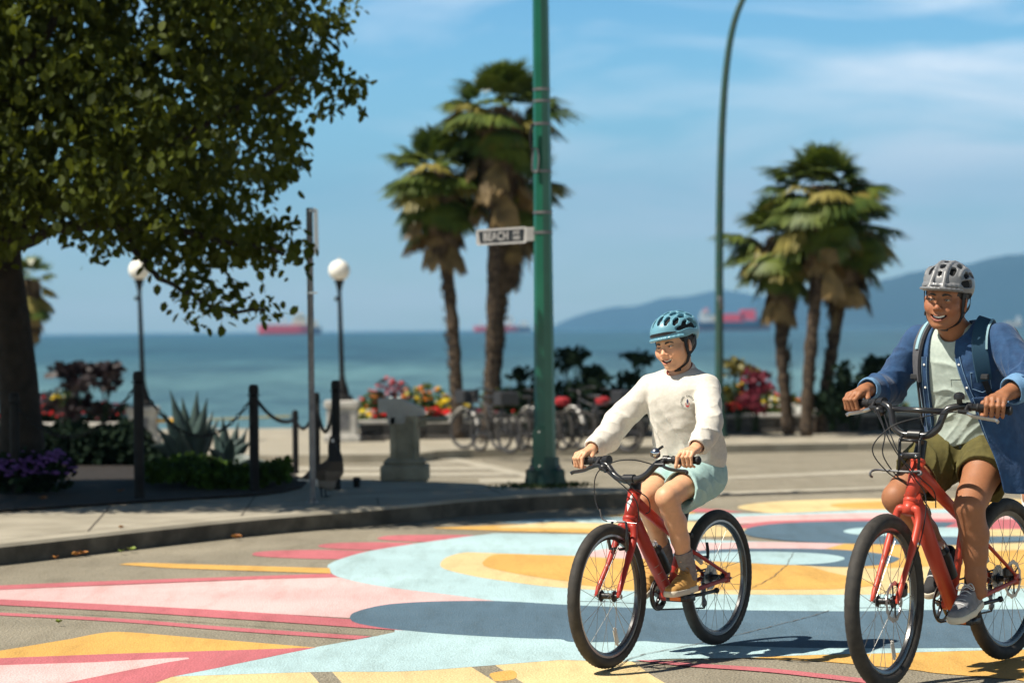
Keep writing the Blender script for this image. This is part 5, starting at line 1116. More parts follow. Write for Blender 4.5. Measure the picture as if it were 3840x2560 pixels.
    # cassette, chain, derailleur
    for i in range(6 if detail else 2): b = disc_ring(.026+.0065*i if detail else .045, .01, -.050+.0035*i, -.048+.0035*i, teeth=12+3*i if detail else 0, n=24); o = b.make('sprocket', MT['steel'], B); o.location = rh.tolist()
    jw = rh+v([.035,-.046,-.115]) if detail else rh+v([.01,-.046,-.05]); q = v([0,-.0465,0]); rs = .036
    ck = [bb+q+v([cr*.0,0,cr]), rh+q+v([0,0,rs])]; loop = []
    for a in np.linspace(math.pi/2, -math.pi*.45, 12): loop.append(bb+q+v([cr*math.cos(a), 0, cr*math.sin(a)]))
    loop += [jw+v([.0,0,-.022]), jw+v([-.02,0,-.0]), jw+v([0,0,.03]), rh+q+v([.028,0,-.025])]
    for a in np.linspace(-math.pi*.35, -math.pi*1.5, 10): loop.append(rh+q+v([rs*math.cos(a), 0, rs*math.sin(a)]))
    loop.append(loop[0]); b = MB(); b.tube(loop, .0042, 6, cap=False); b.make('chain', MT['chainm'], B, auto=False)
    if detail:
        b = MB(); b.box(rh+v([.018,-.062,-.035]), (.022,.012,.06), None, .004); b.tube([rh+v([.015,-.060,-.05]), rh+v([.035,-.052,-.075])], .012, 8); b.box((jw+rh+v([.035,-.05,-.05]))/2+v([.004,0,.0]), (.018,.010,.09), None, .003); b.lathe([(.001,-.004),(.018,-.004),(.018,.004),(.001,.004)], 14, jw, (0,1,0)); b.make('derailleur', MT['galv'], B, auto=False)
        b = MB(); k0 = bb+v([-.10,.05,-.012]); b.tube([k0, k0+v([-.06,.018,.004]), k0+v([-.17,.030,.010])], [.009,.008,.008], 10); b.ball(k0+v([-.178,.031,.011]), .0135, 10); b.box(k0+v([.01,-.01,.008]), (.05,.04,.02), None, .004); b.make('kickstand', MT['black'], B, auto=False)
    return B, out, S0
MT['bell'] = mat('brass_bell', (0.55,0.53,0.55), .22, metal=1.0); MT['bellc'] = mat('bell_cap_dark', (0.10,0.085,0.06), .5); MT['chainm'] = mat('chain_steel', (0.06,0.055,0.05), .4, metal=.7)
def bframe(fr, rr):
    f = gnd(*fr); r_ = gnd(*rr); h = (f-r_); wb = np.linalg.norm(h); h /= wb; return r_, h, wb, math.atan2(h[1], h[0])
rB, hB, wbB, yB = bframe((2281,2512),(2690,2423)); rM, hM, wbM, yM = bframe((3318,2588),(3770,2478))
zB = .008
PB = dict(col='redframe', wb=wbB, R=.303, r=.0255, bb=(.425,.262), ht=(.706,.728), hb=(.752,.608), st=(.315,.49), saddle=(.235,.745), tr=.021, dr=.029, fw=.040, rim='blackrim', spokes=28, brakeface=True,
    steer=rad(-5), wsteer=rad(1), clamp=(.742,.782), stem_h=.045, bar=[(.742,0,.782),(.742,.045,.782),(.733,.085,.800),(.724,.125,.838),(.715,.165,.856),(.706,.20,.860),(.690,.325,.856)], grip=.125, lever=(.040,-.038), bell='brass',
    cables=[[(.745,-.15,.842),(.80,-.10,.835),(.83,-.03,.80),(.80,.03,.74),(.762,.05,.68),(.745,.045,.60)], [(.745,.12,.845),(.80,.07,.865),(.83,0,.862),(.835,-.08,.83),(.835,-.115,.78),(.835,-.115,.70),(.84,-.095,.655)], [(.735,-.12,.835),(.80,-.06,.825),(.82,.0,.80),(.79,.055,.745),(.72,.075,.70),(.67,.05,.645),(.66,.02,.63)]],
    vbrake=True, ring=.066, guard=True, crank=rad(2), crank_len=.127)
BB_, OB, SB_ = bike('bicycle', rB+[0,0,zB], yB, 'small red bicycle with black riser bars ridden by the boy', PB)
# lightning-like white mark on the head tube, grey stroke marks on the down tube, white badge
def decal_on_tube(par, A, Bp, R, items, m, name, up=(0,0,1), lift=.0006):
    """flat shapes (u along the tube, angle round it) wrapped on a tube"""
    A = np.array(A, float); Bp = np.array(Bp, float); ax = Bp-A; L = np.linalg.norm(ax); ax /= L; e1 = np.array([1,0,0.])-ax*ax[0]; e1 /= np.linalg.norm(e1); e2 = np.cross(ax, e1)
    for poly in items:
        b = MB(); P = []
        for i in range(len(poly)):
            p, q = np.array(poly[i], float), np.array(poly[(i+1) % len(poly)], float); P += [tuple(p+(q-p)*t/3) for t in range(3)]
        tr_ = geometry.tessellate_polygon([[Vector((u, a, 0)) for u, a in P]])
        b.add([A+ax*u+(e1*math.cos(a/R)+e2*math.sin(a/R))*(R+lift) for u, a in P], [tuple(t) for t in tr_]); b.make(name, m, par, smooth=False)
hbv = np.array([.752,0,.608]); htv = np.array([.706,0,.728])
decal_on_tube(BB_, hbv, htv, .0278, [[(.098,-.0),(.112,.008),(.078,.012),(.074,.003)], [(.072,-.012),(.082,.002),(.080,.012),(.060,.006),(.030,.0),(.056,-.008)]], MT['white'], 'head_mark')
decal_on_tube(BB_, (.425,0,.262), (.728,0,.60), .0294, [[(.07+.042*i,.018),(.073+.042*i,.018),(.073+.042*i,.040),(.07+.042*i,.040)] for i in range(4)], MT['cap'], 'stroke_mark')
PM = dict(col='redframe2', wb=wbM, R=.343, r=.030, bb=(.487,.280), ht=(.772,.880), hb=(.842,.716), st=(.375,.615), saddle=(.270,.930), tr=.025, dr=.034, fw=.050, rim='blackrim', spokes=28, rotor=True,
    steer=rad(5), clamp=(.812,.985), stem_h=.085, fatbar=False, bar=[(.812,0,.985),(.812,.05,.985),(.806,.092,1.012),(.795,.108,1.055),(.785,.125,1.090),(.765,.17,1.104),(.745,.21,1.103),(.690,.355,1.092)], cross=(.787,.108,1.083), grip=.135, lever=(.035,-.035), levm='steel', bell='black',
    cables=[[(.79,-.19,1.09),(.86,-.12,1.02),(.90,-.05,.93),(.86,.02,.82),(.83,.06,.74),(.88,.07,.60),(.98,.055,.42)], [(.79,.17,1.085),(.85,.05,1.06),(.90,-.06,1.02),(.93,-.13,.93),(.90,-.08,.84),(.82,.0,.77),(.76,.04,.70),(.70,.03,.66)], [(.77,-.16,1.08),(.86,-.09,1.0),(.90,-.02,.90),(.85,.04,.82),(.76,.065,.76),(.70,.05,.69)], [(.80,-.17,1.08),(.88,-.10,.99),(.89,-.10,.90),(.84,-.04,.80),(.78,.04,.74)]],
    ring=.078, guard=False, crank=rad(-18), crank_len=.155)
BM_, OM, SM_ = bike('bicycle', rM+[0,0,zB], yM, 'larger orange red bicycle with a cross braced black handlebar ridden by the man', PM)
# front carrier mount on the man's bars
def mt(name, f, m='black', par=BM_): b = MB(); f(b); return b.make(name, MT[m], par, auto=False)
X = .862
mt('carrier_frame', lambda b: [b.tube([SM_((X-.03,y,.985)), SM_((X,y,.965)), SM_((X+.004,y,.83))], .0065, 8) for y in (-.042,.042)]+[b.box(SM_((X+.003,0,.905)), (.008,.10,.026), None, .003), b.tube([SM_((X,-.045,.965)), SM_((X,.045,.965))], .006, 8)])
mt('carrier_hook', lambda b: b.tube([SM_(p) for p in catmull([np.array(p) for p in [(X+.01,.045,.83),(X+.02,.060,.835),(X+.012,.050,.845),(X+.006,.0,.84),(X+.006,-.08,.84),(X+.012,-.13,.842),(X+.03,-.15,.835),(X+.034,-.152,.820),(X+.02,-.15,.812)]], 4)], .005, 8), 'galv')
for y in (-.032, .032): mt('screw', lambda b: b.lathe([(.006,0),(.006,.006),(.001,.007)], 10, SM_((X+.007,y,.905)), (1,0,0)), 'chrome')
decal_on_tube(BM_, (.487,0,.28), (.375,0,.615), .0166, [[(.05+.028*i,-.020),(.056+.028*i,-.020),(.056+.028*i,.046),(.05+.028*i,.046)] for i in range(7)], MT['black'], 'stripe')
decal_on_tube(BM_, (.842,0,.716), (.772,0,.88), .0278, [[(.016,-.035),(.018,-.035),(.018,.06),(.016,.06)], [(.030,-.035),(.033,-.035),(.033,.06),(.030,.06)]], MT['galv'], 'ring_line')
# bottle cages / locks behind the down tubes
for par, A, Bp, R_ in ((BB_, (.425,0,.262), (.728,0,.60), .023), (BM_, (.487,0,.28), (.815,0,.76), .027)):
    A = np.array(A, float); Bp = np.array(Bp, float); d = (Bp-A)/np.linalg.norm(Bp-A); nb_ = np.array([-d[2],0,d[0]]); c = A+d*.10+nb_*(R_+.028)
    b = MB(); b.lathe([(.0,0),(.030,.002),(.031,.02),(.031,.10),(.027,.115),(.031,.13),(.022,.145),(.020,.165),(.0,.168)], 18, c, d); bo = b.make('mounted_bottle', MT['black'], par); b = MB(); b.lathe([(.021,.150),(.0215,.168),(.0,.169)], 14, c, d); b.make('bottle_cap', MT['chrome'], bo)
# ------------------------------------------------------------------ parked bicycles at the promenade
def simple(col): return dict(col=col, wb=1.00, R=.325, r=.022, bb=(.42,.28), ht=(.74,.86), hb=(.80,.70), st=(.30,.72), saddle=(.25,.90), tr=.016, dr=.018, fw=.045, rim='steel_rim', spokes=14, clamp=(.80,.96), stem_h=.06, bar=[(.80,0,.96),(.79,.10,.98),(.74,.20,1.0),(.66,.28,.99)], cables=[], ring=.07, crank=rad(40), crank_len=.16, steer=rad(12))
MT['fender'] = mat('white_mudguard', (0.75,0.73,0.68), .35); MT['bag'] = mat('red_bag_fabric', (0.30,0.010,0.015), .7)
park = [(1800,1694,-62,'greyframe','parked bicycle at the left end of the row, nearest the palm trunks'),(1880,1690,-52,'greyframe','parked bicycle with a white basket cover, second from the left end of the row'),(1960,1690,-66,'greyframe','parked bicycle half hidden by the left edge of the green pole'),(2110,1690,-58,'greyframe','parked bicycle right of the green pole with a red bag'),(2190,1689,-48,'greyframe','parked dark bicycle between the green pole and the sleeve of the boy'),(2260,1688,-62,'greyframe','parked bicycle with a white mudguard and a red bag near the elbow of the boy'),(2350,1686,-50,'greyframe','parked bicycle mostly hidden by the white sleeve of the boy')]
for i, (x, y, a, col, lab) in enumerate(park):
    p = gnd(x, y, .12); p[2] = gz(p[1])+.12; B, o, s = bike('bicycle', p, rad(a+180 if i % 2 else a), lab, simple(col), False, 'bicycles parked along the promenade'); B.scale = (.82,.82,.82)
    if i in (1, 3, 5):
        b = MB(); Rr = .375; c = (1.00,0,.325) if not i == 9 else 0; pts = [(c[0]+Rr*math.cos(t), 0, c[2]+Rr*math.sin(t)) for t in np.linspace(rad(20), rad(165), 14)]; b.tube(pts, .034, 8, flat=.4); b.make('mudguard', MT['fender'], B)
    if i in (3, 5): b = MB(); b.box((.0,.0,.80), (.24,.20,.15), None, .04); b.make('rack_bag', MT['bag'], B)
    if i in (0, 1, 4): b = MB(); b.box((.92,0,.88), (.26,.34,.22), None, .02); b.make('basket', MT['steel_rim'], B)
# ------------------------------------------------------------------ sculpting: distance field -> one continuous surface
class Vol:
    def __init__(s, lo, hi, h):
        s.lo = np.array(lo, float); s.h = h; s.n = np.ceil((np.array(hi)-s.lo)/h).astype(int)+1
        s.d = np.full(s.n, .05, np.float32); s.ax = [s.lo[i]+h*np.arange(s.n[i]) for i in range(3)]
    def sl(s, bl, bh):
        i0 = np.clip(((np.array(bl)-s.lo)/s.h).astype(int), 0, s.n-1); i1 = np.clip(((np.array(bh)-s.lo)/s.h).astype(int)+2, 1, s.n)
        return tuple(slice(a, max(b, a+1)) for a, b in zip(i0, i1))
    def grid(s, sl): return [s.ax[0][sl[0]][:,None,None], s.ax[1][sl[1]][None,:,None], s.ax[2][sl[2]][None,None,:]]
    def op(s, prim, k=.0, mode='add', pad=.045):
        f, bl, bh = prim; p = pad+k; sl = s.sl(bl-p, bh+p); X, Y, Z = s.grid(sl); d = f(X, Y, Z).astype(np.float32); c = s.d[sl]
        if mode == 'sub': d = -d
        if mode == 'add':
            if k > 0: hh = np.clip(.5+.5*(c-d)/k, 0, 1); s.d[sl] = c*(1-hh)+d*hh-k*hh*(1-hh)
            else: s.d[sl] = np.minimum(c, d)
        else:
            if k > 0: hh = np.clip(.5-.5*(c-d)/k, 0, 1); s.d[sl] = c*(1-hh)+d*hh+k*hh*(1-hh)
            else: s.d[sl] = np.maximum(c, d)
        return s
    def add(s, p, k=.0): return s.op(p, k, 'add')
    def sub(s, p, k=.0): return s.op(p, k, 'sub')
    def cut(s, fn):                                # keep where fn<0 (whole grid)
        s.d = np.maximum(s.d, fn(*s.grid(tuple(slice(0, n) for n in s.n))).astype(np.float32)); return s
    def bump(s, fn): s.d = s.d+fn(*s.grid(tuple(slice(0, n) for n in s.n))).astype(np.float32); return s
    def surf(s, smooth=1):
        d = s.d.copy(); d[0]=d[-1]=.05; d[:,0]=d[:,-1]=.05; d[:,:,0]=d[:,:,-1]=.05
        I = d < 0; n = I.shape
        cs = np.zeros((n[0]-1,n[1]-1,n[2]-1), np.int8)
        for a in (0,1):
            for b in (0,1):
                for c in (0,1): cs += I[a:n[0]-1+a, b:n[1]-1+b, c:n[2]-1+c]
        cells = np.argwhere((cs > 0) & (cs < 8)); idx = -np.ones(cs.shape, np.int64); idx[tuple(cells.T)] = np.arange(len(cells))
        acc = np.zeros((len(cells),3)); cnt = np.zeros(len(cells)); cor = [(a,b,c) for a in (0,1) for b in (0,1) for c in (0,1)]
        V8 = {c: d[cells[:,0]+c[0], cells[:,1]+c[1], cells[:,2]+c[2]] for c in cor}
        for a in cor:
            for ax in range(3):
                if a[ax] == 0:
                    b = list(a); b[ax] = 1; b = tuple(b); da, db = V8[a], V8[b]; m = (da < 0) != (db < 0); t = np.where(m, da/(da-db+1e-12), 0)
                    p = np.tile(np.array(a, float), (len(cells),1)); p[:,ax] += t; acc[m] += p[m]; cnt[m] += 1
        v = s.lo + (cells+acc/cnt[:,None])*s.h; F_ = []
        for ax in range(3):
            o1, o2 = [(1,2),(2,0),(0,1)][ax]; sa = [slice(None)]*3; sb = [slice(None)]*3; sa[ax] = slice(0,-1); sb[ax] = slice(1,None)
            m = I[tuple(sa)] != I[tuple(sb)]; e = np.argwhere(m); e = e[(e[:,o1] > 0) & (e[:,o2] > 0)]
            fl = I[tuple(sa)][tuple(e.T)]; q = []
            for u, w in ((0,0),(-1,0),(-1,-1),(0,-1)):
                g = e.copy(); g[:,o1] += u; g[:,o2] += w; q.append(idx[tuple(g.T)])
            q = np.stack(q,1); q[~fl] = q[~fl][:,::-1]; F_.append(q[(q >= 0).all(1)])
        f = np.concatenate(F_)
        for _ in range(smooth):
            A = np.zeros_like(v); C_ = np.zeros(len(v))
            for i, j in ((0,1),(1,2),(2,3),(3,0)):
                np.add.at(A, f[:,i], v[f[:,j]]); np.add.at(C_, f[:,i], 1); np.add.at(A, f[:,j], v[f[:,i]]); np.add.at(C_, f[:,j], 1)
            v = v*.5 + .5*A/np.maximum(C_,1)[:,None]
        return v, f
def cone(a, b, ra, rb, nx=None, fl=1.0):
    """tapered capsule; fl>1 flattens along nx"""
    a = np.array(a, float); b = np.array(b, float); ab = b-a; L2 = ab@ab+1e-12
    def f(X, Y, Z):
        px, py, pz = X-a[0], Y-a[1], Z-a[2]; t = np.clip((px*ab[0]+py*ab[1]+pz*ab[2])/L2, 0, 1)
        qx, qy, qz = px-t*ab[0], py-t*ab[1], pz-t*ab[2]
        if nx is not None: k = qx*nx[0]+qy*nx[1]+qz*nx[2]; d2 = qx*qx+qy*qy+qz*qz+k*k*(fl*fl-1)
        else: d2 = qx*qx+qy*qy+qz*qz
        return np.sqrt(d2)-(ra+(rb-ra)*t)
    r = max(ra, rb); return f, np.minimum(a,b)-r, np.maximum(a,b)+r
def ell(c, r, R=None):
    c = np.array(c, float); r = np.array(r, float); R = np.eye(3) if R is None else np.array(R, float)
    def f(X, Y, Z):
        p = (X-c[0], Y-c[1], Z-c[2]); q = [p[0]*R[0,i]+p[1]*R[1,i]+p[2]*R[2,i] for i in range(3)]
        k0 = np.sqrt(sum((q[i]/r[i])**2 for i in range(3))); k1 = np.sqrt(sum((q[i]/r[i]**2)**2 for i in range(3)))+1e-9
        return k0*(k0-1)/k1
    m = r.max(); return f, c-m, c+m
def boxp(c, hd, R=None, rr=.0):
    c = np.array(c, float); hd = np.array(hd, float)-rr; R = np.eye(3) if R is None else np.array(R, float)
    def f(X, Y, Z):
        p = (X-c[0], Y-c[1], Z-c[2]); q = [np.abs(p[0]*R[0,i]+p[1]*R[1,i]+p[2]*R[2,i])-hd[i] for i in range(3)]
        return np.sqrt(sum(np.maximum(v,0)**2 for v in q))+np.minimum(np.maximum(np.maximum(q[0],q[1]),q[2]),0)-rr
    m = np.linalg.norm(hd)+rr; return f, c-m, c+m
def xf(prims, O, R, s=(1,1,1)):
    """primitives written in a local frame, carried to the person's frame (O + R*(s*p))"""
    out = []; O = np.array(O, float); R = np.array(R, float); s = np.array(s, float)
    for (f, bl, bh) in prims:
        def g(X, Y, Z, f=f):
            p = (X-O[0], Y-O[1], Z-O[2]); q = [(p[0]*R[0,i]+p[1]*R[1,i]+p[2]*R[2,i])/s[i] for i in range(3)]; return f(*q)*s.min()
        C8 = np.array([[(bl, bh)[a][0], (bl, bh)[b][1], (bl, bh)[c][2]] for a in (0,1) for b in (0,1) for c in (0,1)])*s; W8 = C8@R.T+O
        out.append((g, W8.min(0), W8.max(0)))
    return out
def rotm(yaw, pitch, roll):
    cy, sy = math.cos(yaw), math.sin(yaw); cp, sp_ = math.cos(pitch), math.sin(pitch); cr_, sr = math.cos(roll), math.sin(roll)
    return np.array([[cy,-sy,0],[sy,cy,0],[0,0,1]])@np.array([[cp,0,sp_],[0,1,0],[-sp_,0,cp]])@np.array([[1,0,0],[0,cr_,-sr],[0,sr,cr_]])
# ------------------------------------------------------------------ head, hand, foot
def lip_pts(open_=.0165, w=.0375):
    U = [(.066,-w,-.0545),(.0795,-w*.66,-.0612),(.0885,-w*.28,-.0650),(.0900,0,-.0662),(.0885,w*.28,-.0650),(.0795,w*.66,-.0612),(.066,w,-.0545)]
    Lw = [(.066,-w,-.0545),(.0775,-w*.68,-.0620-open_*.68),(.0850,-w*.30,-.0660-open_*1.03),(.0862,0,-.0668-open_*1.12),(.0850,w*.30,-.0660-open_*1.03),(.0775,w*.68,-.0620-open_*.68),(.066,w,-.0545)]
    return U, Lw
def sculpt_head(v, O, R, s, child=False):
    X = lambda p, k=0: [v.add(q, k) for q in xf(p, O, R, s)]
    Sb = lambda p, k=0: [v.sub(q, k) for q in xf(p, O, R, s)]
    X([ell((-.008,0,.035),(.098,.077,.085))]); X([ell((.030,0,-.030),(.060,.066,.080))], .025)
    for y in (-1, 1):
        X([cone((-.002,y*(.050 if child else .057),-.050),(.056,y*(.013 if child else .018),-.099),.022,.018)], .022)
        X([ell((.062,y*.038,-.037),(.024,.024,.022))], .016)
        X([ell((.052,y*.050,-.020),(.024,.018,.020))], .018)
        X([ell((-.004,y*.079,-.012),(.018,.006,.031), rotm(y*.35,.15,0)), ell((.004,y*.076,-.034),(.009,.005,.011))], .006)
    X([ell((.068,0,-.103),(.017,.021,.015))], .014)
    X([cone((.083,-.030,.020),(.083,.030,.020),.009,.009)], .012)
    for y in (-1, 1): Sb([ell((.095,y*.031,.001),(.012,.018,.008))], .009)
    for y in (-1, 1): X([ell((.073,y*.031,-.001),(.0135,.017,.012))], .005)
    X([cone((.088,0,.006),(.104,0,-.030),.0065,.0095)], .008); X([ell((.106,0,-.036),(.0125,.0125,.010))], .006)
    for y in (-1, 1): X([ell((.097,y*.0135,-.040),(.010,.0075,.0075))], .005)
    X([ell((.078,0,-.066),(.016,.030,.024))], .014)          # muzzle
    U, Lw = lip_pts()
    for P in (U, Lw):
        for a, b in zip(P[:-1], P[1:]): X([cone(a, b, .0048, .0048)], .004)
    MA = [(.0742,-.0262,-.0620),(.083,-.015,-.0710),(.086,0,-.0745),(.083,.015,-.0710),(.0742,.0262,-.0620)]
    for a, b in zip(MA[:-1], MA[1:]): Sb([cone(np.array(a)+(.003,0,0), np.array(b)+(.003,0,0), .0072, .0072)], .002)      # open smile
def face_color(P, O, R, s, base, lip):
    """own colour of the skin: lips, flushed cheeks, nose and ears"""
    q = ((P-O)@R)/s; col = np.tile(np.array(base, float), (len(P),1))
    U, Lw = lip_pts(); best = np.full(len(q), 9.)
    for pts in (U, Lw):
        for a, b in zip(pts[:-1], pts[1:]):
            a, b = np.array(a), np.array(b); ab = b-a; t = np.clip(((q-a)@ab)/(ab@ab),0,1); best = np.minimum(best, np.linalg.norm(q-a-t[:,None]*ab,axis=1))
    w = np.clip((.0070-best)/.0018, 0, 1)[:,None]; col = col*(1-w)+np.array(lip)*w
    for c, r, k in (((.075,.045,-.035),.03,.35),((.075,-.045,-.035),.03,.35),((.112,0,-.036),.02,.35),((-.004,.082,-.01),.035,.35),((-.004,-.082,-.01),.035,.35)):
        g = np.exp(-np.sum((q-np.array(c))**2,1)/(r*r))[:,None]*k; col = col*(1-g)+col*np.array([1.12,.80,.78])*g
    # stubble / hair shadow is left out; mouth cavity dark
    zc = -.0750+17*q[:,1]**2; m = (np.abs(q[:,1]) < .0285) & (np.abs(q[:,2]-zc) < .0075) & (q[:,0] > .055) & (q[:,0] < .0855-12*q[:,1]**2); col[m] = (.05,.012,.012)
    return col
def child_mesh(name, v, f, m, par, col=None, mats=None):
    return mesh(name, v, f, m, par, True, col=col)
def face_parts(par, O, R, s, browc, scale=1.0):
    T = lambda p: O+R@(np.array(p)*s)
    for y in (-1, 1):
        b = MB(); b.ball(T((.0775,y*.031,-.0015)), (.0118,.0118,.0105), 20, R); ey = b.make('eyeball', MT['eyewhite'], par)
        b = MB(); b.ball(T((.0868,y*.0300,-.0012)), (.0034,.0058,.0052), 14, R); b.make('iris', MT['iris'], ey)
        for sg in (1, -1):
            # eyelid: a shell over the eyeball that stops at the slit
            vs = []; fs = []; na, nb_ = 12, 7; zs = .0022 if sg > 0 else -.0040
            for j in range(nb_):
                for i in range(na+1):
                    al = -1.35+2.7*i/na; z0 = zs*math.cos(al)*.9; f_ = j/(nb_-1); rr = .0130+.0012*f_; zz = z0+sg*(.0125-abs(z0))*f_; xx = math.sqrt(max(rr*rr-zz*zz*.9, 1e-6)); vs.append(T((.0768+xx*math.cos(al)*.93, y*.031+xx*math.sin(al)*1.22, -.0012+zz)))
            for j in range(nb_-1):
                for i in range(na): a0 = j*(na+1)+i; fs.append((a0,a0+1,a0+na+2,a0+na+1))
            o = mesh('eyelid', vs, fs, MT['lid_'+browc[1]], par); md = o.modifiers.new('t','SOLIDIFY'); md.thickness = .0016; md.offset = 0
        b = MB(); pts = [T((.0768+.0142*math.cos(a)*.93, y*.031+.0142*1.22*math.sin(a), -.0012+.0022*math.cos(a))) for a in np.linspace(-1.25,1.25,11)]; b.tube(pts, .0010, 6); b.make('eyelashes', MT['hair'], ey)
        b = MB(); pts = [T(p) for p in catmull([(.0960,y*.013,.0145),(.0942,y*.024,.0190),(.0865,y*.037,.0195),(.075,y*.047,.0135)], 4)]; b.tube(pts, [.0014,.0022,.0028,.0030,.0030,.0029,.0028,.0026,.0024,.0020,.0016,.0012,.0008], 8, flat=1.5); b.make('eyebrow', MT['hair'], par)
    b = MB(); vs = []; fs = []; N_ = 19
    for i in range(N_):
        y = -.0225+.045*i/(N_-1); x = .0848-13.5*y*y-(.0007 if i % 2 else 0); zt = -.0640+13.0*y*y; zb = zt-.0112+(.0010 if i % 2 else 0)+.25*abs(y)*.2
        vs += [T((x,y,zt)), T((x,y,zb)), T((x-.003,y,zb)), T((x-.003,y,zt))]
        if i: k = 4*(i-1); fs += [(k,k+4,k+5,k+1),(k+1,k+5,k+6,k+2),(k+3,k+2,k+6,k+7),(k,k+3,k+7,k+4)]
    b.add(vs, fs); b.make('teeth', MT['teeth'], par)
def hand(v, c, g, f, wrist, s, side, index_out=True, r=.0165, k=.006, bar=.0175):
    """c: point on the bar under the middle of the palm, g: outwards along the bar, f: forwards. fingers fold over and in front of the bar"""
    c, g, f = [np.array(q, float) for q in (c, g, f)]; g /= np.linalg.norm(g); f -= g*(f@g); f /= np.linalg.norm(f); u = np.cross(g, f)*(-side); u /= np.linalg.norm(u)
    if u[2] < 0: u = -u
    P = lambda go, fo, uo: c+g*go*s+f*(fo*s)+u*(uo*s)
    b = bar/s
    kn = []
    for i, (go, L) in enumerate(((-.033,1.0),(-.011,1.08),(.011,1.0),(.031,.82))):   # index (inner) .. little (outer)
        rr = (.0095,.0098,.0093,.0082)[i]*s
        mcp = P(go, .004, b+.026-.004*abs(i-1.3)); kn.append(mcp)
        if i == 0 and index_out: ch = [mcp, P(go-.004,.040*L,b+.006), P(go-.008,.058,-.012), P(go-.010,.060,-.034)]
        else: ch = [mcp, P(go,.030*L+.004,b+.006), P(go,b+.013,-.012*L-.004), P(go,.006,-b-.011)]
        for j, (a, e) in enumerate(zip(ch[:-1], ch[1:])): v.add(cone(a, e, rr*(1.08,1.0,.92)[j], rr*(1.0,.92,.80)[j]), .0028)
        v.add(ell(ch[1], (rr*1.08,)*3), .003)
    wr = np.array(wrist, float)
    for i, m in enumerate(kn): 
        w0 = wr+g*(-.016+.011*i)*s; v.add(cone(w0, m, .0155*s, .0108*s), .010)
    v.add(cone(P(-.012,-.028,b+.018), P(.014,-.026,b+.016), .015*s, .014*s), .012)
    v.add(cone(P(-.014,-.020,b+.006), P(.018,-.018,b+.004), .0125*s, .011*s), .010)
    th = [wr+g*(-.018*s)+u*(-.006*s), P(-.046,-.022,b-.004), P(-.050,-.004,-b-.004), P(-.046,.022,-b-.008)]
    for j, (a, e) in enumerate(zip(th[:-1], th[1:])): v.add(cone(a, e, (.0135,.0115,.0100)[j]*s, (.0115,.0100,.0082)[j]*s), (.008,.004,.003)[j])
    return kn
def limbc(v, pts, rs, k=.012):
    for a, b, ra, rb in zip(pts[:-1], pts[1:], rs[:-1], rs[1:]): v.add(cone(a, b, ra, rb), k)
def lerp(a, b, t): return np.array(a, float)*(1-t)+np.array(b, float)*t
def leg(v, hip, knee, ank, rt, rk, rc, ra):
    hip, knee, ank = [np.array(q, float) for q in (hip, knee, ank)]
    limbc(v, [hip, lerp(hip,knee,.45), lerp(hip,knee,.85), knee], [rt, rt*.93, rk*1.10, rk], .02)
    fw_ = np.array([1,0,0]); sh = ank-knee; back = -fw_+sh*(fw_@sh)/(sh@sh); back /= np.linalg.norm(back)
    limbc(v, [knee, lerp(knee,ank,.16)+back*.004, lerp(knee,ank,.34)+back*rc*.32, lerp(knee,ank,.55)+back*rc*.18, lerp(knee,ank,.8), ank], [rk*.97, rk*.90, rc, rc*.86, ra*1.12, ra], .02)
    v.add(ell(knee-back*rk*.42+sh*.02, (rk*.52, rk*.60, rk*.66)), .022)       # kneecap
    v.add(cone(lerp(knee,ank,.12)-back*rk*.35, lerp(knee,ank,.85)-back*ra*.4, rk*.45, ra*.55), .02)  # shin
    for y in (-1, 1): v.add(ell(ank+np.array([0,y*ra*.75,0]), (ra*.42,)*3), .012)
def wob(freq, amp, seed=0, stretch=(1,1,1)):
    r = np.random.default_rng(seed); D = r.normal(size=(7,3))*freq*np.array(stretch); ph = r.uniform(0,6.28,7)
    def f(X, Y, Z):
        w = 0
        for d, p in zip(D, ph): w = w+np.sin(X*d[0]+Y*d[1]+Z*d[2]+p+.9*np.sin(X*d[2]*.7-Y*d[0]*.6+p))
        return w*(amp/4)
    return f
def folds(a, b, freq, amp, seed=0, R=.12):
    """cloth creases running across a limb between a and b, deepest near b: broad swells with sharp valleys"""
    a = np.array(a, float); b = np.array(b, float); ab = b-a; L = np.linalg.norm(ab); ab /= L; r = np.random.default_rng(seed); ph = r.uniform(0,6.28,4); q = r.normal(size=(3,3)); q -= np.outer(q@ab, ab)
    def f(X, Y, Z):
        px, py, pz = X-a[0], Y-a[1], Z-a[2]; t = px*ab[0]+py*ab[1]+pz*ab[2]; qx, qy, qz = px-t*ab[0], py-t*ab[1], pz-t*ab[2]; d = np.sqrt(qx*qx+qy*qy+qz*qz)
        w = np.clip((R-d)/.04, 0, 1)*np.clip((t+.03)/.05, 0, 1)*np.clip((L+.02-t)/.04, 0, 1)
        tilt = (qx*q[0,0]+qy*q[0,1]+qz*q[0,2])*.8; tilt2 = (qx*q[1,0]+qy*q[1,1]+qz*q[1,2])*.9
        n = np.sin(t*31+qx*23+qy*19+ph[3]); c = (1-np.abs(np.sin((t+tilt)*freq*.5+ph[0]+.7*n)))**2.2*(.6+.4*np.sin(qx*30+qz*26+ph[2])) + .6*(1-np.abs(np.sin((t+tilt2)*freq*.31+ph[1]-.6*n)))**2.2
        return -w*amp*(c-.35)*.95*(.35+.65*t/L)
    return f
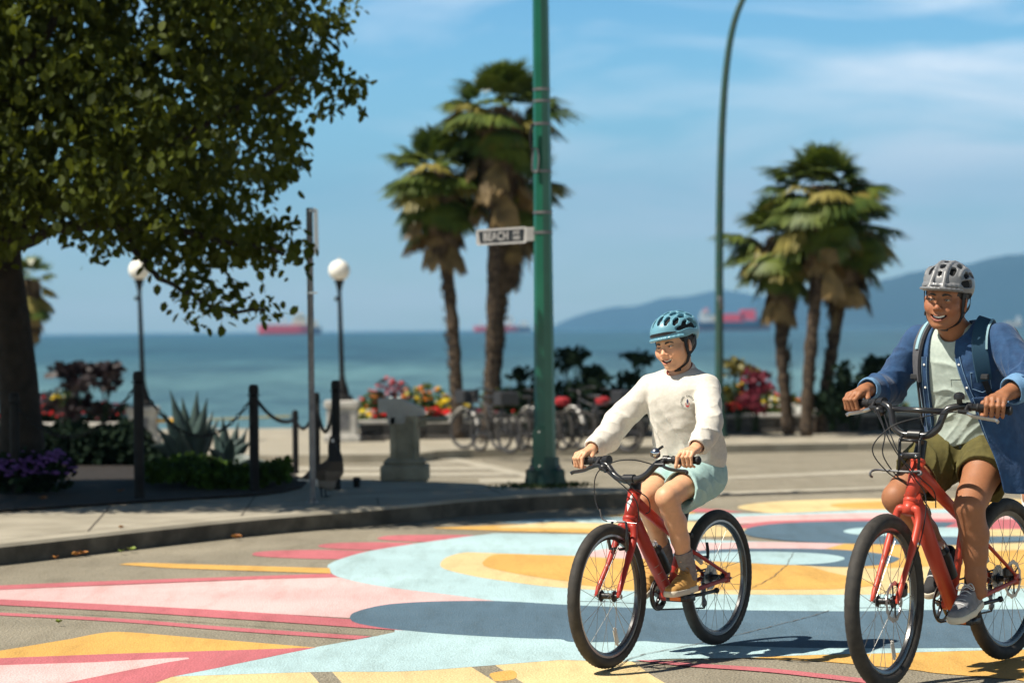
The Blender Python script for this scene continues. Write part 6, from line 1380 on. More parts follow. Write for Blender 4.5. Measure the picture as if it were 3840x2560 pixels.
def vwrink(c, n, freq, amp, z0, z1, seed=0):
    """long hanging creases on a garment between heights z0 and z1"""
    r = np.random.default_rng(seed); ph = r.uniform(0,6.28,3)
    def f(X, Y, Z):
        th = np.arctan2(Y-c[1], X-c[0]); w = np.clip((Z-z0)/.03,0,1)*np.clip((z1-Z)/.08,0,1); k = (1-np.abs(np.sin(th*freq*.5+ph[0]+(Z-z0)*5+.8*np.sin(Z*14+ph[1]))))**2
        return -w*amp*(k-.3)
    return f
def drape_u(c, n, freq, amp, R0, R1, seed=0):
    """rounded creases hanging below a neckline"""
    def f(X, Y, Z):
        d = np.sqrt(((Y-c[1])*1.0)**2+((Z-c[2])*.8)**2); w = np.clip((d-R0)/.03,0,1)*np.clip((R1-d)/.06,0,1)*np.clip((X-c[0])/.03,0,1)*np.clip((c[2]-Z)/.03,0,1); m = .6+.4*np.sin(Y*31+seed)
        return -w*amp*m*(1-np.abs(np.sin((d+.012*np.sin(Y*40+seed))*freq+seed)))**2.2
    return f
MT['skin_boy'] = mat('boy_skin', (.5,.25,.15), 0.48, None, 60, attr=True, bump=.0004, bscale=700, spec=.45); MT['skin_man'] = mat('man_skin', (.3,.14,.08), 0.52, None, 60, attr=True, bump=.0005, bscale=700, spec=.35)
for n_ in ('boy','man'):
    b_ = MT['skin_'+n_].node_tree.nodes['Principled BSDF']; b_.inputs['Subsurface Weight'].default_value = .12; b_.inputs['Subsurface Radius'].default_value = (.8,.3,.15); b_.inputs['Subsurface Scale'].default_value = .008
SK = dict(boy=(0.68,0.37,0.215), man=(0.33,0.142,0.070))
MT['lid_boy'] = mat('boy_lid', SK['boy'], .5); MT['lid_man'] = mat('man_lid', SK['man'], .5)
MT['eyewhite'] = mat('eye_white', (0.55,0.50,0.46), .2, coat=.5); MT['iris'] = mat('dark_brown_iris', (0.012,0.007,0.005), .1, coat=1); MT['hair'] = mat('dark_brown_hair', (0.012,0.008,0.006), .55, (.03,.02,.013), 90); MT['teeth'] = mat('teeth', (0.74,0.70,0.60), .25, coat=.3)
MT['strap'] = mat('black_webbing', (0.010,0.010,0.011), .6); MT['foam'] = mat('black_helmet_foam', (0.008,0.008,0.009), .9)
def helmet(par, O, R, s, kind, shell):
    O = np.array(O); lo, hi = (-.16,-.13,-.02), (.19,.13,.18); v = Vol(lo, hi, .0024)
    C = np.array((-.008,0,.050)); Rr = np.array((.134,.104,.098)); v.add(ell(C, Rr))
    v.add(ell(C+(-.03,0,.012), (.115,.094,.090)), .02)
    def pt(th, ph, k=1.0): # th fore-aft from top (deg, + forwards), ph sideways
        th, ph = rad(th), rad(ph); return C+Rr*k*np.array((math.sin(th)*math.cos(ph), math.sin(ph), math.cos(th)*math.cos(ph)))
    def vent(v, a0, p0, a1, p1, w0, w1, e=.30):
        A0, A1 = pt(a0,p0,.93), pt(a1,p1,.93); nr = (A0+A1)/2-C; nr /= np.linalg.norm(nr); f, bl, bh = cone(A0, A1, w0, w1, nr, e); v.sub((f, bl-.03, bh+.03), .003)
    if kind == 'boy':
        # long ribs: columns of elongated vents
        for ph, rows in ((0,[(34,62,.0125),(2,24,.012),(-34,-10,.012),(-64,-44,.012)]), (21,[(38,64,.0125),(6,27,.012),(-30,-6,.012),(-62,-40,.012)]), (-21,[(38,64,.0125),(6,27,.012),(-30,-6,.012),(-62,-40,.012)]),
                         (42,[(34,62,.0125),(2,22,.013),(-36,-12,.012)]), (-42,[(34,62,.0125),(2,22,.013),(-36,-12,.012)]), (62,[(18,58,.010),(-30,2,.012)]), (-62,[(18,58,.010),(-30,2,.012)])):
            for a, b_, w in rows: vent(v, a, ph, (a+b_)/2, ph*1.02, w*.72, w*1.02); vent(v, (a+b_)/2, ph*1.02, b_, ph, w*1.02, w*.62)
        for y in (-1, 1): v.sub(cone((.075,y*.080,.060),(-.045,y*.094,.068),.010,.0175), .004)
        for y in (-10, 10, 31, -31): # grooves between the ribs
            for a in range(-60, 60, 12): v.sub(cone(pt(a,y,1.02), pt(a+12,y,1.02), .0032, .0032), .003)
        P = [np.array((.0+.138*math.cos(a), .102*math.sin(a), .040)) for a in np.linspace(-.75,.75,9)]
        browP = [np.array((-.008+.1352*math.cos(a), .1052*math.sin(a), .046)) for a in np.linspace(-.80,.80,17)]
        P = [np.array((-.006+.134*math.cos(a), .104*math.sin(a), .0235)) for a in np.linspace(-1.1,1.1,13)]
        for a, b_ in zip(P[:-1], P[1:]): v.add(cone(a, b_, .0065, .0065), .006)
        plane = lambda X, Y, Z: (.0165 + .10*np.maximum(0,-X-.0)*0 - .022*np.exp(-((X+.115)/.05)**2)+.010*np.exp(-((X+.02)/.035)**2)) - Z
    else:
        for ph, a, b_, w in ((0,36,44,.0155),(0,8,18,.0150),(0,-24,-12,.015),(0,-55,-44,.014),(27,42,60,.0165),(-27,42,60,.0165),(33,8,22,.0180),(-33,8,22,.0180),(30,-32,-14,.015),(-30,-32,-14,.015),(58,22,44,.0150),(-58,22,44,.0150),(60,-22,0,.0165),(-60,-22,0,.0165),(0,62,68,.0105)):
            vent(v, a, ph, b_, ph, w*.80, w*.68, .33)
        for y in (-1, 1): v.sub(cone((.06,y*.088,.055),(.01,y*.096,.060),.014,.016), .004)
        for y in (13, -13): 
            for a in range(-70, 66, 12): v.add(cone(pt(a,y,1.0), pt(a+12,y,1.0), .0075, .0075), .006)
        for y in (45, -45):
            for a in range(-50, 50, 12): v.add(cone(pt(a,y,1.0), pt(a+12,y,1.0), .006, .006), .006)
        # visor
        vz = Vol(lo, hi, .0024)
        P = [np.array((.030+.132*math.cos(a), .094*math.sin(a), .028+.0*a)) for a in np.linspace(-1.25,1.25,13)]
        for a, b_ in zip(P[:-1], P[1:]): v.add(cone(a, b_, .0055, .0055), .004); v.add(cone(a*.88+np.array((0,0,.018)), b_*.88+np.array((0,0,.018)), .0075, .0075), .010)
        for y in (-13, 13): v.add(cone(pt(60,y,1.0), np.array((.148,y*.0022,.034)), .010, .009), .006)
        plane = lambda X, Y, Z: (.020 - .030*np.exp(-((X+.115)/.055)**2)+.004*np.exp(-((X+.02)/.035)**2)) - Z
    v.sub(ell(C+(0,0,-.006), Rr-.021)); v.cut(plane)
    vs, fs = v.surf(1); vs = (vs*s)@R.T+O
    h = mesh('helmet', vs, fs, shell, par)
    vi = Vol(lo, hi, .004); vi.add(ell(C+(0,0,-.004), Rr-.0105)); vi.sub(ell(C+(0,0,-.008), Rr-.024)); vi.cut(lambda X, Y, Z: .024-.022*np.exp(-((X+.115)/.055)**2)-Z); a, b_ = vi.surf(1); mesh('helmet_liner', (a*s)@R.T+O, b_, MT['foam'], h)
    T = lambda p: O+R@(np.array(p)*s)
    if kind == 'boy':
        b = MB(); vs_ = []; fs_ = []
        for i, p in enumerate(browP):
            h_ = .0078*min(1, .25+1.6*min(i, 16-i)/8); d_ = np.array((p[0]+.008, p[1], 0)); d_ /= np.linalg.norm(d_); vs_ += [T(p-d_*.004+np.array((0,0,-h_))), T(p+d_*.0012+np.array((0,0,-h_))), T(p+d_*.0002+np.array((0,0,h_))), T(p-d_*.004+np.array((0,0,h_)))]
            if i: k = 4*(i-1); fs_ += [(k+q_, k+(q_+1)%4, k+4+(q_+1)%4, k+4+q_) for q_ in range(4)]
        fs_ += [(3,2,1,0), tuple(range(len(vs_)-4, len(vs_)))]; b.add(vs_, fs_); b.make('brow_vent', MT['foam'], h)
    for y in (-1, 1):
        for P in ([(.030,y*.086,.030),(.032,y*.0825,-.02),(.018,y*.0775,-.070)], [(-.050,y*.084,.020),(-.030,y*.090,-.03),(.018,y*.0775,-.070)], [(.018,y*.0775,-.070),(.022,y*.062,-.105),(.036,y*.018,-.131)]):
            b = MB(); vs_ = []; fs_ = []; Q = catmull([np.array(p) for p in P], 5)
            for i, p in enumerate(Q):
                t = Q[min(i+1,len(Q)-1)]-Q[max(i-1,0)]; t /= np.linalg.norm(t); n_ = p-np.array((0,0,-.04)); n_ -= t*(n_@t); n_ /= np.linalg.norm(n_); w = np.cross(t, n_)*.0085
                if p[2] < -.10: w = w*.8
                vs_ += [T(p-w), T(p+w), T(p+w+n_*.0025), T(p-w+n_*.0025)]
                if i: k = 4*(i-1); fs_ += [(k,k+4,k+5,k+1),(k+1,k+5,k+6,k+2),(k+2,k+6,k+7,k+3),(k+3,k+7,k+4,k)]
            b.add(vs_, fs_); b.make('strap', MT['strap'], h)
        b = MB(); b.box(T((.018,y*.079,-.072)), (.022,.007,.018), R, .002); b.make('strap_slider', MT['strap'], h)
    b = MB(); b.box(T((.036,.012,-.134)), (.018,.030,.014), R, .003); b.make('buckle', MT['strap'], h)
    return h
def hair(par, O, R, s, m):
    v = Vol((-.13,-.10,-.09), (.12,.10,.06), .004); v.add(ell((-.014,0,.030),(.100,.0815,.088)))
    v.cut(lambda X, Y, Z: (-.050+np.clip((X+.02)*2.6,0,1)*.0+np.where(X > -.015, .045+.28*(X+.015), 0)) - Z); v.cut(lambda X, Y, Z: Z-.05); v.cut(lambda X, Y, Z: X-.080); v.bump(wob(160,.0022,3))
    a, b = v.surf(1); return mesh('hair', (a*s)@R.T+O, b, m, par)
def shoe(par, ank, ball, side, L, m_up, m_sole, high, yaw=0.0, lace=None):
    """ank/ball in the person's frame; ball rests on the pedal"""
    ank, ball = np.array(ank, float), np.array(ball, float)
    fx = ball-(ank+np.array([0,0,ball[2]-ank[2]])); pitch = 0
    heel_dir = (ank-ball); # foot direction from ankle-projected heel to ball
    T0 = np.array([math.cos(yaw), math.sin(yaw), 0]); tilt = high[1]; X_ = T0*math.cos(tilt)+np.array([0,0,-1])*math.sin(tilt); Y_ = np.array([-math.sin(yaw), math.cos(yaw), 0]); Z_ = np.cross(X_, Y_)
    R = np.stack([X_, Y_, Z_],1); O = ball+Z_*.002; k = L/.26
    v = Vol((-.20*k,-.07*k,-.01), (.12*k,.07*k,.16*k), .0028)
    up = [cone((-.125*k,0,.036*k),(-.02*k,0,.034*k),.034*k,.038*k,(0,0,1),1.0), cone((-.02*k,.002*side,.030*k),(.062*k,-.002*side,.024*k),.040*k,.032*k,(0,0,1),1.25), cone((-.115*k,0,.05*k),(-.112*k,0,high[0]*k),.033*k,.031*k,(0,1,0),1.0), cone((-.10*k,0,.078*k),(-.02*k,0,.050*k),.030*k,.026*k)]
    for u in up: v.add(u, .016)
    v.cut(lambda X, Y, Z: .014*k-Z); v.cut(lambda X, Y, Z: Z-high[0]*k-.0)
    v.sub(cone((-.112*k,0,high[0]*k+.02),(-.108*k,0,(high[0]-.02)*k),.026*k,.024*k), .003)
    v.bump(wob(90,.0012,5)); a, b = v.surf(1); sh = mesh('shoe', a@R.T+O, b, m_up, par)
    v = Vol((-.20*k,-.07*k,-.02), (.12*k,.07*k,.05*k), .0028); v.add(cone((-.125*k,0,.012*k),(-.02*k,0,.012*k),.040*k,.043*k)); v.add(cone((-.02*k,.002*side,.012*k),(.062*k,-.002*side,.012*k),.046*k,.037*k), .01)
    v.cut(lambda X, Y, Z: Z-.026*k); v.cut(lambda X, Y, Z: -.0-Z); a, b = v.surf(1); so_ = mesh('sole', a@R.T+O, b, m_sole, sh)
    if lace:
        for i in range(5):
            f = i/4; x = (-.072+.092*f)*k; z = (.094-.040*f)*k+(.006 if i == 0 else .0); w = (.020+.002*i)*k; b = MB()
            b.tube([O+R@np.array(p) for p in catmull([(x,-w,z-.009*k),(x+.004,-w*.4,z+.003),(x+.006,w*.4,z+.003),(x+.002,w,z-.009*k)],4)], .0026, 6); b.make('lace', lace, sh)
        for y in (-1, 1): b = MB(); b.tube([O+R@np.array(p) for p in catmull([(-.072*k,0,.102*k),(-.060*k,y*.020*k,.112*k),(-.050*k,y*.034*k,.095*k),(-.058*k,y*.022*k,.088*k),(-.070*k,0,.098*k)],4)], .0024, 6); b.make('lace_bow', lace, sh)
    return sh
def bake_skin(name, v, mt_, loc, yaw, label, O, R, s, who):
    a, f = v.surf(1); col = face_color(a, O, R, s, SK[who], (0.50,0.15,0.12) if who == 'boy' else (0.27,0.085,0.06))
    o = mesh(name, a, f, mt_, None, True, col=col); o.location = loc; o.rotation_euler = (0,0,yaw); tag(o, label, 'person'); return o
def flat_on(par, vol_pts, m, name): pass
# ------------------------------------------------------------------ the boy
A_ = np.array
def gripinfo(S, e, inv, Rz_):
    return e
# grips were returned in the bicycle's own frame, which both riders share
zoff = A_([0,0,zB])
gL = [p+zoff for p in OB['L']]; gR = [p+zoff for p in OB['R']]
HO = A_([.352,0,1.352]); HR = rotm(rad(-5), rad(4), rad(9)); HS = A_([.95,.97,.87])
v = Vol((.06,-.36,.24), (.84,.36,1.50), .0032)
sculpt_head(v, HO, HR, HS, True)
v.add(cone(HO+HR@(A_([-.028,0,-.060])*HS), (.303,0,1.185), .044, .050), .02)
for y in (-1, 1): v.add(cone((.31,y*.03,1.19), (.315,y*.13,1.165), .045, .040), .03)
v.add(cone((.30,0,1.13), (.22,0,.86), .095, .095), .02)
shR, elR, wrR = A_([.335,-.135,1.165]), A_([.40,-.272,1.02]), A_([.628,-.275,.918])
shL, elL, wrL = A_([.315,.135,1.165]), A_([.475,.245,1.025]), A_([.640,.262,.908])
for (sh, el, wr, g, sd, off) in ((shR,elR,wrR,gR,-1,.062),(shL,elL,wrL,gL,1,.060)):
    gd = (g[1]-g[0])/np.linalg.norm(g[1]-g[0]); c = g[1]-gd*off*.82; wr2 = c+A_([-.060,0,.046])
    limbc(v, [sh, el], [.038,.034], .015); limbc(v, [el, lerp(el,wr2,.3), wr2], [.034,.036,.0225], .012)
    if sd > 0: wrL = wr2-A_([.004,0,-.002])
    else: wrR = wr2-A_([.004,0,-.002])
    hand(v, c, gd, (1,0,-.25), wr2, .86, sd)
kL, aL = A_([.585,.085,.705]), A_([.462,.125,.372]); kR, aR = A_([.495,-.085,.690]), A_([.222,-.125,.398])
leg(v, (.20,.085,.80), kL, aL, .064, .046, .044, .028); leg(v, (.20,-.085,.80), kR, aR, .064, .046, .044, .028)
pB = A_([rB[0], rB[1], 0])
boy = bake_skin('person', v, MT['skin_boy'], pB.tolist(), yB, 'smiling child in a white sweatshirt, mint shorts and blue helmet riding the small red bicycle', HO, HR, HS, 'boy')
face_parts(boy, HO, HR, HS, ('b','boy')); hair(boy, HO, HR, HS*1.0, MT['hair'])
MT['helm_boy'] = mat('blue_helmet_shell', (0.125,0.30,0.385), .36, (0.14,0.325,0.415), 4, coat=.25)
helmet(boy, HO+HR@A_([-.004,0,.014]), HR, A_([.93,.93,.90]), 'boy', MT['helm_boy'])
# sweatshirt
MT['sweat'] = mat('cream_sweatshirt', (0.60,0.565,0.50), .9, (0.66,0.625,0.56), 90, bump=.0045, bscale=15, sheen=.15)
v = Vol((.03,-.37,.76), (.74,.37,1.26), .0034)
def torso(v, secs, k=.03):
    """secs: (x, z, half width, half depth)"""
    for (x0,z0,w0,d0), (x1,z1,w1,d1) in zip(secs[:-1], secs[1:]):
        n = 4
        for i in range(n): 
            t = i/n; t2 = (i+1)/n; w = w0+(w1-w0)*t; d = d0+(d1-d0)*t; x = x0+(x1-x0)*t; z = z0+(z1-z0)*t; x_, z_ = x0+(x1-x0)*t2, z0+(z1-z0)*t2
            v.add(cone((x,-(w-d),z), (x,(w-d),z), d, d), .0 if (i == 0 and z0 == secs[0][1]) else k)
torso(v, [(.225,.832,.140,.100),(.222,.875,.150,.110),(.25,.96,.143,.106),(.295,1.07,.143,.101),(.318,1.145,.140,.084),(.318,1.168,.11,.056)], .03)
for y in (-1, 1): v.add(cone((.312,y*.05,1.178), (.325,y*.125,1.158), .048, .060), .03)
sg_ = A_([0,0,-.018])
limbc(v, [shR, lerp(shR,elR,.6)+sg_*.5, elR+sg_*.4], [.060,.061,.062], .010); limbc(v, [elR+sg_*.4, lerp(elR,wrR,.4)+sg_*1.3, lerp(elR,wrR,.70)+sg_*.7, lerp(elR,wrR,.88)], [.060,.061,.053,.041], .016)
limbc(v, [shL, elL], [.058,.055], .010); limbc(v, [elL, lerp(elL,wrL,.4)+sg_, lerp(elL,wrL,.70)+sg_*.6, lerp(elL,wrL,.88)], [.054,.056,.052,.041], .016)
v.bump(wob(13,.0030,11,(1,1,.45))); v.bump(folds(shR, elR, 55, .0060, 1)); v.bump(folds(elR-(wrR-elR)*.2, wrR, 60, .0095, 2)); v.bump(folds(shL, elL, 58, .0060, 3)); v.bump(folds(elL-(wrL-elL)*.2, wrL, 60, .0095, 4))
v.bump(drape_u((.33,.0,1.20), 0, 30, .0030, .08, .26, .9)); v.bump(vwrink((.23,0), 0, 9, .008, .85, 1.12, 5)); v.bump(folds((.30,.15,1.12), (.30,.02,1.02), 55, .006, 17, .14)); v.bump(folds((.30,-.15,1.12), (.30,-.02,1.0), 55, .006, 18, .14))
# ribbed cuffs and hem
for (el, wr) in ((elR,wrR),(elL,wrL)): c0 = lerp(el,wr,.86); v.add(cone(c0, lerp(el,wr,.97), .041, .037), .006)
v.add(cone((.224,-.044,.815), (.224,.044,.815), .098, .098, (0,0,1), 1), .008); v.cut(lambda X, Y, Z: (.800+ .12*(.225-X)*0) - Z)
for (el, wr) in ((elR,wrR),(elL,wrL)): d = (wr-el)/np.linalg.norm(wr-el); e = lerp(el,wr,.955); v.sub((lambda X, Y, Z, e=e, d=d: np.maximum(-((X-e[0])*d[0]+(Y-e[1])*d[1]+(Z-e[2])*d[2]), np.sqrt((X-e[0])**2+(Y-e[1])**2+(Z-e[2])**2)-.07), e-.07, e+.07)); v.sub(cone(e-d*.03, e+d*.05, .031, .031), .002)
for y in (-1, 1): v.add(cone((.300,y*.045,1.212), (.320,y*.135,1.165), .040, .052), .03)
v.add(cone((.262,-.03,1.232),(.262,.03,1.232),.030,.030),.03)
v.sub(cone((.315,0,1.236), (.315+.52*.15,0,1.236+.85*.15), .056, .085), .004)
v.bump(wob(48,.0011,77))
a, f = v.surf(1); sw = mesh('sweatshirt', a, f, MT['sweat'], boy)
b = MB(); ring = []
for t in np.linspace(0, 2*math.pi, 33)[:-1]: x = .318+.063*math.cos(t); y = .061*math.sin(t); ring.append(A_([x, y, 1.240-.036*math.cos(t)]))
b.tube(ring+[ring[0]], .0085, 8, cap=False, flat=1.5); b.make('neckband', MT['sweat'], sw)
MT['maroon'] = mat('dark_red_undershirt', (0.16,0.012,0.012), .8); b = MB(); b.tube([(p-A_([.320,0,0]))*A_([.88,.88,1])+A_([.320,0,.004]) for p in ring+[ring[0]]], .008, 8, cap=False); b.make('undershirt_collar', MT['maroon'], boy)
# printed badge on the chest: curved lettering round a small emblem
from mathutils.bvhtree import BVHTree
def bvh_of(vs, fs): return BVHTree.FromPolygons([Vector(p) for p in vs], [tuple(int(i) for i in q) for q in fs])
bt = bvh_of(a, f)
toW = A_([[hB[0],-hB[1],0],[hB[1],hB[0],0],[0,0,1]])
def onshirt(px_, py_, bt, O0, H, lift=.0012):
    d = ray(px_, py_); o = A_([(CP-O0)@A_([H[0],H[1],0]), (CP-O0)@A_([-H[1],H[0],0]), CP[2]]); dd = A_([d@A_([H[0],H[1],0]), d@A_([-H[1],H[0],0]), d[2]]); dd /= np.linalg.norm(dd)
    h = bt.ray_cast(Vector(o), Vector(dd)); return (A_(h[0]), A_(h[1])) if h[0] is not None else (None, None)
pc, nn = onshirt(2578, 1508, bt, pB, hB)
if pc is not None:
    nn = A_([.80,.45,.05]) if nn is None else nn; nn = nn/np.linalg.norm(nn); uz_ = A_([0,0,1.])-nn*nn[2]; uz_ /= np.linalg.norm(uz_); ux_ = np.cross(uz_, nn)
    def project(o):
        for q in o.data.vertices:
            c = A_(q.co); h = bt.ray_cast(Vector(c+nn*.05), Vector(-nn)); 
            if h[0] is not None: q.co = Vector(A_(h[0])+nn*.0014)
    MT['ink'] = mat('dark_green_ink', (0.035,0.045,0.035), .8); MT['inkb'] = mat('navy_ink', (0.03,0.03,0.10), .8); MT['inkr'] = mat('red_ink', (0.50,0.07,0.08), .8)
    S_t = 'UPTOWN CROSS'; rr = .027
    for i, ch in enumerate(S_t):
        if ch == ' ': continue
        th = rad(215-17.5*i); o3 = pc+ux_*rr*math.cos(th)+uz_*rr*math.sin(th); up_ = ux_*math.cos(th)+uz_*math.sin(th); rt_ = np.cross(up_, nn); project(text('print_letter', ch, .0105, MT['ink'], sw, o3, rt_, up_, 0, squeeze=1.0))
    for P_, m_ in (([(-.003,-.004),(.003,-.004),(.004,.006),(.002,.012),(0,.016),(-.002,.012),(-.004,.006)],'inkb'), ([(-.008,-.016),(-.004,-.020),(.0,-.021),(.004,-.020),(.008,-.016),(.009,-.004),(.006,.0),(.006,-.012),(-.006,-.012),(-.006,.0),(-.009,-.004)],'inkr')):
        b = MB(); tr_ = geometry.tessellate_polygon([[Vector((x, y, 0)) for x, y in P_]]); b.add([pc+ux_*x+uz_*y for x, y in P_], [tuple(t) for t in tr_]); project(b.make('print_emblem', MT[m_], sw, smooth=False))
# shorts
MT['mint'] = mat('mint_shorts', (0.33,0.50,0.485), .85, (0.39,0.565,0.55), 25, bump=.0045, bscale=22)
v = Vol((.02,-.24,.60), (.62,.24,.92), .0034)
torso(v, [(.205,.80,.122,.098),(.215,.86,.118,.094)], .02)
for y, kn in ((1,kL),(-1,kR)):
    h0 = A_([.20,y*.072,.785]); e = lerp(h0, kn, .70)+A_([0,y*.006,.004]); limbc(v, [h0, lerp(h0,e,.6), e], [.090,.086,.083], .02); v.add(cone(h0+A_([.03,0,-.03]), e+A_([-.03,0,-.045]), .085, .060), .03)
v.bump(wob(24,.003,21)); v.bump(folds((.16,.08,.79), lerp(kL,(0.2,.08,.79),.3), 75, .007, 8, .16)); v.bump(folds((.16,-.08,.79), lerp(kR,(0.2,-.08,.79),.3), 75, .007, 9, .16))
for y, kn in ((1,kL),(-1,kR)):
    h0 = A_([.20,y*.072,.785]); e = lerp(h0, kn, .70); d = (e-h0)/np.linalg.norm(e-h0); d2 = d+A_([0,0,.30]); d2 /= np.linalg.norm(d2)
    v.sub((lambda X, Y, Z, e=e, d=d2, y=y: np.maximum(-((X-e[0])*d[0]+(Y-e[1])*d[1]+(Z-e[2])*d[2]), -Y*y-.0), e-.2, e+.25)); v.sub(cone(e-d*.10, e+d*.12, .070, .083), .002)
a, f = v.surf(1); mesh('shorts', a, f, MT['mint'], boy)
# socks and shoes
MT['sock'] = mat('grey_sock', (0.19,0.17,0.165), .95, (0.25,0.225,0.22), 60, bump=.001, bscale=300); MT['tan'] = mat('tan_suede', (0.42,0.215,0.055), .85, (0.52,0.29,0.085), 18, bump=.001, bscale=200); MT['tanl'] = mat('tan_lace', (0.36,0.19,0.05), .8); MT['cream'] = mat('cream_rubber', (0.66,0.60,0.48), .6); 
for kn, an in ((kL,aL),(kR,aR)):
    v = Vol(np.minimum(an,lerp(an,kn,.4))-.06, np.maximum(an,lerp(an,kn,.4))+.06, .003); limbc(v, [an-A_([0,0,.01]), lerp(an,kn,.14), lerp(an,kn,.30)], [.034,.0355,.042], .01); v.bump(folds(lerp(an,kn,.0)-A_([0,0,.02]), lerp(an,kn,.34), 260, .0018, 3)); d = (kn-an)/np.linalg.norm(kn-an); e = lerp(an,kn,.29); v.cut(lambda X, Y, Z: (X-e[0])*d[0]+(Y-e[1])*d[1]+(Z-e[2])*d[2]); a, f = v.surf(1); mesh('sock', a, f, MT['sock'], boy)
pl, pr_ = OB['pedL']+zoff, OB['pedR']+zoff
shoe(boy, aL, pl+A_([.014,-.005,.013]), 1, .252, MT['tan'], MT['cream'], (.124, rad(2)), rad(6), MT['tanl'])
shoe(boy, aR, pr_+A_([.038,-.018,.012]), -1, .252, MT['tan'], MT['cream'], (.120, rad(30)), rad(-6), MT['tanl'])
# ------------------------------------------------------------------ the man
gL = [p+zoff for p in OM['L']]; gR = [p+zoff for p in OM['R']]
MO = A_([.500,-.008,1.530]); MR = rotm(rad(9), rad(-3), rad(-4)); MS = A_([1.03,1.04,1.02])
v = Vol((.10,-.42,.24), (.86,.44,1.68), .0036)
sculpt_head(v, MO, MR, MS)
v.add(cone(MO+MR@(A_([-.028,0,-.060])*MS), (.395,0,1.36), .060, .066), .02)
for y in (-1, 1): v.add(cone((.395,y*.03,1.385), (.40,y*.17,1.355), .050, .050), .03)
v.add(cone((.385,0,1.28), (.29,0,.99), .105, .11), .02)
shR, elR, wrR = A_([.405,-.180,1.360]), A_([.385,-.335,1.180]), A_([.640,-.318,1.135])
shL, elL, wrL = A_([.395,.185,1.365]), A_([.455,.345,1.200]), A_([.645,.330,1.150])
for (sh, el, wr, g, sd, off) in ((shR,elR,wrR,gR,-1,.055),(shL,elL,wrL,gL,1,.062)):
    gd = (g[1]-g[0])/np.linalg.norm(g[1]-g[0]); c = g[1]-gd*off; wr2 = c+A_([-.066,0,.052]); 
    if sd > 0: wrL = wr2
    else: wrR = wr2
    limbc(v, [sh, el], [.046,.040], .015); limbc(v, [el, lerp(el,wr2,.3), wr2], [.040,.042,.027], .012)
    hand(v, c, gd, (1,0,-.2), wr2, 1.03, sd, index_out=False)
kL, aL = A_([.600,.138,.700]), A_([.540,.142,.350]); kR, aR = A_([.625,-.175,.725]), A_([.275,-.130,.440])
leg(v, (.27,.095,.955), kL, aL, .088, .060, .058, .036); leg(v, (.27,-.095,.955), kR, aR, .088, .060, .058, .036)
pM = A_([rM[0], rM[1], 0])
man = bake_skin('person', v, MT['skin_man'], pM.tolist(), yM, 'smiling adult in an open blue denim shirt and olive shorts riding the orange red bicycle', MO, MR, MS, 'man')
face_parts(man, MO, MR, MS, ('b','man')); hair(man, MO, MR, MS, MT['hair'])
MT['helm_man'] = mat('grey_helmet_shell', (0.165,0.17,0.18), .38, (0.20,0.205,0.215), 4, coat=.2)
helmet(man, MO+MR@A_([-.002,0,.014]), MR, A_([.97,.99,.99]), 'man', MT['helm_man'])
# t-shirt
MT['sage'] = mat('pale_sage_tshirt', (0.40,0.47,0.42), .9, (0.46,0.53,0.475), 60, bump=.0035, bscale=18)
v = Vol((.10,-.24,.90), (.60,.24,1.46), .0036)
torso(v, [(.292,.945,.150,.122),(.302,1.02,.152,.122),(.33,1.12,.160,.116),(.375,1.24,.172,.110),(.395,1.32,.165,.092),(.395,1.36,.12,.065)], .03)
v.bump(wob(12,.003,31)); v.bump(drape_u((.40,.0,1.40), 0, 36, .0085, .08, .30, 2.2)); v.bump(folds((.34,.02,1.16), (.30,.0,.93), 60, .010, 33, .22))
v.sub(ell((.440,0,1.385), (.055,.062,.045)), .008); v.cut(lambda X, Y, Z: .935+.02*np.sin(Y*14)-Z)
a, f = v.surf(1); ts = mesh('tshirt', a, f, MT['sage'], man); btM = bvh_of(a, f)
b = MB(); ring = [A_([.398+.070*math.cos(t), .068*math.sin(t), 1.385-.034*math.cos(t)]) for t in np.linspace(0, 2*math.pi, 33)]; b.tube(ring, .006, 8, cap=False, flat=1.5); b.make('neckband', MT['sage'], ts)
# shorts
MT['olive'] = mat('olive_shorts', (0.070,0.060,0.013), .9, (0.100,0.085,0.020), 30, bump=.0045, bscale=22)
v = Vol((.06,-.30,.70), (.62,.30,1.02), .0036)
torso(v, [(.28,.92,.145,.118),(.285,.985,.138,.108)], .02)
for y, kn, tt in ((1,kL,.56),(-1,kR,.64)):
    h0 = A_([.27,y*.082,.935]); e = lerp(h0, kn, tt)+A_([0,y*.012,.004]); limbc(v, [h0, lerp(h0,e,.6), e], [.116,.112,.108], .02); v.add(cone(h0+A_([.03,0,-.05]), e+A_([-.03,0,-.055]), .09, .072), .03)
v.bump(wob(20,.003,41)); v.bump(folds((.2,.09,.94), lerp(kL,(.27,.09,.95),.4), 70, .010, 12, .19)); v.bump(folds((.2,-.09,.94), lerp(kR,(.27,-.09,.95),.35), 70, .010, 13, .19))
for y, kn, tt in ((1,kL,.56),(-1,kR,.64)):
    h0 = A_([.27,y*.082,.935]); e = lerp(h0, kn, tt); d = (e-h0)/np.linalg.norm(e-h0); d2 = d+A_([0,0,.10]); d2 /= np.linalg.norm(d2)
    v.sub((lambda X, Y, Z, e=e, d=d2, y=y: np.maximum(-((X-e[0])*d[0]+(Y-e[1])*d[1]+(Z-e[2])*d[2]), -Y*y-.0), e-.25, e+.28)); v.sub(cone(e-d*.10, e+d*.14, .084, .100), .002)
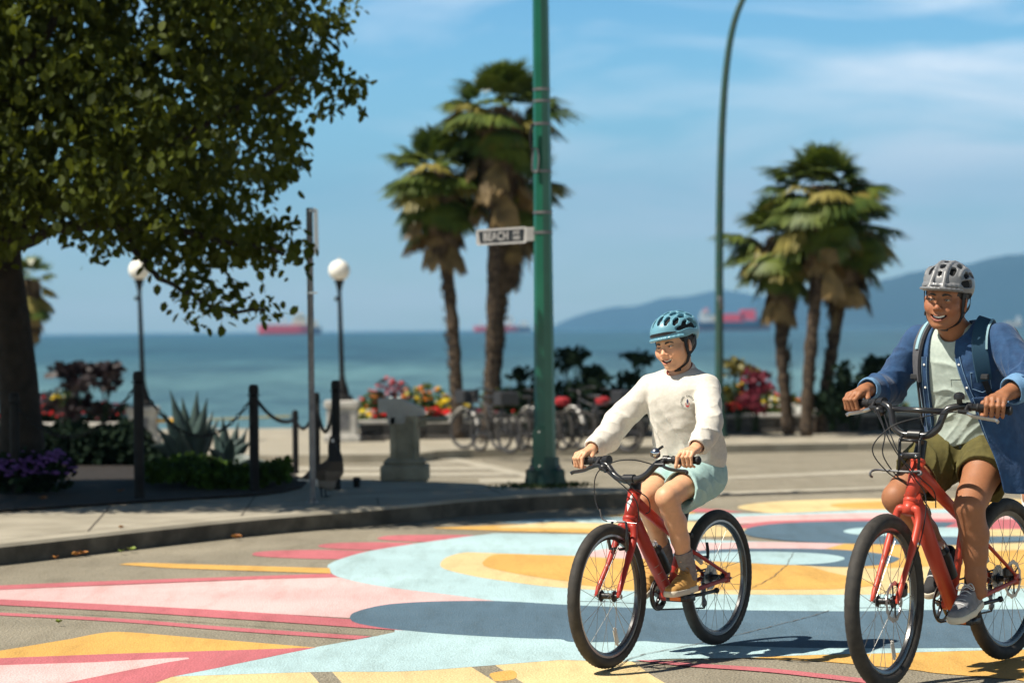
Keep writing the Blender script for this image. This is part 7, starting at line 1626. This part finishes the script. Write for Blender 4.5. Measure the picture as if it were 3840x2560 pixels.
a, f = v.surf(1); sho = mesh('shorts', a, f, MT['olive'], man); b = MB(); b.tube([A_([.30+.118*math.cos(t), .148*math.sin(t), .985-.02*math.cos(t)]) for t in np.linspace(-1.3,1.3,17)], .004, 6, flat=2.0); b.make('waistband_seam', MT['olive'], sho)
# open denim shirt
MT['denim'] = mat('blue_denim', (0.0060,0.038,0.112), .85, (0.014,0.066,0.172), 28, bump=.006, bscale=24, lo=.3, hi=.7, sheen=.15); MT['denimL'] = mat('denim_inside', (0.11,0.24,0.42), .9, (0.15,0.29,0.47), 30, bump=.001, bscale=250); MT['stitch'] = mat('pale_denim_stitching', (0.22,0.36,0.52), .8)
v = Vol((.0,-.44,.70), (.68,.46,1.46), .0040)
outer = [(.20,.80,.200,.135),(.235,.90,.192,.138),(.285,1.02,.182,.136),(.32,1.12,.180,.134),(.365,1.24,.188,.126),(.388,1.32,.182,.108),(.390,1.365,.135,.078)]
torso(v, outer, .035)
v.add(cone((.10,.05,.83),(.16,.20,.79),.06,.05), .04); v.add(cone((.19,.215,.80),(.22,.205,.95),.045,.05), .04)
v.bump(wob(14,.0035,51)); v.bump(vwrink((.24,0), 0, 15, .012, .74, 1.10, 6))
lo_in = [(x+.003, z, w-.013, d-.013) for x, z, w, d in outer]; vi = Vol(v.lo, v.lo+np.array(v.n-1)*.004, .004); torso(vi, [(x, z-.002, w, d) for x, z, w, d in [(.20,.68,.188,.120)]+lo_in], .035); vi.add(cone((.10,.05,.75),(.16,.20,.70),.05,.04), .04); vi.d = vi.d[:v.n[0],:v.n[1],:v.n[2]]
# hollow it only below the ribs and between the front edges
v.d = np.maximum(v.d, np.where(v.ax[2][None,None,:] < 1.02, -vi.d, -1).astype(np.float32))
yr = lambda Z: -.088-.030*np.clip((1.30-Z)/.35,0,1)-.02*np.clip((1.0-Z)/.2,0,1)
yl = lambda Z: .030+.100*np.clip((1.32-Z)/.34,0,1)**1.2+.075*np.clip((.98-Z)/.2,0,1)
X, Y, Z = v.grid(tuple(slice(0, n) for n in v.n)); opn = np.maximum(np.maximum(yr(Z)-Y, Y-yl(Z)), (.345-.14*np.clip((1.2-Z)/.45,0,1))-X); v.d = np.maximum(v.d, -opn.astype(np.float32))
v.cut(lambda X, Y, Z: .745+.06*np.clip((X-.15)/.25,0,1)+.035*np.clip((.19-np.abs(Y))/.1,0,1)-Z)
v.sub(cone((.395,0,1.33), (.47,0,1.47), .066, .085), .004)
sg_ = A_([0,0,-.012])
limbc(v, [shR, elR+sg_], [.074,.074], .012); limbc(v, [elR+sg_, lerp(elR,wrR,.4)+sg_, lerp(elR,wrR,.80)], [.072,.066,.050], .016)
limbc(v, [shL, elL+sg_], [.074,.072], .012); limbc(v, [elL+sg_, lerp(elL,wrL,.48)], [.072,.062], .016)
for (p, q, fr_, sd) in ((shR,elR,52,1),(elR-(wrR-elR)*.25,wrR,66,2),(shL,elL,52,3),(elL-(wrL-elL)*.3,lerp(elL,wrL,.6),60,4)): v.bump(folds(p, q, fr_*1.25, .0135, sd+60, .115))
for el, wr, t in ((elR,wrR,.80),(elL,wrL,.48)): d = (wr-el)/np.linalg.norm(wr-el); e = lerp(el,wr,t); v.sub((lambda X, Y, Z, e=e, d=d: np.maximum(-((X-e[0])*d[0]+(Y-e[1])*d[1]+(Z-e[2])*d[2]), np.sqrt((X-e[0])**2+(Y-e[1])**2+(Z-e[2])**2)-.08), e-.08, e+.08))
a, f = v.surf(2); ds = mesh('denim_shirt', a, f, MT['denim'], man)
for el, wr, t, r0, w in ((elR,wrR,.80,.050,.030),(elL,wrL,.48,.062,.055)):
    d = (wr-el)/np.linalg.norm(wr-el); e = lerp(el,wr,t); v2 = Vol(e-.11, e+.11, .003); v2.add(cone(e-d*.004, e+d*w*.5, r0, r0*.94)); v2.bump(wob(60,.0020,3)); v2.cut(lambda X, Y, Z: (X-e[0])*d[0]+(Y-e[1])*d[1]+(Z-e[2])*d[2]-w*.75); v2.cut(lambda X, Y, Z: -w*.35-((X-e[0])*d[0]+(Y-e[1])*d[1]+(Z-e[2])*d[2])); v2.sub(cone(e, e+d*.1, r0*.80, r0*.80), .002); a, f = v2.surf(1); mesh('rolled_cuff', a, f, MT['denimL'], ds)
# long front tail of the shirt hanging over the left hip
def latM(px_, py_, Lq):
    d = ray(px_, py_); l3 = A_([-hM[1], hM[0], 0]); t = (Lq-(CP-pM)@l3)/(d@l3); q = CP+d*t-pM; return A_([q@A_([hM[0],hM[1],0]), q@l3, q[2]])
fe = catmull([latM(3640,1490,.150), latM(3666,1564,.168), latM(3688,1628,.182), latM(3714,1691,.200), latM(3739,1761,.222), latM(3762,1849,.240)], 4)
oe = catmull([A_([.22,.225,1.15]), A_([.20,.235,1.06]), A_([.17,.250,.98]), A_([.15,.262,.90]), A_([.14,.268,.83]), A_([.15,.262,.785])], 4)
vs_ = []; fs_ = []; nc = 14; nr_ = min(len(fe), len(oe))
for i in range(nr_):
    f_ = i/(nr_-1)
    for j in range(nc):
        g_ = j/(nc-1); p = fe[i]*(1-g_)+oe[i]*g_+A_([.030,.045,0])*math.sin(math.pi*g_)*(.5+.5*f_)+A_([.3,1,0])*(.006*math.sin(g_*17+f_*2)*f_+.004*math.sin(g_*9-f_*7)); p = p+A_([0,0,-.022*math.sin(math.pi*g_)*f_**3]); vs_.append(p)
        if i and j: k = (i-1)*nc+j-1; fs_.append((k, k+1, k+nc+1, k+nc))
tl = mesh('shirt_tail', vs_, fs_, MT['denim'], ds); md = tl.modifiers.new('thick','SOLIDIFY'); md.thickness = .005; md.offset = 0; md = tl.modifiers.new('sub','SUBSURF'); md.levels = 1; md.render_levels = 1
for dd in (.010, .034): b = MB(); b.tube([fe[i]+(oe[i]-fe[i])/np.linalg.norm(oe[i]-fe[i])*dd+A_([.006,.005,0]) for i in range(nr_)], .0012, 5); b.make('stitching', MT['stitch'], ds)
# collar wings, front plackets with buttons, pocket seam
def band_(pts, wdir, w, th, m, par, name):
    b = MB(); Q = catmull([A_(p) for p in pts], 5); vs = []; fs = []
    for i, p in enumerate(Q):
        t = Q[min(i+1,len(Q)-1)]-Q[max(i-1,0)]; t /= np.linalg.norm(t); wd = A_(wdir(i/(len(Q)-1))) if callable(wdir) else A_(wdir); wd = wd-t*(wd@t); wd /= np.linalg.norm(wd); n_ = np.cross(t, wd); W_2 = w(i/(len(Q)-1)) if callable(w) else w
        for sx, sy in ((-1,-1),(1,-1),(1,1),(-1,1)): vs.append(p+wd*W_2*sx+n_*th*sy)
        if i: k = 4*(i-1); fs += [(k+q_, k+(q_+1)%4, k+4+(q_+1)%4, k+4+q_) for q_ in range(4)]
    fs += [(3,2,1,0), tuple(range(len(vs)-4,len(vs)))]; b.add(vs, fs); return b.make(name, MT[m], par)
for y in (-1, 1):
    band_([(.335,y*.015,1.425),(.345,y*.062,1.425),(.400,y*.082,1.408),(.452,y*.070,1.372),(.478,y*.062,1.345)], lambda t: (.25, y*.55, -.8), lambda t: .018+.008*t, .0035, 'denim', ds, 'collar')
def front(Y, Z):    # surface of the shirt where the front edge runs
    o = A_([.70, Y, Z]); h = BVHc.ray_cast(Vector(o), Vector((-1,0,0))); return A_(h[0]) if h[0] is not None else None
BVHc = bvh_of(ds.data.vertices and [q.co for q in ds.data.vertices], [p.vertices for p in ds.data.polygons])
for fn, off, nm in ((yl,.014,'placket'),(yr,-.014,'placket')):
    pts = [front(float(fn(np.array(z)))+off, z) for z in np.linspace(1.30,.86,15)]; pts = [p+A_([.002,0,0]) for p in pts if p is not None and p[0] > .25]
    if len(pts) > 3:
        pl_ = band_(pts, (0,1,0), .0125, .0022, 'denim', ds, nm)
        for sgn in (-1, 1): b = MB(); b.tube([p+A_([.0035,sgn*.0105,0]) for p in pts], .0012, 5); b.make('stitching', MT['stitch'], ds)
        for i in range(1, len(pts)-1, 3): b = MB(); b.lathe([(.0045,0),(.0045,.003),(.001,.0035)], 10, pts[i]+A_([.002,0,0]), (1,0,0)); b.make('button', MT['white'], ds)
pk = [front(y_, z_) for y_, z_ in ((.10,1.235),(.165,1.235),(.165,1.17),(.135,1.155),(.10,1.17),(.10,1.235))]
if all(p is not None for p in pk): b = MB(); b.tube([p+A_([.002,0,0]) for p in pk], .0013, 5); b.make('pocket_stitching', MT['stitch'], ds)
pk = [btM.ray_cast(Vector((.7,y_,z_)), Vector((-1,0,0)))[0] for y_, z_ in ((.005,1.21),(.062,1.21),(.062,1.145),(.005,1.145),(.005,1.21))]
if all(p is not None for p in pk): b = MB(); b.tube([A_(p)+A_([.001,0,0]) for p in pk], .0012, 5); b.make('pocket_seam', MT['sage'], ts)
# ring on the man's left hand, ankle bracelet left out
b = MB(); gd = (gL[1]-gL[0])/np.linalg.norm(gL[1]-gL[0]); c = gL[1]-gd*.062+gd*.0113; b.lathe([(.0100,-.0022),(.0112,-.0015),(.0112,.0015),(.0100,.0022)], 14, c+A_([.026,0,.030]), A_([.55,0,-.83])); b.make('finger_ring', MT['chrome'], man)
# backpack
bp_root = empty('backpack', pM.tolist(), yM, 'dark backpack with pale blue and grey straps worn by the adult', 'backpack')
MT['pack'] = mat('charcoal_pack_fabric', (0.014,0.015,0.018), .85, (0.03,0.032,0.036), 30); MT['packg'] = mat('grey_strap_fabric', (0.075,0.075,0.085), .85, (.10,.10,.11), 60); MT['packb'] = mat('pale_blue_strap_trim', (0.26,0.42,0.48), .8); MT['packn'] = mat('petrol_pack_fabric', (0.012,0.055,0.10), .8)
v = Vol((.0,-.22,.92), (.32,.22,1.46), .005); v.add(boxp((.155,0,1.20), (.080,.155,.225), rotm(0,rad(14),0), .05)); v.add(boxp((.085,0,1.12), (.06,.125,.12), rotm(0,rad(14),0), .04), .02); v.bump(wob(20,.004,71)); a, f = v.surf(1); mesh('bag', a, f, MT['pack'], bp_root)
for y in (-1, 1):
    P1 = [(.26,y*.085,1.395),(.335,y*.105,1.455),(.400,y*.118,1.447),(.468,y*.128,1.395),(.500,y*.142,1.31),(.492,y*.160,1.20)]
    P2 = [(.492,y*.160,1.20),(.445,y*.190,1.10),(.330,y*.205,1.00),(.21,y*.165,.985)]
    # lay the strap on the garment
    def lay(P_):
        out = []
        for p in catmull([A_(q) for q in P_], 5):
            h = BVHc.find_nearest(Vector(p)); q = A_(h[0]); n_ = A_(h[1]); n_ = n_ if n_@(p-A_([.33,0,1.15])) > 0 else -n_; out.append(q+n_*.010)
        return out
    q1, q2 = lay(P1), lay(P2); mid = A_([.32,0,1.18])
    def strapb(Q, w, th, m, nm, lift=0, offw=0):
        b = MB(); vs = []; fs = []
        for _ in range(2): Q = [Q[0]]+[(Q[i-1]+Q[i]*2+Q[i+1])/4 for i in range(1,len(Q)-1)]+[Q[-1]]
        for i, p in enumerate(Q):
            t = Q[min(i+1,len(Q)-1)]-Q[max(i-1,0)]; t /= np.linalg.norm(t); n_ = p-mid; n_ -= t*(n_@t); n_ /= np.linalg.norm(n_); wd = np.cross(n_, t); c = p+n_*lift+wd*offw
            for sx, sy in ((-1,-1),(1,-1),(1,1),(-1,1)): vs.append(c+wd*w*sx+n_*th*sy)
            if i: k = 4*(i-1); fs += [(k+q_, k+(q_+1)%4, k+4+(q_+1)%4, k+4+q_) for q_ in range(4)]
        fs += [(3,2,1,0), tuple(range(len(vs)-4,len(vs)))]; b.add(vs, fs); return b.make(nm, MT[m], bp_root)
    strapb(q1, .032, .006, 'packg' if y < 0 else 'packn', 'shoulder_strap'); strapb(q1[3:-6], .012, .003, 'packb', 'strap_trim', .0085, -.012*y) if y < 0 else strapb(q1[3:-6], .004, .002, 'packb', 'strap_trim', .0075, .026)
    strapb(q2, .012, .0025, 'pack', 'webbing'); b = MB(); c = q1[-2]; b.box(c+(c-mid)/np.linalg.norm(c-mid)*.01, (.018,.034,.022), None, .003); b.make('buckle', MT['pack'], bp_root)
# shoes: grey canvas with white laces, cream sole
MT['canvas'] = mat('grey_canvas', (0.19,0.19,0.20), .85, (0.27,0.27,0.28), 25, bump=.001, bscale=300); MT['canvasd'] = mat('black_canvas', (0.02,0.02,0.022), .85); MT['lacew'] = mat('white_lace', (0.62,0.62,0.62), .8)
pl, pr_ = OM['pedL']+zoff, OM['pedR']+zoff
shoe(man, aL, pl+A_([.012,-.004,.013]), 1, .285, MT['canvas'], MT['cream'], (.082, rad(10)), rad(8), MT['lacew'])
shoe(man, aR, pr_+A_([.012,.004,.013]), -1, .285, MT['canvasd'], MT['cream'], (.082, rad(32)), rad(-4), MT['lacew'])
v = Vol(aR-.07, aR+.09, .003); limbc(v, [aR-A_([0,0,.03]), lerp(aR,kR,.13)], [.040,.041], .01); d = (kR-aR)/np.linalg.norm(kR-aR); e = lerp(aR,kR,.12); v.cut(lambda X, Y, Z: (X-e[0])*d[0]+(Y-e[1])*d[1]+(Z-e[2])*d[2]); a, f = v.surf(1); mesh('sock', a, f, MT['canvasd'], man)

# ------------------------------------------------------------------ goose on the pavement
gf = gnd(1212, 1866, .13); gf[2] = .13; k = gf[1]/F
MT['goose'] = mat('goose_plumage', (.5,.5,.5), .8, None, 30, attr=True, bump=.004, bscale=60)
P_ = lambda px_, py_, dy=0: np.array([(px_-1212)*k, dy, -(py_-1866)*k])
v = Vol((-.27,-.13,.05), (.16,.13,.56), .005)
v.add(ell(P_(1222,1772), (.150,.080,.078), rotm(0,rad(-14),0))); v.add(ell(P_(1250,1755), (.07,.068,.085)), .04); v.add(cone(P_(1175,1785), P_(1122,1797), .050, .014, (0,0,1), 1.3), .04)
v.add(cone(P_(1190,1800), P_(1235,1815), .050, .052), .04)
N_ = catmull([P_(1258,1735), P_(1259,1712), P_(1252,1690), P_(1248,1668), P_(1250,1650)], 3)
for i in range(len(N_)-1): f0 = i/len(N_); v.add(cone(N_[i], N_[i+1], .040*(1-f0)**1.5+.017, .040*(1-f0)**1.5+.016), .02)
v.add(ell(P_(1254,1643), (.034,.021,.022), rotm(0,rad(8),0)), .01); v.add(cone(P_(1263,1646), P_(1274,1651), .010, .005), .006)
a, f = v.surf(1); x_, z_ = a[:,0]/k+1212, 1866-a[:,2]/k; c = np.tile(np.array([.055,.040,.028]), (len(a),1)); c[(z_ > 1765) & (x_ > 1225)] = (.12,.095,.075); c[(z_ > 1800)] = (.16,.14,.12); c[(z_ > 1795) & (x_ < 1195)] = (.55,.53,.50); c[(z_ < 1728) & (x_ > 1235)] = (.008,.008,.009); c[(np.abs(z_-1650) < 6) & (x_ < 1256) & (x_ > 1246)] = (.6,.58,.55); c[x_ > 1263.5] = np.where(((z_ < 1660) & (x_ > 1263.5))[x_ > 1263.5][:,None], (.008,.008,.008), c[x_ > 1263.5])
goose = mesh('goose', a, f, MT['goose'], None, True, col=c); goose.location = gf.tolist(); tag(goose, 'goose standing on the shaded pavement partly behind the grey sign post', 'goose')
for dx in (-4, 8):
    b = MB(); b.tube([P_(1208+dx,1815,dx*.006), P_(1210+dx,1840,dx*.006), P_(1212+dx,1862,dx*.006)], [.013,.007,.006], 7); b.make('leg', MT['goosel'] if 'goosel' in MT else MT['iron'], goose)
    b = MB(); q = P_(1212+dx,1864,dx*.006); b.add([q+[-.01,0,.004], q+[.045,-.022,.002], q+[.055,0,.003], q+[.045,.022,.002], q+[0,0,.012]], [(0,1,4),(1,2,4),(2,3,4),(3,0,4),(0,3,2,1)]); b.make('webbed_foot', MT['iron'], goose)
b = MB(); 
for i in range(5): f0 = i/4; b.tube([P_(1225-20*f0,1745+10*f0,-.070), P_(1165-25*f0,1775+9*f0,-.045)], [.012,.004], 6, flat=.4)
b.make('wing_feathers', mat('wing_brown', (.045,.033,.024), .8), goose, auto=False)
# ------------------------------------------------------------------ person in white behind the man, cut by the frame
q0 = at(3955, 1700, 13.4); wz = .0
v = Vol((-.3,-.22,.0), (.3,.22,1.42), .012); HQ = A_([0,-.01,1.27]); RQ = rotm(rad(-95),0,0)
sculpt_head(v, HQ, RQ, A_([.95,.95,.95])); v.add(cone((0,0,1.2),(0,0,1.05),.045,.05), .02); limbc(v, [(0,0,1.05),(0,0,.75)], [.09,.10], .03)
for y in (-1, 1): limbc(v, [(y*.13,0,1.04),(y*.17,.0,.82),(y*.16,-.06,.62)], [.04,.034,.024], .02); v.add(ell((y*.16,-.08,.56),(.03,.022,.05)), .015); limbc(v, [(y*.075,0,.72),(y*.08,-.02,.40),(y*.08,.0,.08)], [.075,.052,.035], .02); v.add(cone((y*.08,.01,.04),(y*.08,-.11,.03),.036,.03), .02)
a, f = v.surf(1); p3 = mesh('person', a, f, MT['skin_boy'], None, True, col=np.tile(np.array(SK['man'])*1.2, (len(a),1))); p3.location = (q0[0], q0[1], 0); tag(p3, 'person in white clothes behind the man, cut off by the right edge', 'person')
v = Vol((-.32,-.22,.5), (.32,.22,1.2), .010); limbc(v, [(0,0,1.03),(0,0,.68)], [.13,.15], .03); v.add(cone((-.05,0,.70),(.05,0,.70),.13,.13), .03)
for y in (-1, 1): limbc(v, [(y*.10,0,1.06),(y*.18,0,.83),(y*.16,-.06,.64)], [.07,.06,.045], .02)
v.bump(wob(20,.006,91)); v.cut(lambda X, Y, Z: .62-Z); a, f = v.surf(1); mesh('tshirt', a, f, MT['white'], p3)
v = Vol((-.25,-.2,.05), (.25,.2,.75), .010)
for y in (-1, 1): limbc(v, [(y*.08,0,.66),(y*.085,-.02,.40),(y*.085,0,.16)], [.10,.08,.065], .02)
v.cut(lambda X, Y, Z: .13-Z); a, f = v.surf(1); mesh('trousers', a, f, MT['white'], p3)
